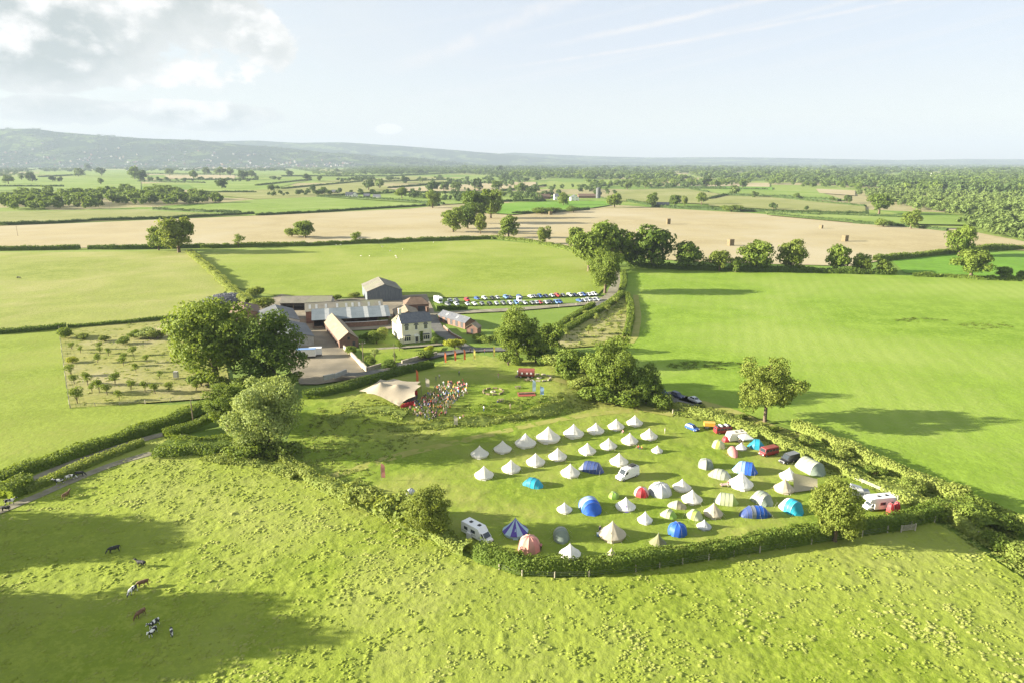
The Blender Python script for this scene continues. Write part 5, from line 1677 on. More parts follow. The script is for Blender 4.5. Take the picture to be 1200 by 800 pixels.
C_PINK = cloth('pink_nylon', (0.66, 0.28, 0.25), 0.25, 0.5)
C_SALMON = cloth('salmon_nylon', (0.72, 0.38, 0.30), 0.25, 0.5)
C_LPINK = cloth('pale_pink_nylon', (0.70, 0.50, 0.50), 0.25, 0.5)
m_rope = mat('guy_rope', (0.6, 0.57, 0.5), (0.5, 0.48, 0.42), 3, 0.9)
m_peg = mat('tent_pole', (0.3, 0.3, 0.3), (0.25, 0.25, 0.25), 3, 0.5, metal=0.5)
CAMP_N = {}


def bell(label, px, py, wpx, m=C_CREAM, m2=None, group='bell tents of the camping field', door=-100, hk=0.60, wallh=0.22, stripe=1, cat='tent', name='bell_tent', dmat=None):
    """round canvas tent: sagging cone of gores over a low wall, doorway, apex cap, guy ropes"""
    loc = P(px, py)
    r = wpx * hscale(py) / 2 * 0.96
    h = r * 2 * hk
    loc = loc + Vector((0, r * 0.75, 0))
    loc.z = float(land(loc.x, loc.y))
    t = thing(name, label, cat, loc, rad(R.uniform(-12, 12)), group)
    n = 12
    wz, we = h * wallh, r
    prof = [(we * 1.015, wz - 0.08), (we, wz), (we * 0.70, wz + (h - wz) * 0.245), (we * 0.42, wz + (h - wz) * 0.51), (we * 0.17, wz + (h - wz) * 0.79), (0.07, h)]
    roof = MB()
    sag = lambda i, j: 1.0 if i % 2 == 0 else (0.955 if j > 1 else 0.985)
    a0 = rad(door)
    roof.lathe(prof, n * 2, a0=a0 + pi / n / 2, rad_fn=sag)
    if m2:
        roof.mi = [((q % (n * 2)) // 2) % 2 for q in range(len(roof.f))]
    roof.obj('roof', [m, m2] if m2 else m, t)
    wl = MB()
    wl.lathe([(we * 0.90, -0.05), (we * 0.955, wz * 0.6), (we * 0.985, wz)], n * 2, a0=a0 + pi / n / 2, rad_fn=lambda i, j: 1.0 if i % 2 == 0 else 0.985)
    wl.obj('wall', m, t)
    # doorway: two flaps tied back round a dark opening standing proud of the cone
    ca, sa = math.cos(a0), math.sin(a0)

    def dp(rr, z, s):
        return (ca * rr - sa * s, sa * rr + ca * s, z)
    dw = r * 0.2
    dz = wz + (h - wz) * 0.42
    top_r = we * 0.52
    d = MB()
    d.add([dp(we * 0.965, 0.0, -dw), dp(we * 0.965, 0.0, dw), dp(top_r + 0.06, dz, 0.02), dp(top_r + 0.06, dz, -0.02)], [(0, 1, 2, 3)])
    d.add([dp(we * 1.03, 0.0, -dw), dp(we * 1.05, 0.0, dw), dp(top_r + 0.12, dz, 0.02), dp(top_r + 0.12, dz, -0.02)], [(0, 1, 2, 3)])
    d.obj('door', dmat or m, t, fix=False)
    MB().tube((0, 0, h - 0.04), (0, 0, h + 0.22), 0.07, 0.03, 6).obj('pole_tip', m_peg, t)
    g = MB()
    for i in range(n):
        a = a0 + pi / n + 2 * pi * i / n
        g.tube((we * math.cos(a), we * math.sin(a), wz), (we * 1.32 * math.cos(a), we * 1.32 * math.sin(a), 0.02), 0.012, n=3, cap=False)
    g.obj('guy_rope', m_rope, t)
    return t


def arch_tent(label, a, b, w, h, mats, seq, group=None, ends=(0.25, 0.25), name='tunnel_tent', cat='tent', n=10, poles=True, power=0.75, doorm=None, win=None):
    """tent on hoops: a (near end) and b (far end) are picture points of its ends; seq = fabric of each bay"""
    pa, pb = P(*a), P(*b)
    L = (pb - pa).length
    t = thing(name, label, cat, (pa + pb) / 2, math.atan2(pb.y - pa.y, pb.x - pa.x), group)
    k = len(seq)
    xs = np.linspace(-L / 2, L / 2, k + 1)
    rings = []
    for i in range(k + 1):
        u = i / k
        e = min(1, 0.35 + u / max(ends[0], 1e-3) * 0.65) if u < ends[0] else (min(1, 0.35 + (1 - u) / max(ends[1], 1e-3) * 0.65) if u > 1 - ends[1] else 1.0)
        rr = []
        for j in range(n + 1):
            an = pi * j / n
            rr.append((xs[i], w / 2 * math.cos(an) * (0.55 + 0.45 * e), h * e * max(0, math.sin(an)) ** power))
        rings.append(rr)
    panels = {}
    for i in range(k):
        mb = panels.setdefault(seq[i], MB())
        mid = [tuple((p + q) / 2 * (1 if c == 0 else 1.0) for c, (p, q) in enumerate(zip(A, B))) for A, B in zip(rings[i], rings[i + 1])]
        for A, B in ((rings[i], mid), (mid, rings[i + 1])):
            vs = list(A) + list(B)
            mb.add(vs, [(j, j + 1, n + 2 + j, n + 1 + j) for j in range(n)])
    for s, mb in panels.items():
        mb.obj('fly_sheet', mats[s], t, smooth=True)
    for i, nm in ((0, 'door'), (k, 'rear_panel')):
        mb = MB()
        c = (xs[i] + (-0.22 if i == 0 else 0.22) * h, 0, 0)
        for z in range(1):
            vs = rings[i] + [(xs[i] + (-0.3 if i == 0 else 0.3) * h, 0, 0)]
            mb.add(vs, [(j, j + 1, n + 1) for j in range(n)])
        mb.obj(nm, (doorm if i == 0 and doorm is not None else mats[seq[0 if i == 0 else -1]]), t, smooth=False)
    if poles:
        for i in range(1 if ends[0] else 0, k + (0 if ends[1] else 1)):
            MB().path([(x, y * 1.012, z * 1.012 + 0.01) for x, y, z in rings[i]], 0.022, 4).obj('hoop', m_peg, t)
    g = MB()
    for i in (0, k // 2, k):
        for sy in (-1, 1):
            g.tube((xs[i], sy * w * 0.42, h * 0.5), (xs[i], sy * (w * 0.5 + 0.8), 0.02), 0.01, n=3, cap=False)
    g.obj('guy_rope', m_rope, t)
    return t


def dome(label, px, py, wpx, h, mats, seq, group=None, rz=0.0, name='dome_tent', n=8, sq=0.9, doorm=None, asp=1.0, cat='tent'):
    """round-shouldered tent on crossing poles: gores of fabric, poles over them, a door panel"""
    r = wpx * hscale(py) / 2
    loc = P(px, py) + Vector((0, r * 0.8, 0))
    loc.z = float(land(loc.x, loc.y))
    t = thing(name, label, cat, loc, rz, group)
    prof = [(math.cos(u) ** 0.75, math.sin(u)) for u in np.linspace(0, pi / 2, 7)]
    per = {}
    sub = 3
    for g in range(n):
        mb = per.setdefault(seq[g % len(seq)], MB())
        vs, fs = [], []
        for (rr, z) in prof:
            for s in range(sub + 1):
                a = 2 * pi * (g + s / sub) / n
                pin = 1 - 0.07 * math.sin(pi * s / sub)
                vs.append((r * rr * pin * math.cos(a), r * asp * rr * pin * math.sin(a), h * z * (1 - 0.03 * math.sin(pi * s / sub))))
        for i in range(len(prof) - 1):
            for s in range(sub):
                q = i * (sub + 1) + s
                fs.append((q, q + 1, q + sub + 2, q + sub + 1))
        mb.add(vs, fs)
    for s, mb in per.items():
        mb.obj('fly_sheet', mats[s], t, smooth=True)
    for g in range(0, n // 2, max(1, n // 4)):
        a = 2 * pi * g / n
        pts = [(r * rr * math.cos(a) * 1.01, r * asp * rr * math.sin(a) * 1.01, h * z + 0.015) for rr, z in prof] + [(-r * rr * math.cos(a) * 1.01, -r * asp * rr * math.sin(a) * 1.01, h * z + 0.015) for rr, z in prof[::-1][1:]]
        MB().path(pts, 0.025, 4).obj('hoop', m_peg, t)
    d = MB()
    a = 2 * pi * (n * 0.75 + 0.0) / n
    vs, fs = [], []
    for i, (rr, z) in enumerate(prof[:5]):
        for s in (-1, 1):
            aa = a + s * 0.36 * (1 - 0.18 * i)
            vs.append((r * rr * 1.02 * math.cos(aa), r * asp * rr * 1.02 * math.sin(aa), h * z + 0.02))
    fs = [(2 * i, 2 * i + 1, 2 * i + 3, 2 * i + 2) for i in range(4)]
    d.add(vs, fs)
    d.obj('door', doorm or mats[seq[0]], t, smooth=True)
    return t


# far row of bell tents, then the second, third and front ones
far_row = [(561.8, 537, 22.7), (589, 531, 22.5), (616, 525, 26.5), (643, 519.5, 30), (673, 513.5, 25.5), (699, 509, 21), (723, 504, 20.5), (745, 499.5, 20)]
wh = ['at the left end of the farthest row', 'next to the left end tent of the farthest row', 'third along the farthest row, left of the largest', 'largest one of the farthest row', 'just right of the largest in the farthest row', 'third from the right end of the farthest row', 'next to the right end of the farthest row', 'at the right end of the farthest row']
for (x, y, w), s in zip(far_row, wh):
    bell('cream bell tent ' + s, x, y, w)
mid_row = [(567, 562, 24), (599, 554.5, 23.5), (628, 546.5, 23.5), (654, 540, 23), (689, 533, 21.5), (714, 527, 21), (739, 521, 21), (762, 515.5, 21)]
wh = ['at the left end of the second row', 'second from the left in the second row', 'left of the middle of the second row', 'in the second row below the largest tent', 'in the second row above the navy tunnel', 'in the second row behind the white panel van', 'next to the right end of the second row', 'at the right end of the second row']
for (x, y, w), s in zip(mid_row, wh):
    bell('cream bell tent ' + s, x, y, w)
bell('small cream bell tent alone below the right end of the second row', 771, 531, 14)
bell('cream bell tent left of the navy tunnel tent', 669, 559.5, 24)
bell('cream bell tent standing close behind the white panel van', 726.5, 546, 23)
bell('little pale bell tent left of the tall light blue tent', 662, 601.5, 19)
bell('white bell tent with lilac trimmed door beside the little green tent', 734.5, 599.5, 25, C_WHITE, dmat=C_PURPLE)
bell('small pointed white bell tent right of the little green tent', 757, 614, 18.5, C_WHITE, hk=0.74)
bell('large beige bell tent near the front hedge', 719, 634.5, 34, C_SAND, hk=0.62)
bell('white bell tent half hidden by the front hedge beside the salmon dome', 668.6, 656, 27, C_WHITE, hk=0.62)
bell('bell tent with violet and pale blue stripes by the motorhome', 604, 630.5, 32, C_SKYB, C_PURPLE, group=None, hk=0.66)
bell('white bell tent right of the big grey and white dome', 801, 576.5, 23)
bell('broad white bell tent in front of the one by the big dome', 813, 591, 25.5)
bell('big white bell tent with sharp ribs in the middle of the right hand tents', 871.5, 574, 29.5, C_WHITE, hk=0.66)
bell('sandy tipi shaped tent with dark tip near the front right', 838, 607.5, 23.5, C_SAND, hk=0.72)
bell('sandy bell tent with dark pole tip beside the tan tarpaulin', 922, 578.5, 24.5, C_SAND, hk=0.66)
bell('white bell tent behind the tan tarpaulin', 927, 563, 22, C_WHITE, hk=0.62)
bell('small white bell tent by the red tent and white gazebo', 870, 527.5, 13.5, C_WHITE, hk=0.62)
bell('olive green pyramid tent beside the front hedge', 772.5, 640, 21, C_OLIVE, hk=0.62, wallh=0.05, group=None, name='pyramid_tent')
bell('pale beige pyramid tent sunk behind the front hedge', 717, 652, 12, C_SAND, hk=0.8, wallh=0.1, group=None, name='pyramid_tent')
bell('small pale grey pyramid tent at the front between lime and blue tents', 826.7, 621, 18, C_LGREY, hk=0.6, wallh=0.2, group=None, name='pyramid_tent')

dome('salmon pink ball shaped tent on the front hedge', 620.5, 650, 28, 3.0, [C_SALMON, C_PINK], [0, 0, 1], n=10, rz=.2)
arch_tent('teal dome tent alone below the second row', (634, 571), (615, 566), 3.0, 1.9, [C_TEAL, C_CYAN], [1, 1, 0, 0], ends=(0.3, 0.3), name='dome_tent')
arch_tent('navy tunnel tent with pale arches between bell tents', (705, 553), (681, 549), 3.4, 2.3, [C_NAVY, C_GREY], [0, 0, 0, 0, 0, 1], ends=(0.18, 0.2))
arch_tent('tall light blue tent with bright blue porch', (696, 603), (686, 589), 4.2, 2.6, [C_BLUE, C_LBLUE], [0, 0, 1, 1, 0, 1], ends=(0.2, 0.25))
dome('little bright green tent behind the white lilac doored tent', 720, 585, 13, 1.3, [C_GREEN], [0], n=6)
dome('red tent with white panel left of the big grey dome', 753, 583, 18, 1.9, [C_RED, C_LPINK], [0, 0, 1, 1], n=8, rz=.5)
dome('big grey and white dome tent beside the red one', 775.5, 583, 28, 2.5, [C_LGREY, C_WHITE, C_GREY], [0, 1, 0, 1, 0, 2], n=10, rz=.3)
arch_tent('grey green dome tent with open arch near the front hedge', (659, 636), (656, 624), 3.0, 2.2, [C_SAGE, C_LSAGE], [0, 0, 1, 0], ends=(0.1, 0.3), name='dome_tent')
dome('sage green peaked dome at the left of the right hand tents', 829, 550, 19, 2.1, [C_SAGE, C_LSAGE], [0, 1], n=6, rz=.3)
arch_tent('pale olive tunnel tent in front of the sage dome', (855, 561), (832, 556), 3.2, 1.9, [C_LSAGE, C_BEIGE], [0, 0, 0, 0, 1], ends=(0.25, 0.25))
arch_tent('blue tunnel tent with white arched windows', (885, 554), (861, 550), 4.0, 2.4, [C_BLUE, C_LBLUE], [0, 0, 0, 1, 1, 1], ends=(0.12, 0.2))
arch_tent('low beige green tent left of the broad white bell tent', (803, 595), (784, 592), 2.6, 1.4, [C_BEIGE, C_PALEG], [0, 0, 1, 1], ends=(0.4, 0.4))
arch_tent('small pale tent with lime end below the low beige one', (791, 607), (776, 602), 2.6, 1.6, [C_GREEN, C_LSAGE, C_PALEG], [0, 2, 2, 2], ends=(0.35, 0.35))
arch_tent('small cream tent with lime skirt left of the sandy tipi', (821, 609), (806, 603), 2.8, 1.8, [C_PALEG, C_LIME], [0, 1, 0, 0], ends=(0.3, 0.3))
dome('bright royal blue dome tent at the front', 796, 629, 24, 2.2, [C_BLUE], [0], n=8, rz=.2)
arch_tent('cream tunnel tent with lime stripes behind the sandy tipi', (863, 590), (839, 587), 3.2, 2.1, [C_PALEG, C_LIME], [1, 0, 0, 0, 0], ends=(0.15, 0.2))
arch_tent('grey green striped dome right of the lime striped tunnel', (902, 592), (883, 583), 3.6, 2.4, [C_SAGE, C_LSAGE], [0, 1, 0, 1, 0], ends=(0.25, 0.25), name='dome_tent')
arch_tent('long low blue tunnel tent with grey band', (901, 603), (869, 604), 3.0, 2.1, [C_BLUE, C_GREY, C_NAVY], [2, 0, 0, 0, 1, 2, 2], ends=(0.25, 0.25))
arch_tent('white tent with cyan end at the right of the low blue tunnel', (937, 603), (917, 592), 3.6, 2.5, [C_CYAN, C_WHITE], [0, 0, 0, 1, 1], ends=(0.2, 0.25))
arch_tent('large sage tunnel tent with pale arches at the hedge side', (962, 557), (937, 544), 4.4, 2.7, [C_LSAGE, C_SAGE, C_PALEG], [1, 0, 2, 0, 2, 0], ends=(0.1, 0.15))
dome('pale lime dome tent in front of the red van with roof load', 843.5, 526, 15.5, 1.9, [C_PALEG, C_LIME], [0, 0, 1], n=8)
arch_tent('pink and white pop up tent below the pale lime dome', (861, 536), (856, 527), 2.2, 1.8, [C_PINK, C_LPINK], [0, 0, 1], ends=(0.15, 0.3), name='popup_tent')
dome('tiny red tent between lime dome and cream caravan', 852, 518, 10, 1.4, [C_RED], [0], n=6)
arch_tent('turquoise tent against the hedge behind the white gazebo', (895, 525), (878, 523), 3.4, 2.2, [C_CYAN, C_TEAL], [0, 0, 1], ends=(0.2, 0.2), name='dome_tent')
dome('red tent of two lobes at the hedge corner by the white motorhome', 1045, 604, 10, 2.6, [C_RED], [0], n=6)
dome('right hand lobe of red tent at the hedge corner', 1052, 602, 9, 2.6, [C_RED], [0], n=6)
dome('grey dome tent peeping over the west hedge', 481, 583, 12, 1.8, [C_GREY, C_LGREY], [0, 1], n=6)

# tan tarpaulin stretched on poles
def tarp(label, pts, m, name='tarpaulin', zs=None, poles=True, n=8, cat='canopy', sagk=0.18, group=None):
    """four-cornered sheet with sag between its props"""
    W = [P(*p) for p in pts]
    c = sum(W, Vector()) / 4
    t = thing(name, label, cat, (c.x, c.y, float(land(c.x, c.y))), 0, group)
    q = [Vector((w.x - c.x, w.y - c.y, z)) for w, z in zip(W, zs)]
    V, F = [], []
    for j in range(n + 1):
        for i in range(n + 1):
            u, v = i / n, j / n
            p = q[0].lerp(q[1], u).lerp(q[3].lerp(q[2], u), v)
            p = p + Vector((0, 0, -sagk * math.sin(pi * u) * math.sin(pi * v)))
            V.append(p)
    for j in range(n):
        for i in range(n):
            a = j * (n + 1) + i
            F.append((a, a + 1, a + n + 2, a + n + 1))
    link('sheet', mesh_np('sheet', np.array(V), np.array(F), m, smooth=True), t)
    if poles:
        for p in q:
            if p.z > 0.6:
                MB().tube((p.x, p.y, -0.1), (p.x, p.y, p.z + 0.05), 0.03, n=5).obj('pole', m_peg, t)
    return t


tarp('tan tarpaulin slung from the sandy bell tent', [(930, 578), (958, 575), (957, 567), (928, 566)], C_BEIGE, zs=(0.35, 0.5, 1.3, 2.6), sagk=0.3)
gz = thing('gazebo', 'white gazebo between caravan and turquoise tent', 'gazebo', P(873, 520), 0.2)
gr = MB()
gr.add([(-1.5, -1.5, 2.0), (1.5, -1.5, 2.0), (1.5, 1.5, 2.0), (-1.5, 1.5, 2.0), (0, 0, 2.9)], [(0, 1, 4), (1, 2, 4), (2, 3, 4), (3, 0, 4)])
for a, b in (((-1.5, -1.5), (1.5, -1.5)), ((1.5, -1.5), (1.5, 1.5)), ((1.5, 1.5), (-1.5, 1.5)), ((-1.5, 1.5), (-1.5, -1.5))):
    gr.add([(*a, 2.0), (*b, 2.0), (*b, 1.75), (*a, 1.75)], [(0, 1, 2, 3)])
gr.obj('roof', C_WHITE, gz, fix=False)
for x in (-1.45, 1.45):
    for y in (-1.45, 1.45):
        MB().tube((x, y, 0), (x, y, 2.0), 0.03, n=5).obj('leg', m_peg, gz)


# the stage: stretch tent on the lawn
def stage():
    c = P(455, 465)
    t = thing('stretch_tent', 'large beige stretch tent with two peaks over the stage', 'stretch tent', c, 0)
    ctrl = [(421, 462, 0.7), (430, 468, 0.9), (468, 479, 0.6), (487, 474, 2.6), (494, 463, 3.0), (493, 455, 2.2), (462, 452, 2.2), (446, 451, 1.8)]
    rim = [P(a, b) - c + Vector((0, 0, z)) for a, b, z in ctrl]
    peaks = [P(447, 464) - c + Vector((0, 0, 4.6)), P(466, 465) - c + Vector((0, 0, 4.0))]
    rim2 = []
    n = len(rim)
    for i in range(n):
        a, b = rim[i], rim[(i + 1) % n]
        mid = (a + b) / 2
        inn = (peaks[0] + peaks[1]) / 2
        for k in range(5):
            u = k / 5
            p = a.lerp(b, u)
            s = 0.11 * math.sin(pi * u)
            rim2.append(Vector((p.x + (inn.x - p.x) * s, p.y + (inn.y - p.y) * s, p.z - 0.25 * math.sin(pi * u))))
    xs = [p.x for p in rim2]
    ys = [p.y for p in rim2]
    res = 0.6
    pts, idx = [], {}
    X, Y = np.meshgrid(np.arange(min(xs), max(xs), res), np.arange(min(ys), max(ys), res))
    poly = [(p.x, p.y) for p in rim2]
    ok = inside(X, Y, poly)

    def height(x, y):
        w = z = 0
        for p in rim2:
            d = 1 / ((p.x - x) ** 2 + (p.y - y) ** 2 + 0.05) ** 1.1
            w += d
            z += d * p.z
        base = z / w
        for p, sp in zip(peaks, (3.4, 3.0)):
            d = math.hypot(p.x - x, (p.y - y) * 0.8)
            base = base + max(0, p.z - base) * math.exp(-(d / sp) ** 1.1)
        return base
    from mathutils.geometry import delaunay_2d_cdt
    vs = [Vector((p.x, p.y)) for p in rim2] + [Vector((x, y)) for x, y in zip(X[ok], Y[ok])]
    ed = [(i, (i + 1) % len(rim2)) for i in range(len(rim2))]
    ov, oe, of, *_ = delaunay_2d_cdt(vs, ed, [], 1, 1e-4)
    hts = {}
    V = []
    for i, v in enumerate(ov):
        V.append((v.x, v.y, height(v.x, v.y)))
    mb = MB().add(V, of)
    mb.obj('canopy', C_BEIGE_LIGHT, t, smooth=True, fix=False)
    for p in peaks:
        MB().tube((p.x, p.y, -0.3), (p.x, p.y, p.z - 0.1), 0.07, n=6).obj('mast', m_wood, t)
    for p in rim:
        if p.z > 1.5:
            MB().tube((p.x, p.y, -0.3), (p.x, p.y, p.z), 0.05, n=6).obj('pole', m_wood, t)
    st = MB()
    a, b = P(462, 470) - c, P(489, 466) - c
    st.box(a.x, a.y - 1.5, -0.2, b.x, a.y + 4.0, 0.7)
    st.obj('stage_floor', m_darkwood, t)
    dr = MB()
    dr.box(a.x + 1, a.y + 3.6, 0.7, b.x, a.y + 3.75, 2.1)
    dr.obj('backcloth', C_RED, t)
    sk = MB()
    a2, b2 = P(470, 478) - c, P(485, 474) - c
    an = math.atan2(b2.y - a2.y, b2.x - a2.x)
    for k in range(10):
        p = a2.lerp(b2, k / 10)
        MB().box(0, -0.06, -0.2, 0.52, 0.06, 1.0 + 0.25 * (k % 2), rot=an, at=p).obj('drape', C_RED, t)


C_BEIGE_LIGHT = cloth('stretch_fabric', (0.42, 0.36, 0.27), 0.2)
stage()


# ------------------------------------------------------------------ vehicles
def paint(name, c, rough=0.35, metal=0.0):
    return mat('paint_' + name, c, tuple(v * 0.94 for v in c), 1.5, rough, metal=metal, spec=0.5)


PAINT = {k: paint(k, v) for k, v in dict(white=(0.75, 0.75, 0.74), silver=(0.46, 0.48, 0.50), grey=(0.16, 0.17, 0.18), black=(0.02, 0.02, 0.022), blue=(0.03, 0.09, 0.30), light_blue=(0.14, 0.26, 0.50),
                                       navy=(0.02, 0.03, 0.09), red=(0.42, 0.03, 0.03), maroon=(0.30, 0.035, 0.04), yellow=(0.62, 0.36, 0.05), cream=(0.70, 0.66, 0.55), green=(0.05, 0.16, 0.09), dark_red=(0.24, 0.065, 0.05)).items()}
m_tyre = mat('tyre', (0.02, 0.02, 0.02), (0.03, 0.03, 0.03), 2, 0.9)
m_rim = mat('wheel_rim', (0.45, 0.46, 0.47), (0.38, 0.39, 0.4), 2, 0.4, metal=0.6)
m_lamp = mat('headlamp', (0.7, 0.72, 0.74), (0.6, 0.62, 0.64), 2, 0.2)
m_tail = mat('tail_lamp', (0.4, 0.02, 0.02), (0.3, 0.02, 0.02), 2, 0.3)
m_plastic = mat('black_plastic', (0.03, 0.03, 0.032), (0.045, 0.045, 0.045), 2, 0.6)
wheel_me = {}


def wheel(par, x, y, r=0.33, w=0.2):
    key = (r, w)
    if key not in wheel_me:
        mb = MB()
        mb.lathe([(r * 0.62, -w / 2), (r * 0.92, -w / 2), (r, -w * 0.3), (r, w * 0.3), (r * 0.92, w / 2), (r * 0.62, w / 2)], 14)
        a = mb.mesh('tyre', m_tyre, smooth=True)
        c = MB().lathe([(r * 0.62, -w / 2 + 0.02), (r * 0.3, -w / 2 - 0.005), (0.02, -w / 2)], 10)
        c.lathe([(r * 0.62, w / 2 - 0.02), (r * 0.3, w / 2 + 0.005), (0.02, w / 2)], 10)
        wheel_me[key] = (a, c.mesh('rim', m_rim))
    a, c = wheel_me[key]
    o = link('wheel', a, par, (x, y, r))
    o.rotation_euler = (pi / 2, 0, 0)
    link('rim', c, o)
    return o


def loft(mb, st):
    """body from stations (x, z_bottom, z_side_top, half_width, z_crown)"""
    rings = []
    for x, zb, zt, w in st:
        b = min(0.12, (zt - zb) * 0.2)
        rings.append([(x, -w * 0.93, zb), (x, -w, zb + b * 1.5), (x, -w, zt - b * 1.3), (x, -w + b * 1.2, zt), (x, w - b * 1.2, zt), (x, w, zt - b * 1.3), (x, w, zb + b * 1.5), (x, w * 0.93, zb)])
    n = 8
    vs = [p for r in rings for p in r]
    fs = []
    for i in range(len(rings) - 1):
        for j in range(n):
            k = (j + 1) % n
            fs.append((i * n + j, i * n + k, (i + 1) * n + k, (i + 1) * n + j))
    fs.append(tuple(range(n)))
    fs.append(tuple(range((len(rings) - 1) * n, len(rings) * n))[::-1])
    mb.add(vs, fs)


def cabin(mb, x0, x1, zb, xt0, xt1, zt, wb, wt):
    b = [(x0, -wb, zb), (x1, -wb, zb), (x1, wb, zb), (x0, wb, zb)]
    t = [(xt0, -wt, zt), (xt1, -wt, zt), (xt1, wt, zt), (xt0, wt, zt)]
    mb.hexa(b + t)
    return b, t


def pane(par, name, b, t, i, j, u0=0.07, u1=0.93, v0=0.12, v1=0.92, out=0.012, m=None):
    """a glass sheet just proud of one side of a cabin, from corner i to corner j"""
    B0, B1, T0, T1 = Vector(b[i]), Vector(b[j]), Vector(t[i]), Vector(t[j])
    f = lambda u, v: (B0.lerp(T0, v)).lerp(B1.lerp(T1, v), u)
    q = [f(u0, v0), f(u1, v0), f(u1, v1), f(u0, v1)]
    n = (q[1] - q[0]).cross(q[3] - q[0]).normalized()
    c = (sum((Vector(p) for p in b), Vector()) + sum((Vector(p) for p in t), Vector())) / 8
    if n.dot(q[0] - c) < 0:
        n = -n
    q = [p + n * out for p in q]
    mb = MB().hexa([p - n * 0.02 for p in q] + q)
    return mb.obj(name, m or m_glass, par)


CARS = {}


def car_proto(style):
    t = link('car', None)
    bd = MB()
    if style == 'hatchback':
        loft(bd, [(-1.98, .42, .80, .70), (-1.90, .26, .94, .82), (-1.0, .22, .96, .87), (0.2, .22, .95, .87), (1.15, .22, .90, .85), (1.75, .26, .76, .80), (1.98, .36, .62, .70)])
        b, tp = cabin(bd, -1.85, 1.12, .93, -1.45, .30, 1.47, .80, .60)
        wx, L = (-1.25, 1.25), 3.96
    elif style == 'saloon':
        loft(bd, [(-2.25, .45, .84, .70), (-2.15, .28, .95, .82), (-1.2, .22, .97, .88), (0.2, .22, .95, .88), (1.2, .22, .90, .86), (1.95, .26, .76, .80), (2.22, .36, .62, .70)])
        b, tp = cabin(bd, -1.75, 1.05, .94, -1.05, .25, 1.44, .80, .60)
        wx, L = (-1.35, 1.38), 4.45
    elif style == 'estate':
        loft(bd, [(-2.25, .42, .86, .74), (-2.18, .26, .98, .84), (-1.1, .22, 1.0, .90), (0.2, .22, 1.0, .90), (1.2, .22, .96, .88), (1.95, .26, .84, .82), (2.2, .36, .68, .72)])
        b, tp = cabin(bd, -2.15, 1.0, .97, -1.95, .25, 1.62, .84, .66)
        wx, L = (-1.4, 1.38), 4.45
    else:
        loft(bd, [(-2.2, .5, 1.05, .76), (-2.12, .32, 1.12, .86), (-1.1, .28, 1.14, .92), (0.2, .28, 1.12, .92), (1.2, .28, 1.08, .90), (1.95, .32, .98, .84), (2.18, .42, .8, .74)])
        b, tp = cabin(bd, -2.1, .95, 1.1, -1.85, .2, 1.78, .86, .68)
        wx, L = (-1.38, 1.35), 4.4
    link('body', bd.mesh('body', PAINT['silver'], smooth=False, bevel=0.035, seg=2), t)
    pane(t, 'windscreen', b, tp, 1, 2)
    pane(t, 'rear_window', b, tp, 3, 0)
    for i, j in ((0, 1), (2, 3)):
        pane(t, 'side_window', b, tp, i, j, .08 if i == 0 else .52, .48 if i == 0 else .92)
        pane(t, 'side_window', b, tp, i, j, .52 if i == 0 else .08, .90 if i == 0 else .48)
    r = .31 if style != 'offroader' else .37
    for x in wx:
        for y in (-.74, .74):
            wheel(t, x, y, r)
    for s in (-1, 1):
        MB().box(L / 2 - .14, s * .6 - .14, .60, L / 2 + .012, s * .6 + .14, .72).obj('headlight', m_lamp, t)
        MB().box(-L / 2 - .012, s * .62 - .1, .66, -L / 2 + .12, s * .62 + .1, .84).obj('tail_light', m_tail, t)
    MB().box(L / 2 - .05, -.62, .32, L / 2 + .03, .62, .48).obj('bumper', m_plastic, t)
    CARS[style] = t
    return t


for s_ in ('hatchback', 'saloon', 'estate', 'offroader'):
    car_proto(s_)
used_style = set()


def car(style, colour, label, loc, head, group=None):
    o = CARS[style] if style not in used_style else dup(CARS[style])
    used_style.add(style)
    o.name = 'parked_car'
    o.location, o.rotation_euler = loc, (0, 0, head)
    tag(o, label, 'car', group)
    for c in o.children:
        if c.name.startswith('body'):
            c.material_slots[0].link = 'OBJECT'
            c.material_slots[0].material = PAINT[colour]
    return o


def heading(a, b):
    p, q = P(*a), P(*b)
    return math.atan2(q.y - p.y, q.x - p.x)


# the car park behind the farm: two rows
cols = ['blue', 'silver', 'black', 'silver', 'light_blue', 'grey', 'blue', 'white', 'grey', 'blue', 'navy', 'silver', 'red', 'grey', 'silver', 'navy', 'white', 'blue', 'white', 'white', 'silver']
xs = [559, 568, 577, 583, 593, 597.5, 609, 622, 627, 633, 640, 647, 653, 660, 668, 674, 680, 684, 690, 694, 697]
sty = ['hatchback', 'estate', 'saloon', 'hatchback', 'offroader', 'hatchback', 'estate', 'saloon']
for i, (x, c) in enumerate(zip(xs, cols)):
    car(sty[i % 8], c, f'{c.replace("_", " ")} {sty[i % 8]} in the far row of the car park, {ORD[i]} from its farm end', P(x, 351 - (x - 559) * 0.036), rad(-62 + R.uniform(-6, 6)), 'cars in the car park')
cols2 = ['grey', 'silver', 'silver', 'white', 'grey', 'black', 'silver', 'grey', 'silver', 'light_blue', 'silver', 'grey', 'silver', 'red', 'silver', 'black', 'light_blue', 'blue']
xs2 = [525, 535, 548, 556, 565, 574, 582, 590, 598, 605, 615, 624, 633, 629, 640, 645, 652, 656]
for i, (x, c) in enumerate(zip(sorted(xs2), cols2)):
    car(sty[(i * 3 + 1) % 8], c, f'{c.replace("_", " ")} {sty[(i * 3 + 1) % 8]} in the near row of the car park, {ORD[i]} from its farm end', P(x, 358 - (x - 525) * 0.02), rad(-64 + R.uniform(-6, 6)), 'cars in the car park')
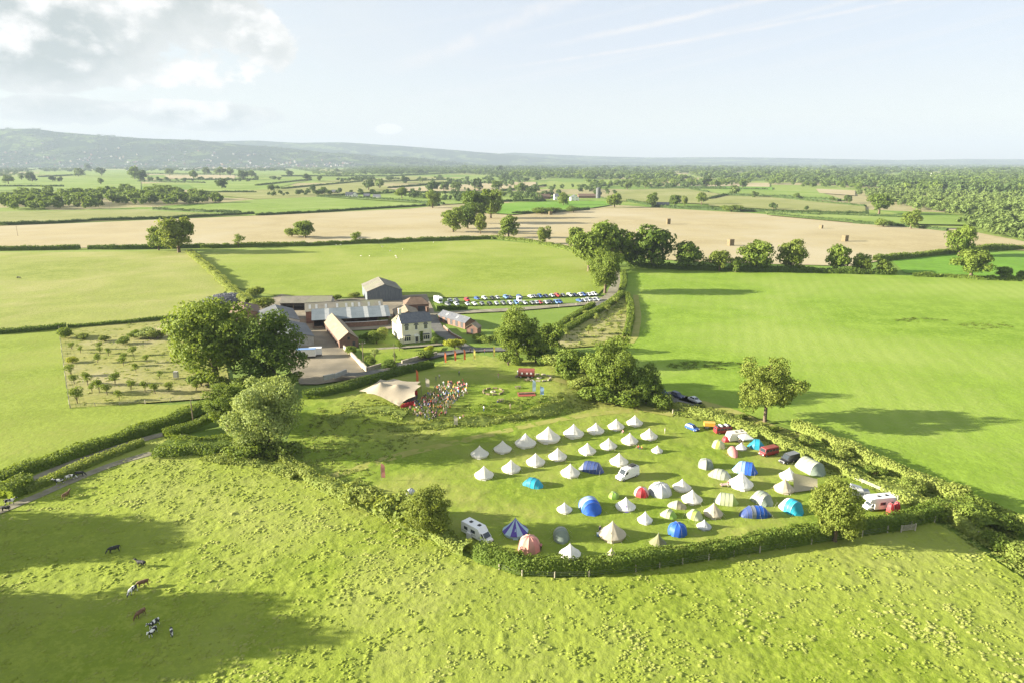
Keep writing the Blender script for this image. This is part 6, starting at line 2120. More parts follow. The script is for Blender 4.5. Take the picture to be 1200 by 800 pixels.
for i, (x, c) in enumerate(((679, 'blue'), (685, 'silver'), (690, 'silver'), (695, 'white'), (700, 'silver'))):
    car(sty[(i + 2) % 8], c, f'{c.replace("_", " ")} {sty[(i + 2) % 8]} in the short third row by the lane bend, {ORD[i]} from its left', P(x, 353.5 - i * 0.3), rad(-60 + R.uniform(-6, 6)), 'cars in the car park')
for i, (x, y, c) in enumerate(((528, 353.5, 'silver'), (535, 353, 'grey'), (547.5, 353, 'red'))):
    car(sty[(i * 2) % 8], c, f'{c.replace("_", " ")} car parked alone between big camper and the far row', P(x, y), rad(-60), 'cars in the car park')

car('hatchback', 'blue', 'bright blue small car parked at the top right of the campsite', P(811, 503), heading((806, 501), (816, 505)))
car('estate', 'navy', 'dark blue estate car under the gateway trees', P(794, 465), heading((789, 463), (799, 467)))
car('hatchback', 'blue', 'blue car half hidden behind the gateway trees', P(776, 461), heading((772, 459), (780, 462)))
car('saloon', 'silver', 'silver car at the right of the gateway', P(814, 470), heading((808, 467), (820, 472)))


def van(label, a, b, L, W, H, colour, style='panel', name='van', cat='van', top=None, group=None):
    """a = picture point of the tail, b = of the nose"""
    loc = (P(*a) + P(*b)) / 2
    loc.z = float(land(loc.x, loc.y))
    t = thing(name, label, cat, loc, heading(a, b), group)
    m = PAINT[colour]
    h = L / 2
    bd = MB()
    zb, belt = 0.32, H * 0.52
    nose = 0.75 if style != 'bus' else 0.18
    loft(bd, [(-h, zb + .1, belt * .96, W / 2 * .94), (-h + .1, zb, belt, W / 2), (0, zb, belt, W / 2), (h - nose - .3, zb, belt, W / 2), (h - .12, zb + .02, belt * .86, W / 2 * .94), (h, zb + .12, belt * .66, W / 2 * .84)])
    b_, t_ = cabin(bd, -h + .04, h - nose - .15, belt - .06, -h + .12, h - nose - (1.0 if style != 'bus' else .42), H, W / 2 * .985, W / 2 * .90)
    bd.obj('body', m, t, bevel=0.05, seg=2)
    if top:
        rf = MB()
        rf.slab([(-h + .2, -W * .43, H + .03), (h - nose - 1.1, -W * .43, H + .03), (h - nose - 1.1, W * .43, H + .03), (-h + .2, W * .43, H + .03)], .05)
        rf.obj('roof', PAINT[top], t)
    pane(t, 'windscreen', b_, t_, 1, 2, .06, .94, .14, .9)
    pane(t, 'rear_window', b_, t_, 3, 0, .12, .88, .35, .85)
    if style == 'panel':
        pane(t, 'side_window', b_, t_, 0, 1, .78, .95, .16, .62)
        pane(t, 'side_window', b_, t_, 2, 3, .05, .22, .16, .62)
    else:
        k = 3 if style == 'bus' else 2
        for q in range(k + 1):
            u0 = .05 + .9 * q / (k + 1)
            u1 = u0 + .9 / (k + 1) - .04
            pane(t, 'side_window', b_, t_, 0, 1, u0, u1, .2, .72)
            pane(t, 'side_window', b_, t_, 2, 3, 1 - u1, 1 - u0, .2, .72)
    for x in (-h + .95, h - .95):
        for y in (-W / 2 + .1, W / 2 - .1):
            wheel(t, x, y, .34, .22)
    for s in (-1, 1):
        MB().box(h - .16, s * W * .34 - .13, belt * .5, h + .015, s * W * .34 + .13, belt * .66).obj('headlight', m_lamp, t)
        MB().box(-h - .015, s * W * .42 - .07, belt * .55, -h + .1, s * W * .42 + .07, belt * .9).obj('tail_light', m_tail, t)
        MB().box(h - nose - .45, s * (W / 2 + .11) - .09, belt + .02, h - nose - .33, s * (W / 2 + .11) + .09, belt + .3).obj('mirror', m_plastic, t)
    MB().box(h - .1, -W * .42, .3, h + .04, W * .42, .5).obj('bumper', m_plastic, t)
    return t


v = van('white panel van with roof rack among the bell tents', (746, 555.5), (724, 563.5), 5.9, 2.0, 2.55, 'white')
rk = MB()
for x in (-2.4, -1.4, -.4, .5):
    rk.box(x, -.85, 2.6, x + .06, .85, 2.66)
for y in (-.85, .8):
    rk.box(-2.5, y, 2.66, .7, y + .05, 2.76)
rk.obj('roof_rack', m_tin, v)
ld = MB().box(-2.2, -.6, 2.67, -.6, .5, 2.9)
ld.obj('roof_load', m_plastic, v)
v = van('red camper bus with white striped load on its roof', (834, 508), (861, 506), 5.0, 1.9, 2.0, 'maroon', 'bus', name='camper_van', cat='camper van')
for i in range(5):
    MB().box(-2.0 + i * .8, -.75, 2.02, -1.45 + i * .8, .75, 2.28 + .08 * (i % 2)).obj('roof_bag', PAINT['white'] if i % 2 else m_plastic, v)
v = van('plain red minibus with dark windows beside the black van', (912, 530), (889, 535), 4.9, 1.95, 2.15, 'maroon', 'bus', name='minibus', cat='van', top='dark_red')
v = van('black van with grey roof next to the red minibus', (936, 538), (913, 544), 5.2, 2.0, 2.2, 'black', 'panel', top='grey')
v = van('grey camper van with raised roof behind the white motorhome', (997, 582), (1016, 584), 4.8, 1.95, 2.0, 'grey', 'bus', name='camper_van', cat='camper van')
MB().hexa([(-1.9, -.8, 2.02), (.6, -.8, 2.02), (.6, .8, 2.02), (-1.9, .8, 2.02), (-1.9, -.7, 3.0), (.3, -.7, 2.5), (.3, .7, 2.5), (-1.9, .7, 3.0)]).obj('raised_roof', C_LGREY, v)
v = van('white van rising above the far row of parked cars', (607, 352), (610.5, 355.5), 5.4, 2.0, 2.5, 'white')


def coachbuilt(label, a, b, L, W, H, name='motorhome', cat='motorhome', over=True, m='white', towed=False, group=None):
    loc = (P(*a) + P(*b)) / 2
    loc.z = float(land(loc.x, loc.y))
    t = thing(name, label, cat, loc, heading(a, b), group)
    h = L / 2
    hx = h - (1.5 if not towed else 0)
    bd = MB()
    if towed:
        prof = [(-h + .25, .42), (h - .35, .42), (h - .05, .9), (h - .12, 1.5), (h - .55, H), (-h + .35, H), (-h + .02, 1.6), (-h, .9)]
    elif over:
        prof = [(-h, .45), (hx, .45), (hx, H * .60), (h - .55, H * .66), (h - .25, H * .78), (h - .5, H * .95), (h - 1.4, H), (-h + .12, H), (-h, H - .15)]
    else:
        prof = [(-h, .45), (hx - .2, .45), (hx - .2, H * .72), (hx - .9, H), (-h + .12, H), (-h, H - .15)]
    bd.prism(prof, -W / 2, W / 2)
    bd.obj('body', PAINT[m], t, bevel=0.06, seg=2)
    if not towed:
        cb = MB()
        loft(cb, [(hx - .3, .35, 1.15, W * .42), (hx + .5, .32, 1.12, W * .43), (h - .1, .34, .92, W * .40), (h + .05, .42, .7, W * .36)])
        B, T = cabin(cb, hx - .4, h - .55, 1.1, hx - .4, hx + .12, H * (.63 if over else .74), W * .42, W * .38)
        cb.obj('cab', PAINT[m], t, bevel=0.04, seg=2)
        pane(t, 'windscreen', B, T, 1, 2, .06, .94, .08, .92)
        pane(t, 'cab_window', B, T, 0, 1, .35, .9, .12, .85)
        pane(t, 'cab_window', B, T, 2, 3, .1, .65, .12, .85)
        for s in (-1, 1):
            MB().box(h - .12, s * W * .3 - .12, .62, h + .06, s * W * .3 + .12, .76).obj('headlight', m_lamp, t)
        MB().box(h - .02, -W * .38, .34, h + .12, W * .38, .5).obj('bumper', m_plastic, t)
    for s in (-1, 1):
        y = s * W / 2
        for (x, w, z0, z1) in ((-h * .62, 1.0, 1.35, 2.0), (-h * .05, 1.2, 1.35, 2.0)):
            MB().box(x - w / 2, y - .012 if s > 0 else y - .014, z0, x + w / 2, y + .014 if s > 0 else y + .012, z1).obj('side_window', m_glass, t)
    MB().box(h * .28 - .35, -W / 2 - .016, .5, h * .28 + .3, -W / 2 + .01, 2.2).obj('door', PAINT[m], t)
    MB().box(-h - .014, -.55, 1.4, -h + .02, .55, 2.0).obj('rear_window', m_glass, t)
    for x, y in ((-h * .5, 0), (h * .1, .2)):
        MB().box(x - .3, y - .3, H, x + .3, y + .3, H + .12).obj('roof_vent', m_plastic, t)
    MB().box(-h + .1, -W / 2 - .008, .95, hx - .3, -W / 2 + .01, 1.05).obj('trim_strip', PAINT['grey'], t)
    for x in ((-h * .42,) + (() if towed else (hx + .35,))):
        for y in (-W / 2 + .12, W / 2 - .12):
            wheel(t, x if not towed else 0, y, .34, .2)
    if towed:
        MB().path([(h - .3, 0, .45), (h + .9, 0, .45)], .05, 6).obj('tow_bar', m_peg, t)
    return t


v = coachbuilt('white motorhome parked against the west hedge', (546, 622), (574, 637), 7.0, 2.2, 2.7, over=False)
MB().box(-1.5, -1.6, .05, -.4, -1.16, 1.3).obj('awning_board', PAINT['white'], v)
v = coachbuilt('white motorhome with overcab bed and orange curtains near the hedge corner', (1046, 594), (1011, 597), 6.3, 2.25, 2.95)
coachbuilt('cream caravan beside the red camper bus', (875, 514.5), (850, 517), 5.4, 2.2, 2.5, name='caravan', cat='caravan', m='cream', towed=True)
coachbuilt('big white motorhome at the farm end of the car park', (508, 352), (520, 358), 7.4, 2.4, 3.2, group=None)
# box trailers in the yard
def trailer(label, px, py, L, W, H, m1, m2, hd, name='box_trailer'):
    t = thing(name, label, 'trailer', P(px, py), hd)
    MB().box(-L / 2, -W / 2, .8, L / 2, W / 2, H).obj('body', m1, t, bevel=0.05, seg=1)
    MB().box(-L / 2 - .03, -W / 2 - .03, H, L / 2 + .03, W / 2 + .03, H + .08).obj('roof', m2, t)
    MB().box(-L / 2, -W / 2 + .2, .55, L / 2, W / 2 - .2, .78).obj('chassis', m_plastic, t)
    for k in (-.32, -.18):
        for y in (-W / 2 + .1, W / 2 - .1):
            wheel(t, L * k, y, .42, .24)
    return t


trailer('blue roofed white box trailer under the yard tree', 359, 419, 7.0, 2.4, 3.4, PAINT['white'], PAINT['light_blue'], rad(8))
trailer('shorter white box trailer right of the blue roofed one', 370, 417, 4.6, 2.3, 3.2, PAINT['white'], PAINT['white'], rad(12))
t = trailer('small yellow trailer box behind the red camper bus', 831, 501.5, 2.9, 1.6, 1.7, PAINT['yellow'], PAINT['yellow'], rad(-8), 'small_trailer')
t = thing('showman_wagon', 'round roofed dark red wagon on the stage lawn edge', 'wagon', P(617, 441.5), rad(-4))
MB().prism([(-1.25, .7), (1.25, .7), (1.35, 2.0), (1.15, 2.55), (.6, 2.85), (0, 2.95), (-.6, 2.85), (-1.15, 2.55), (-1.35, 2.0)], -2.6, 2.6, 'x').obj('body', PAINT['dark_red'], t)
MB().box(-2.615, -.5, .9, -2.58, .5, 2.2).obj('door', m_white, t)
for x in (-1.4, .2, 1.5):
    MB().box(x - .3, -1.36, 1.4, x + .3, -1.26, 2.0).obj('window', m_white, t)
for x in (-1.8, 1.8):
    for y in (-1.1, 1.1):
        wheel(t, x, y, .42, .14)
MB().box(-3.6, -.7, .0, -2.65, .7, .35).box(-3.2, -.7, .35, -2.65, .7, .7).obj('step', m_wood, t)


# ------------------------------------------------------------------ flags, seats and small things on the lawn
def banner(label, px, py, h, m, w=0.75, curved=True, group='feather flags round the stage lawn'):
    t = thing('feather_flag', label, 'flag', P(px, py), rad(R.uniform(-15, 25)), group)
    MB().tube((0, 0, -0.3), (0, 0, h), .04, .02, 6).obj('pole', m_peg, t)
    n = 8
    V = []
    for i in range(n + 1):
        z = h * (.18 + .8 * i / n)
        ww = w * (1 if i < n - 1 else (.75 if i == n - 1 else .25))
        V += [(.03, .02 * math.sin(i), z), (ww, .10 * math.sin(i * 1.1), z - .1 if i < n else z - .3)]
    V2 = [(x, y + .02, z) for x, y, z in V]
    F = [(2 * i, 2 * i + 1, 2 * i + 3, 2 * i + 2) for i in range(n)]
    mb = MB().add(V, F)
    mb.obj('banner', m, t, fix=False)
    return t


C_ORANGE = cloth('orange_banner', (0.60, 0.16, 0.06))
C_YEL = cloth('yellow_banner', (0.72, 0.58, 0.16))
banner('orange red feather flag nearest the garden wall', 521, 427, 5.0, C_ORANGE, 0.7)
banner('orange red feather flag second from the garden wall', 532.5, 425, 5.0, C_ORANGE, 0.7)
banner('orange red feather flag beside the first yellow one', 543.5, 424, 5.0, C_ORANGE, 0.7)
banner('yellow feather flag between orange flags and the lane oak', 555, 423, 5.0, C_YEL, 0.7)
banner('yellow feather flag nearest the tall lane oak', 578, 420, 5.0, C_YEL, 0.7)
banner('red feather flag behind the stage tent', 488, 450, 5.0, C_ORANGE, 0.7)
banner('cream feather flag left of the audience', 499, 455, 3.6, C_SAND, 1.2)
banner('pale blue feather flag beside the red mat', 624, 461, 4.6, C_SKYB, 1.0)
banner('short white and blue flag on the lawn edge', 633, 464, 3.4, C_LBLUE, 1.1)
banner('pink feather flag over the west hedge', 447, 563, 4.6, C_PINK, 0.9)
banner('pale flag at the crest below the audience', 532, 489, 3.4, C_SAND, 1.0)
rm = thing('rug', 'red mat spread on the lawn with a low bench', 'rug', P(617, 462), .1)
MB().box(-2.6, -1.8, 0.14, 2.6, 1.8, 0.2).obj('mat', cloth('red_rug', (0.45, 0.12, 0.09)), rm)
MB().box(-2.4, -.25, .2, 2.4, .2, .62).obj('bench', m_wood, rm)


def seat_ring(label, px, py, r, n, m, sz):
    t = thing('seat_ring', label, 'seats', P(px, py))
    for i in range(n):
        a = 2 * pi * i / n
        MB().box(-sz, -.25, .08, sz, .25, .52, rot=a + pi / 2, at=(r * math.cos(a), r * math.sin(a), 0)).obj('bale', m, t, bevel=.04, seg=1)
    MB().lathe([(.9, 0.05), (.75, .35), (.5, .38), (.45, .15)], 10).obj('fire_ring', m_stone, t)


seat_ring('ring of straw bales with fire pit in the middle of the lawn', 578, 459, 3.0, 9, m_bale, .7)
seat_ring('ring of stone blocks with fire pit before the red wagon', 632, 443, 3.6, 11, m_stone, .7)


def picnic(label, px, py, rz):
    t = thing('picnic_table', label, 'picnic table', P(px, py), rz, 'picnic tables')
    for i in range(4):
        MB().box(-.9, -.38 + i * .2, .72, .9, -.2 + i * .2, .76).obj('plank', m_wood, t)
    for y in (-.75, .6):
        MB().box(-.9, y, .42, .9, y + .2, .46).obj('seat', m_wood, t)
    for x in (-.6, .6):
        MB().box(x - .04, -.7, .34, x + .04, .75, .41).obj('brace', m_wood, t)
        for s in (-1, 1):
            MB().tube((x, s * .55, 0.08), (x, s * .2, .72), .05, n=4).obj('leg', m_wood, t)


picnic('picnic table by the pale blue flag', 607, 455, .3)
picnic('picnic table in front of the red wagon', 618, 441 + 5, .8)
picnic('picnic table on the lawn below the straw ring', 587, 470, .1)
cb = thing('cool_box', 'blue cool box beside the large beige bell tent', 'cool box', P(702, 628), .3)
MB().box(-.4, -.3, 0.1, .4, .3, .65).obj('box_body', PAINT['light_blue'], cb, bevel=.04, seg=1)
MB().box(-.42, -.32, .65, .42, .32, .76).obj('lid', PAINT['white'], cb)
ch = thing('table', 'cluttered pink camp table left of the big white ribbed tent', 'table', P(849, 570), .2)
MB().box(-1.0, -.4, .62, 1.0, .4, .68).obj('tabletop', C_LPINK, ch)
for x in (-.9, .9):
    for y in (-.33, .33):
        MB().tube((x, y, .05), (x, y, .62), .025, n=4).obj('leg', m_peg, ch)
tk = thing('hive', 'pale wooden box stand by the big oak in the orchard', 'box', P(207, 445), 0)
MB().box(-.7, -.5, 1.0, .7, .5, 3.0).obj('box_body', m_concrete, tk)
for x in (-.6, .6):
    for y in (-.4, .4):
        MB().tube((x, y, -.1), (x, y, 1.0), .07, n=4).obj('leg', m_post, tk)

# ------------------------------------------------------------------ people and animals
def skin_mesh(name, joints, bones, mats, paint_fn, sub=1, root=0, extra=None):
    """one continuous body grown over a skeleton: joints {id: (xyz, radius)}"""
    ids = list(joints)
    me = bpy.data.meshes.new(name + '_skeleton')
    me.from_pydata([joints[i][0] for i in ids], [(ids.index(a), ids.index(b)) for a, b in bones], [])
    o = bpy.data.objects.new(name + '_skeleton', me)
    COL.objects.link(o)
    md = o.modifiers.new('skin', 'SKIN')
    md.use_smooth_shade = True
    for i, k in enumerate(ids):
        r = joints[k][1]
        v = me.skin_vertices[0].data[i]
        v.radius = r if isinstance(r, tuple) else (r, r)
        v.use_root = i == root
    if sub:
        s = o.modifiers.new('sub', 'SUBSURF')
        s.levels = s.render_levels = sub
    dg = bpy.context.evaluated_depsgraph_get()
    out = bpy.data.meshes.new_from_object(o.evaluated_get(dg))
    out.name = name
    bpy.data.objects.remove(o)
    bpy.data.meshes.remove(me)
    out.materials.clear()
    for m in mats:
        out.materials.append(m)
    for p in out.polygons:
        p.use_smooth = True
        p.material_index = paint_fn(p.center)
    return out


SKIN = [mat('skin_light', (0.52, 0.33, 0.25), (0.46, 0.29, 0.21), 4, 0.6), mat('skin_tan', (0.36, 0.21, 0.14), (0.31, 0.18, 0.12), 4, 0.6)]
HAIR = [mat('hair_brown', (0.06, 0.035, 0.02), (0.09, 0.055, 0.03), 8, 0.7), mat('hair_fair', (0.36, 0.25, 0.11), (0.28, 0.19, 0.08), 8, 0.7), mat('hair_grey', (0.36, 0.35, 0.33), (0.28, 0.27, 0.26), 8, 0.7)]
TOPS = {k: mat('cloth_' + k, c, tuple(v * .85 for v in c), 5, 0.85) for k, c in dict(white=(0.68, 0.67, 0.64), red=(0.45, 0.04, 0.04), navy=(0.02, 0.03, 0.10), blue=(0.07, 0.17, 0.45), pink=(0.60, 0.24, 0.28), grey=(0.26, 0.27, 0.28),
                                                                                         black=(0.02, 0.02, 0.022), yellow=(0.62, 0.42, 0.07), green=(0.07, 0.20, 0.08), orange=(0.55, 0.19, 0.05), cream=(0.58, 0.50, 0.36)).items()}
LEGS = {k: mat('trousers_' + k, c, tuple(v * .85 for v in c), 5, 0.85) for k, c in dict(denim=(0.06, 0.10, 0.20), black=(0.02, 0.02, 0.022), khaki=(0.30, 0.24, 0.15), cream=(0.52, 0.47, 0.38)).items()}

B = {'stand': ({'pel': ((0, 0, .93), .135), 'waist': ((0, 0, 1.08), .12), 'chest': ((.01, 0, 1.28), (.13, .175)), 'neck': ((0, 0, 1.46), .055), 'jaw': ((.015, 0, 1.54), .07), 'head': ((0, 0, 1.64), .098), 'top': ((-.01, 0, 1.71), .075),
                'nose': ((.115, 0, 1.60), .016), 'shl': ((0, .17, 1.40), .065), 'ell': ((-.02, .25, 1.13), .042), 'wrl': ((.06, .25, .90), .03), 'hal': ((.09, .25, .80), .036),
                'shr': ((0, -.17, 1.40), .065), 'elr': ((.03, -.25, 1.14), .042), 'wrr': ((.20, -.18, 1.02), .03), 'har': ((.28, -.14, 1.04), .036),
                'hil': ((0, .09, .88), .105), 'knl': ((.03, .11, .50), .065), 'anl': ((-.01, .12, .09), .045), 'tol': ((.14, .13, .035), .04),
                'hir': ((0, -.09, .88), .105), 'knr': ((.01, -.11, .50), .065), 'anr': ((-.03, -.12, .09), .045), 'tor': ((.12, -.13, .035), .04)},
               lambda c: 3 if (c.z > 1.60 and c.x < .05) or c.z > 1.70 else (0 if c.z > 1.44 or (abs(c.y) > .14 and c.z < 1.12 and c.z > .72 and abs(c.y) > .15 and (c.z < 1.10 and abs(c.y) > .17)) else (1 if c.z > .98 else (2 if c.z > .07 else 2)))),
     'sit': ({'pel': ((0, 0, .14), .14), 'waist': ((-.02, 0, .30), .125), 'chest': ((-.03, 0, .50), (.13, .175)), 'neck': ((-.01, 0, .68), .055), 'jaw': ((.01, 0, .76), .07), 'head': ((0, 0, .86), .098), 'top': ((-.01, 0, .93), .075),
              'nose': ((.115, 0, .82), .016), 'shl': ((-.02, .17, .62), .065), 'ell': ((.10, .27, .40), .042), 'wrl': ((.30, .20, .40), .03), 'hal': ((.38, .15, .42), .036),
              'shr': ((-.02, -.17, .62), .065), 'elr': ((.08, -.27, .38), .042), 'wrr': ((.28, -.20, .36), .03), 'har': ((.36, -.16, .38), .036),
              'hil': ((.06, .10, .13), .10), 'knl': ((.42, .20, .42), .066), 'anl': ((.62, .14, .08), .045), 'tol': ((.76, .14, .04), .04),
              'hir': ((.06, -.10, .13), .10), 'knr': ((.44, -.20, .38), .066), 'anr': ((.66, -.12, .08), .045), 'tor': ((.80, -.12, .04), .04)},
             lambda c: 3 if (c.z > .82 and c.x < .05) or c.z > .92 else (0 if c.z > .67 or (c.x > .16 and abs(c.y) < .30 and c.z > .33 and c.z < .47 and c.x < .43 and abs(c.y) < .19 and c.x > .24) else (2 if c.z < .20 or c.x > .16 else 1)))}
BONES = [('pel', 'waist'), ('waist', 'chest'), ('chest', 'neck'), ('neck', 'jaw'), ('jaw', 'head'), ('head', 'top'), ('head', 'nose'), ('chest', 'shl'), ('shl', 'ell'), ('ell', 'wrl'), ('wrl', 'hal'), ('chest', 'shr'), ('shr', 'elr'), ('elr', 'wrr'),
         ('wrr', 'har'), ('pel', 'hil'), ('hil', 'knl'), ('knl', 'anl'), ('anl', 'tol'), ('pel', 'hir'), ('hir', 'knr'), ('knr', 'anr'), ('anr', 'tor')]
BODY = {k: skin_mesh('person', j, BONES, [SKIN[0], TOPS['white'], LEGS['denim'], HAIR[0]], f) for k, (j, f) in B.items()}


def person(pose, top, legs, label, loc, face, group=None, hair=0, skin=0, s=1.0):
    o = link('person', BODY[pose], None, loc)
    o.rotation_euler = (0, 0, face)
    o.scale = (s, s, s)
    for i, m in enumerate((SKIN[skin], TOPS[top], LEGS[legs], HAIR[hair])):
        o.material_slots[i].link = 'OBJECT'
        o.material_slots[i].material = m
    return tag(o, label, 'person', group)


crowd_px = [(484, 484), (486, 474), (497, 465), (512, 456), (522, 450), (545, 449), (551, 453), (548, 462), (536, 470), (523, 482), (505, 485)]
stage_at = P(476, 470)
hn = ['brown', 'fair', 'grey']
cnt = 0
prevp = []
seen_l = set()
while cnt < 240:
    x, y = R.uniform(482, 552), R.uniform(448, 486)
    if not inside(np.array([x]), np.array([y]), crowd_px)[0]:
        continue
    p = P(x, y)
    if any((p - q).length < 0.5 for q in prevp):
        continue
    top, legs, hair = R.choice(['white', 'white', 'red', 'navy', 'blue', 'pink', 'grey', 'black', 'black', 'yellow', 'green', 'orange', 'cream']), R.choice(list(LEGS)), R.choice([0, 0, 0, 1, 1, 2])
    pose = 'sit' if R.random() < .55 else 'stand'
    face = math.atan2(stage_at.y - p.y, stage_at.x - p.x) + R.uniform(-.4, .4)
    where = 'audience back' if x > 530 else ('stage end of audience' if x < 503 else 'mid audience')
    key = (hair, top, legs, pose, where)
    if key in seen_l:
        continue
    seen_l.add(key)
    prevp.append(p)
    person(pose, top, legs, f'{hn[hair]} haired person in {top} top and {legs} trousers, {"sitting" if pose == "sit" else "standing"}, {where}', p + Vector((0, 0, .08)), face, 'audience on the stage lawn', hair, R.choice([0, 0, 0, 1]), R.uniform(.9, 1.08) if R.random() < .85 else .68)
    cnt += 1
for x, y, pose, top, legs, lb in ((538, 440, 'stand', 'grey', 'black', 'person in grey standing on the lawn behind the audience'), (511, 446, 'stand', 'navy', 'denim', 'person in navy standing left behind the audience'), (515, 444, 'stand', 'white', 'khaki', 'person in white near the curved hedge'),
                                  (533, 485.5, 'stand', 'cream', 'cream', 'person in cream at the lawn crest'), (567, 478, 'stand', 'white', 'denim', 'person in white alone on the crest right of the audience'), (598, 475, 'stand', 'cream', 'khaki', 'person in cream walking along the crest'),
                                  (584, 443, 'stand', 'pink', 'cream', 'person in pink standing alone on the upper lawn'), (587, 471, 'sit', 'black', 'denim', 'person in black sitting by the lower picnic table'), (583, 472, 'sit', 'navy', 'black', 'person in navy sitting on the grass near the lower picnic table'),
                                  (543, 482, 'sit', 'pink', 'cream', 'person in pink sitting on the crest'), (539, 483, 'sit', 'white', 'denim', 'person in white sitting on the crest beside one in pink'), (607, 439, 'stand', 'white', 'denim', 'person in white by the red wagon'),
                                  (551, 413, 'stand', 'black', 'black', 'person in black on the lane by the yellow flag'), (568, 414, 'stand', 'red', 'denim', 'person in red on the lane between the yellow flags'), (730, 507, 'sit', 'pink', 'cream', 'person in pink sitting at the door of a far row tent'),
                                  (748, 525, 'sit', 'red', 'khaki', 'person in red sitting between second row tents'), (752, 526, 'sit', 'orange', 'denim', 'person in orange sitting between second row tents'), (634, 645, 'stand', 'pink', 'black', 'person in pink behind the salmon dome'),
                                  (845, 570, 'sit', 'orange', 'denim', 'person in orange sitting at the cluttered camp table'), (853, 571, 'stand', 'pink', 'cream', 'person in pink standing at the cluttered camp table'), (866, 521, 'stand', 'black', 'black', 'person in black under the white gazebo'),
                                  (870, 521, 'stand', 'cream', 'khaki', 'person in cream under the white gazebo'), (779, 508, 'stand', 'white', 'cream', 'person in white walking near the blue small car'), (481, 481, 'stand', 'pink', 'black', 'person in pink beside the stage drapes'),
                                  (486, 479, 'stand', 'red', 'black', 'person in red performing at the stage edge'), (703, 625, 'stand', 'navy', 'denim', 'person in navy behind the large beige bell tent')):
    person(pose, top, legs, lb, P(x, y, .08), R.uniform(0, 6.28), None, R.choice([0, 1, 2]))

# cattle
CB = {'pel': ((-.75, 0, 1.10), (.30, .34)), 'mid': ((-.2, 0, 1.02), (.36, .40)), 'che': ((.45, 0, 1.04), (.33, .38)), 'sho': ((.75, 0, 1.16), (.22, .24)), 'tai': ((-1.02, 0, 1.28), .06), 'ta2': ((-1.14, 0, .95), .03), 'ta3': ((-1.15, 0, .55), .04),
      'hl': ((-.78, .20, .86), .15), 'kl': ((-.68, .22, .62), .10), 'ol': ((-.88, .22, .42), .06), 'fl': ((-.84, .22, .04), .055), 'hr': ((-.78, -.20, .86), .15), 'kr': ((-.62, -.22, .62), .10), 'or': ((-.80, -.22, .42), .06), 'fr': ((-.75, -.22, .04), .055),
      'sl': ((.55, .20, .78), .12), 'el': ((.55, .21, .42), .065), 'gl': ((.56, .21, .04), .055), 'sr': ((.62, -.20, .78), .12), 'er': ((.68, -.21, .42), .065), 'gr': ((.72, -.21, .04), .055), 'ud': ((-.52, 0, .66), .14)}
CBN = [('pel', 'mid'), ('mid', 'che'), ('che', 'sho'), ('pel', 'tai'), ('tai', 'ta2'), ('ta2', 'ta3'), ('pel', 'hl'), ('hl', 'kl'), ('kl', 'ol'), ('ol', 'fl'), ('pel', 'hr'), ('hr', 'kr'), ('kr', 'or'), ('or', 'fr'), ('che', 'sl'), ('sl', 'el'), ('el', 'gl'),
       ('che', 'sr'), ('sr', 'er'), ('er', 'gr'), ('mid', 'ud'), ('sho', 'nk'), ('nk', 'po'), ('po', 'fa'), ('fa', 'mu'), ('po', 'al'), ('po', 'ar')]
GRAZE = {'nk': ((1.05, 0, .92), .15), 'po': ((1.28, 0, .58), .13), 'fa': ((1.40, 0, .36), .10), 'mu': ((1.46, 0, .16), .075), 'al': ((1.20, .20, .62), .04), 'ar': ((1.20, -.20, .62), .04)}
HEADUP = {'nk': ((1.05, 0, 1.38), .15), 'po': ((1.25, 0, 1.58), .13), 'fa': ((1.45, .03, 1.48), .10), 'mu': ((1.62, .04, 1.38), .075), 'al': ((1.20, .21, 1.60), .04), 'ar': ((1.20, -.20, 1.60), .04)}


def hide(name, c1, c2, th):
    m = bpy.data.materials.new(name)
    m.use_nodes = True
    t = NT(m.node_tree)
    out = t.n('ShaderNodeOutputMaterial')
    pos = t.n('ShaderNodeTexCoord').outputs['Object']
    rd = t.n('ShaderNodeObjectInfo').outputs['Random']
    pp = t.n('ShaderNodeVectorMath', {0: pos, 1: t.n('ShaderNodeCombineXYZ', {0: t.m('MULTIPLY', rd, 37.0), 1: t.m('MULTIPLY', rd, 11.0), 2: 0.0}).outputs[0]}, operation='ADD').outputs[0]
    f = t.step(t.noise(pp, 1.5, 2, 0.5), th - .015, th + .015)
    b = t.n('ShaderNodeBsdfPrincipled', {'Roughness': 0.75, 'Base Color': t.mix(f, c1, c2)})
    t.t.links.new(b.outputs[0], out.inputs[0])
    return m


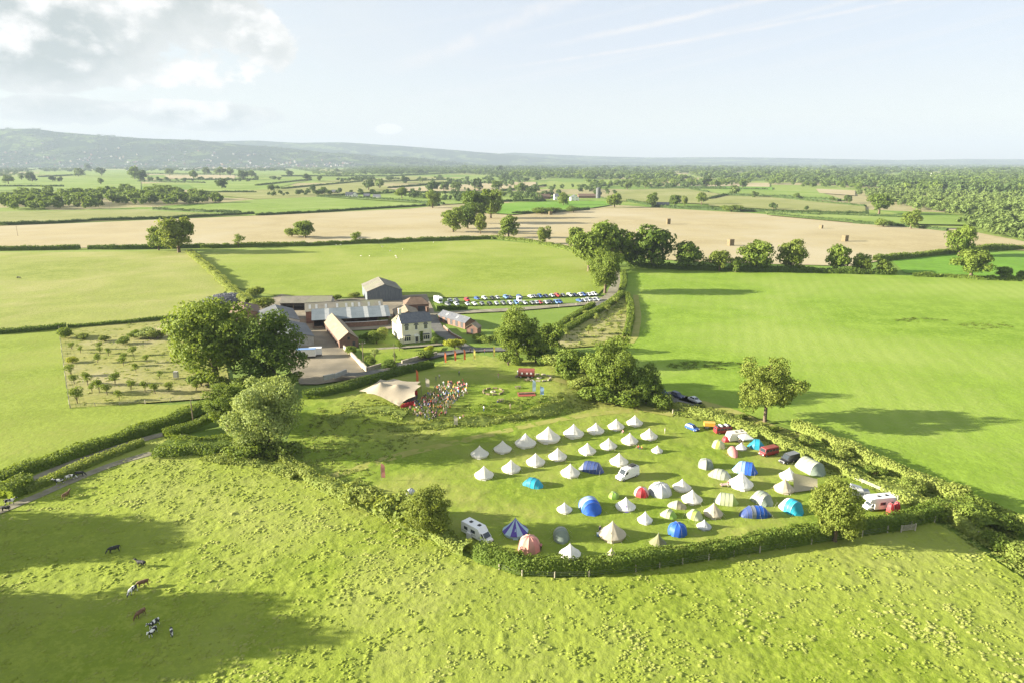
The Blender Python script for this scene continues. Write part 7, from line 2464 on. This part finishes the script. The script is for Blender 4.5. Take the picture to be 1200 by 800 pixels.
H_BW = hide('black_white_hide', (0.02, 0.02, 0.022), (0.72, 0.70, 0.66), .54)
H_WB = hide('white_black_hide', (0.02, 0.02, 0.022), (0.72, 0.70, 0.66), .49)
H_BLK = hide('black_hide', (0.02, 0.02, 0.022), (0.72, 0.70, 0.66), .70)
H_BRN = hide('brown_hide', (0.13, 0.065, 0.03), (0.22, 0.12, 0.06), .55)
COW = {'graze': skin_mesh('cow', {**CB, **GRAZE}, CBN, [H_BW], lambda c: 0, 1), 'up': skin_mesh('cow', {**CB, **HEADUP}, CBN, [H_BW], lambda c: 0, 1)}
for x, y, pose, m, hd, lb in ((70, 567, 'up', H_WB, 200, 'mostly white cow at the left of three on the lane edge'), (83, 562, 'graze', H_WB, 30, 'black and white cow in the middle of three on the lane edge'), (94, 558, 'graze', H_BLK, 10, 'black cow at the right of three on the lane edge'),
                              (78, 583, 'up', H_BRN, 80, 'brown cow standing below the three on the lane edge'), (12, 591, 'up', H_BW, 20, 'black and white cow by the bushy clump at the picture edge'), (7, 599, 'graze', H_BLK, 185, 'black cow at the very left edge under the bushy clump'),
                              (134, 647, 'graze', H_BLK, 215, 'black cow grazing alone between the two long shadows'), (166, 664, 'up', H_BLK, 170, 'black cow with white legs walking above the lower shadow'), (156, 696, 'graze', H_WB, 260, 'white and black cow facing away in the lower shadow'),
                              (168, 688, 'graze', H_BRN, 215, 'pale brown cow touching the white and black one'), (165, 723, 'graze', H_BRN, 250, 'plain brown cow in the lower shadow'), (181, 735, 'up', H_WB, 250, 'spotted cow standing behind another in the lower shadow'),
                              (179.5, 745, 'up', H_WB, 265, 'spotted cow nearest the camera in the lower shadow'), (201.5, 743, 'graze', H_BW, 300, 'small brown and white calf right of the spotted pair')):
    p = P(x, y)
    p.z += float(pasture_relief(np.array([p.x]), np.array([p.y]))[0]) + .02
    o = link('cow', COW[pose], None, p)
    o.rotation_euler = (0, 0, rad(hd))
    k = .72 if 'calf' in lb else R.uniform(.90, .98)
    o.scale = (k, k, k)
    o.material_slots[0].link = 'OBJECT'
    o.material_slots[0].material = m
    tag(o, lb, 'cow', 'cattle on the pasture')
# sheep in the field behind the farm, and two beasts in the hay field
H_SHEEP = mat('fleece', (0.62, 0.58, 0.48), (0.50, 0.47, 0.39), 6, 0.95, bump=0.6)
SH = {'pel': ((-.38, 0, .62), .24), 'mid': ((0, 0, .62), .27), 'che': ((.36, 0, .62), .23), 'nk': ((.58, 0, .66), .12), 'po': ((.72, 0, .70), .09), 'mu': ((.88, 0, .60), .06), 'al': ((.70, .14, .72), .03), 'ar': ((.70, -.14, .72), .03), 'tl': ((-.62, 0, .55), .06),
      'hl': ((-.36, .13, .40), .08), 'ol': ((-.42, .13, .2), .04), 'fl': ((-.39, .13, .02), .035), 'hr': ((-.36, -.13, .40), .08), 'or': ((-.40, -.13, .2), .04), 'fr': ((-.37, -.13, .02), .035), 'sl': ((.34, .12, .40), .08), 'gl': ((.35, .12, .02), .035), 'sr': ((.34, -.12, .40), .08), 'gr': ((.37, -.12, .02), .035)}
SHB = [('pel', 'mid'), ('mid', 'che'), ('che', 'nk'), ('nk', 'po'), ('po', 'mu'), ('po', 'al'), ('po', 'ar'), ('pel', 'tl'), ('pel', 'hl'), ('hl', 'ol'), ('ol', 'fl'), ('pel', 'hr'), ('hr', 'or'), ('or', 'fr'), ('che', 'sl'), ('sl', 'gl'), ('che', 'sr'), ('sr', 'gr')]
sheep = skin_mesh('sheep', SH, SHB, [H_SHEEP], lambda c: 0, 1)
for i, (x, y) in enumerate(((423, 301), (433, 301), (465, 303), (457, 295), (472, 293), (508, 285), (394, 288), (399, 288), (464, 301), (448, 290))):
    o = link('sheep', sheep, None, P(x, y, .06))
    o.rotation_euler = (0, 0, R.uniform(0, 6.28))
    o.scale = (1.25,) * 3
    tag(o, f'pale sheep grazing far off in the field behind the farm, {ORD[i]} of the flock', 'sheep', 'sheep behind the farm')
o = link('cow', COW['graze'], None, P(22, 327, .05))
o.rotation_euler = (0, 0, .2)
o.material_slots[0].link = 'OBJECT'
o.material_slots[0].material = H_BLK
tag(o, 'lone black cow grazing in the hay field', 'cow', 'cattle of the hay field')

# ------------------------------------------------------------------ the air
def haze():
    m = bpy.data.materials.new('haze_air')
    m.use_nodes = True
    t = NT(m.node_tree)
    out = t.n('ShaderNodeOutputMaterial')
    v = t.n('ShaderNodeVolumePrincipled', {'Color': (0.35, 0.41, 0.535, 1), 'Density': 7.0e-5, 'Anisotropy': 0.0})
    t.t.links.new(v.outputs[0], out.inputs['Volume'])
    mb = MB().box(-24600, -24600, -7.5, 24600, 24600, 740)
    tag(mb.obj('haze', m), 'thin pale air in front of the far country', kind='stuff')


haze()
